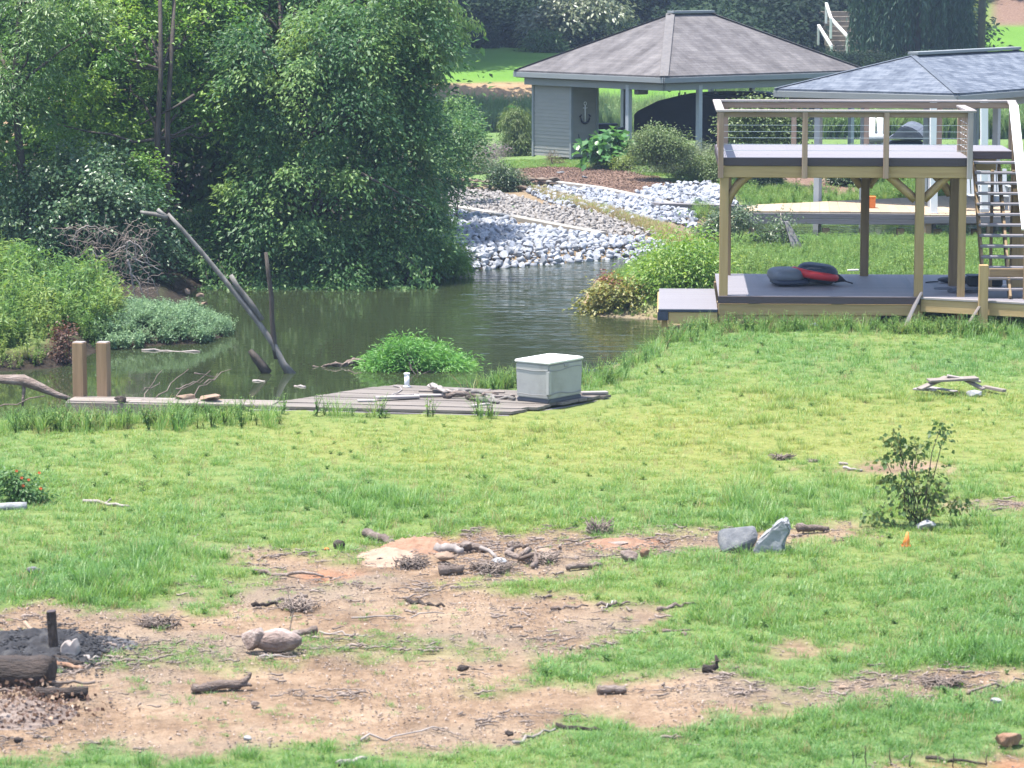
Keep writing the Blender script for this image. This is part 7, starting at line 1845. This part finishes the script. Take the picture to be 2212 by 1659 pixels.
    for (a, b2, r, mat, lab) in (((760, 1336), (960, 1326), .012, 'twig', 'long thin grey stick across the middle of the bare earth'), ((690, 1366), (795, 1372), .012, 'driftwood', 'pale thin stick running left at the middle of the bare earth'),
                            ((548, 1238), (700, 1248), .03, 'log', 'long grey root along the edge of the upper debris'), ((545, 1312), (600, 1306), .03, 'char', 'dark short log above the pair of logs'), ((580, 1300), (665, 1290), .022, 'log', 'grey stick just above the dark short log'),
                            ((1420, 1318), (1500, 1304), .025, 'log', 'grey log at the tip of the grass tongue'), ((1290, 1310), (1360, 1302), .022, 'log', 'grey stick left of the log at the grass tongue'), ((1190, 1318), (1270, 1310), .02, 'log', 'grey stick left of the pair near the grass tongue'), ((880, 1300), (960, 1312), .03, 'char', 'dark rough root in the twig line'),
                            ((1110, 1606), (1200, 1576), .02, 'driftwood', 'pale stick near the bottom grass edge'), ((1200, 1572), (1300, 1580), .028, 'char', 'black twisted root lying at the bottom grass edge'), ((780, 1600), (960, 1575), .012, 'twig', 'long grey stick near the bottom of the bare earth'), ((1430, 1366), (1490, 1362), .022, 'log', 'short brown log in the thin grass at the right'),
                            ((560, 1420), (640, 1418), .012, 'twig', 'thin stick right of the log pair foot'), ((730, 1655), (790, 1640), .03, 'driftwood', 'pale stick end at the bottom edge'), ((2000, 1640), (2130, 1652), .02, 'char', 'dark root at the bottom right corner'), ((2090, 1500), (2212, 1470), .018, 'log', 'brown stick at the right edge of the track'), ((1330, 1300), (1300, 1318), .014, 'twig', 'crooked twig among the sticks by the grass tongue')):
        log(lab, a, b2, r * .8, 'driftwood' if mat == 'twig' else mat, 'stick', 'stick', SG, bend=.05, taper=.5, wob=.5)
    for k, (vx, vy, sx, mat, lab) in enumerate(((1000, 1450, .07, 'char', 'dark flat piece of bark on the earth left of the grass strip'), (1478, 1372, .04, 'log', 'small brown chunk in the thin grass'), (1080, 1440, .03, 'log', 'tiny brown chunk above the grass strip'), (1100, 1590, .05, 'char', 'dark clod near the bottom grass edge'), (550, 1525, .05, 'log', 'brown clod on the lower bare earth'), (40, 1605, .05, 'char', 'dark clod at the lower left'), (2180, 1612, .14, 'clay', 'red clay clod at the bottom right corner'),
                                              (1820, 1490, .05, 'slab', 'pale stone in the right track, first from the deep grass'), (560, 1385, .05, 'char', 'dark clod left behind the pair of logs'), (535, 1600, .05, 'whiterock', 'white stone on the lower bare earth'), (2150, 1520, .06, 'whiterock', 'white stone in the grass below the right track'), (70, 1240, .09, 'darkrock', 'grey rock hidden in the tall grass at the left'), (705, 1188, .03, 'orange', 'tiny orange bit of litter in the grass'))):
        rock('clod' if mat in ('char', 'log', 'clay') else 'stone', lab, vx, vy, (sx, sx * .8, sx * .55), mat, 660 + k, cat='clod' if mat in ('char', 'log', 'clay') else 'stone')
    # fire pit corner
    log('thick charred log at the left edge', (-120, 1478), (112, 1480), .145, 'char', 'log', 'log', None, taper=.97, bend=.01, n=10, wob=.12)
    log('dark log lying in front of the charred log', (76, 1508), (190, 1506), .055, 'char', 'log', 'log', taper=.9, bend=.02)
    c = g(120, 1425)
    t = thing('iron_post', 'dark rusty square post standing by the ash heap', 'post', c)
    beam('shaft', c + [0, 0, -.2], c + [-.03, 0, .43], .075, .075, M['char'], t, up=(0, 1, 0)); beam('cap', c + [-.03, 0, .425], c + [-.031, 0, .437], .078, .078, M['fascia'], t, up=(0, 1, 0))
    p = g(148, 1430)
    fr = [at(128, 1424, p[1]), at(130, 1396, p[1]), at(140, 1384, p[1]), at(150, 1392, p[1]), at(158, 1380, p[1]), at(166, 1400, p[1]), at(163, 1432, p[1]), at(150, 1436, p[1])]
    bk = [q_ + np.array([.02, .12, -.01]) for q_ in fr]
    me = prism(fr, bk, M['palewood'], 'split_stump'); bm = bmesh.new(); bm.from_mesh(me); bmesh.ops.recalc_face_normals(bm, faces=bm.faces[:]); bmesh.ops.bevel(bm, geom=bm.edges[:], offset=.012, segments=1, affect='EDGES'); bm.to_mesh(me); bm.free()
    solo('split_stump', me, 'pale split stump leaning against the rusty post', 'stump', p)
    log('dark root at the foot of the split stump', (110, 1432), (178, 1438), .05, 'char', 'root', 'root', taper=.4)
    log('pale bent stick right of the split stump', (172, 1428), (214, 1424), .018, 'driftwood', 'stick', 'stick', bend=.18)
    log('tan stick lying across the ash heap', (55, 1372), (118, 1412), .02, 'slab', 'stick', 'stick', za=.10, zb=.02)
    log('brown curved root below the rusty post', (118, 1438), (180, 1448), .03, 'clay', 'root', 'root', taper=.5)
    log('small dark stick below the dark log', (100, 1484), (205, 1476), .015, 'twig', 'stick', 'stick', za=.02)
    mound('ash_heap', 'heap of dark ash and charred stones at the left edge', 60, 1410, .75, .85, .14, 'ash', 8, 'ash heap', .6)
    mound('ash_heap', 'thin spread of ash right of the rusty post', 200, 1392, .40, .4, .03, 'ash', 9, 'ash heap', .6)
    mound('leaf_heap', 'low heap of brown soil and dead leaves at the lower left', 30, 1540, .5, .5, .10, 'log', 10, 'leaf heap', .5)
    # crumbs of charcoal and dead leaves
    r = np.random.default_rng(14)
    c = g(80, 1405); n = 3200; x = c[0] + r.normal(size=n) * .42; y = c[1] + r.normal(size=n) * .4
    dz = np.clip(1 - ((x - g(60, 1410)[0]) / .75) ** 2 - ((y - g(60, 1410)[1]) / .85) ** 2, 0, 1) * .14
    scatter('charcoal_crumbs', np.stack([x, y, H(x, y) + dz], 1), .008 + .026 * r.random(n) ** 3, r.random(n) * 6.28, r.integers(0, 4, n), [bpy.data.objects.new('crumb', hull(9, 1, .8, .6, 740 + s, M['ash'])) for s in range(4)])
    c = g(40, 1535); m = 900
    P = np.stack([c[0] + r.normal(size=m) * .30, c[1] + r.normal(size=m) * .30, np.zeros(m)], 1); P[:, 2] = H(P[:, 0], P[:, 1]) + .02 + .10 * r.random(m) * np.exp(-((P[:, 0] - c[0]) / .4) ** 2)
    V, T = leaf_geo(P, r.normal(size=(m, 3)), r.normal(size=(m, 3)) + [0, 0, .6], .04 * (.6 + .8 * r.random(m)), .035 * (.6 + .8 * r.random(m)))
    tag(link('dead_leaves', mesh_np('dead_leaves', V, [T], M['dryleaf'], {'tint': np.repeat(r.random(m), 4)})), kind='stuff')
    # flower plant and its edging stone at the left edge
    b = g(40, 1085); Y = b[1]; s = S(Y, .2)
    E = lambda vx, vy, rx, rz, dy=0: (at(vx, vy, Y + dy)[0], Y + dy, at(vx, vy, Y + dy)[2], rx / s, rx / s * .7, rz / s)
    t = make_shrub('flowering_plant', 'green plant with small orange flowers at the left edge of the meadow', 'plant', b, [E(40, 1050, 48, 22), E(20, 1030, 30, 22), E(70, 1075, 36, 14)], leafmat('flower_plant_leaf', (.05, .12, .035), (.08, .17, .05), (.14, .22, .08), .35), ncl=50, nlf=26, spread=.06, leaf=(.06, .03), seed=81)
    for (vx, vy) in ((85, 1021), (115, 1017), (62, 1036), (50, 1049), (88, 1055), (47, 1032)):
        q = at(vx if vx < 110 else 36, vy, Y - .15); J = Join()
        for k in range(6):
            a = k * 1.047; V, T = leaf_geo(q[None], np.array([[math.cos(a), -.3, math.sin(a)]]), np.array([[0, -1., .3]]), np.array([.022]), np.array([.016])); J.add(V, None, T)
        link('flower', J.mesh('flower', M['flower'], attrs={'tint': np.full(J.n, .5)}), t)
    p0, p1 = g(-40, 1104), g(58, 1100)
    solo('edging_stone', Join().add(*tube(wander(p0 + [0, 0, .03], p1 + [0, 0, .03], 6, .01), .05, 8, .15)).mesh('edging_stone', M['whiterock']), 'pale rounded edging stone below the flowering plant', 'stone', p1)
    t = thing('dead_stalks', 'few dark dead stalks in the red earth at the bottom right', 'stalks', g(1925, 1650))
    for vx, vy, h in ((1870, 1656, .16), (1925, 1650, .12), (1965, 1655, .13), (2060, 1655, .10), (1845, 1652, .10), (2130, 1650, .08)):
        q = g(vx, vy); link('stalk', Join().add(*tube(wander(q - [0, 0, .02], q + [RG.normal() * .02, 0, h], 5, .008), np.linspace(.006, .003, 5), 5)).mesh('stalk', M['char']), t)

def build_haze():
    V = [(-150, -30, -4), (150, -30, -4), (150, 330, -4), (-150, 330, -4), (-150, -30, 45), (150, -30, 45), (150, 330, 45), (-150, 330, 45)]
    me = bpy.data.meshes.new('haze'); me.from_pydata(V, [], [(3, 2, 1, 0), (4, 5, 6, 7), (0, 1, 5, 4), (1, 2, 6, 5), (2, 3, 7, 6), (3, 0, 4, 7)])
    m = bpy.data.materials.new('haze'); m.use_nodes = True; t = m.node_tree
    t.nodes.remove(t.nodes['Principled BSDF'])
    v = t.nodes.new('ShaderNodeVolumePrincipled'); v.inputs['Density'].default_value = HAZE; v.inputs['Color'].default_value = (.55, .72, 1, 1); v.inputs['Anisotropy'].default_value = .2
    t.links.new(v.outputs[0], t.nodes['Material Output'].inputs['Volume'])
    me.materials.append(m)
    tag(link('haze', me), kind='stuff')
HAZE = 0.00042

build_ground()
build_water()
build_meadow()
build_litter()
build_rocks()
build_boathouse()
build_second_boathouse()
build_deck()
turn_deck()
build_dock()
build_storage_box()
build_left_wood()
build_shore_plants()
build_far_shore()
build_forest()
build_dock_clutter()
build_dead_tree()
build_deck_clutter()
build_foreground()
build_haze()
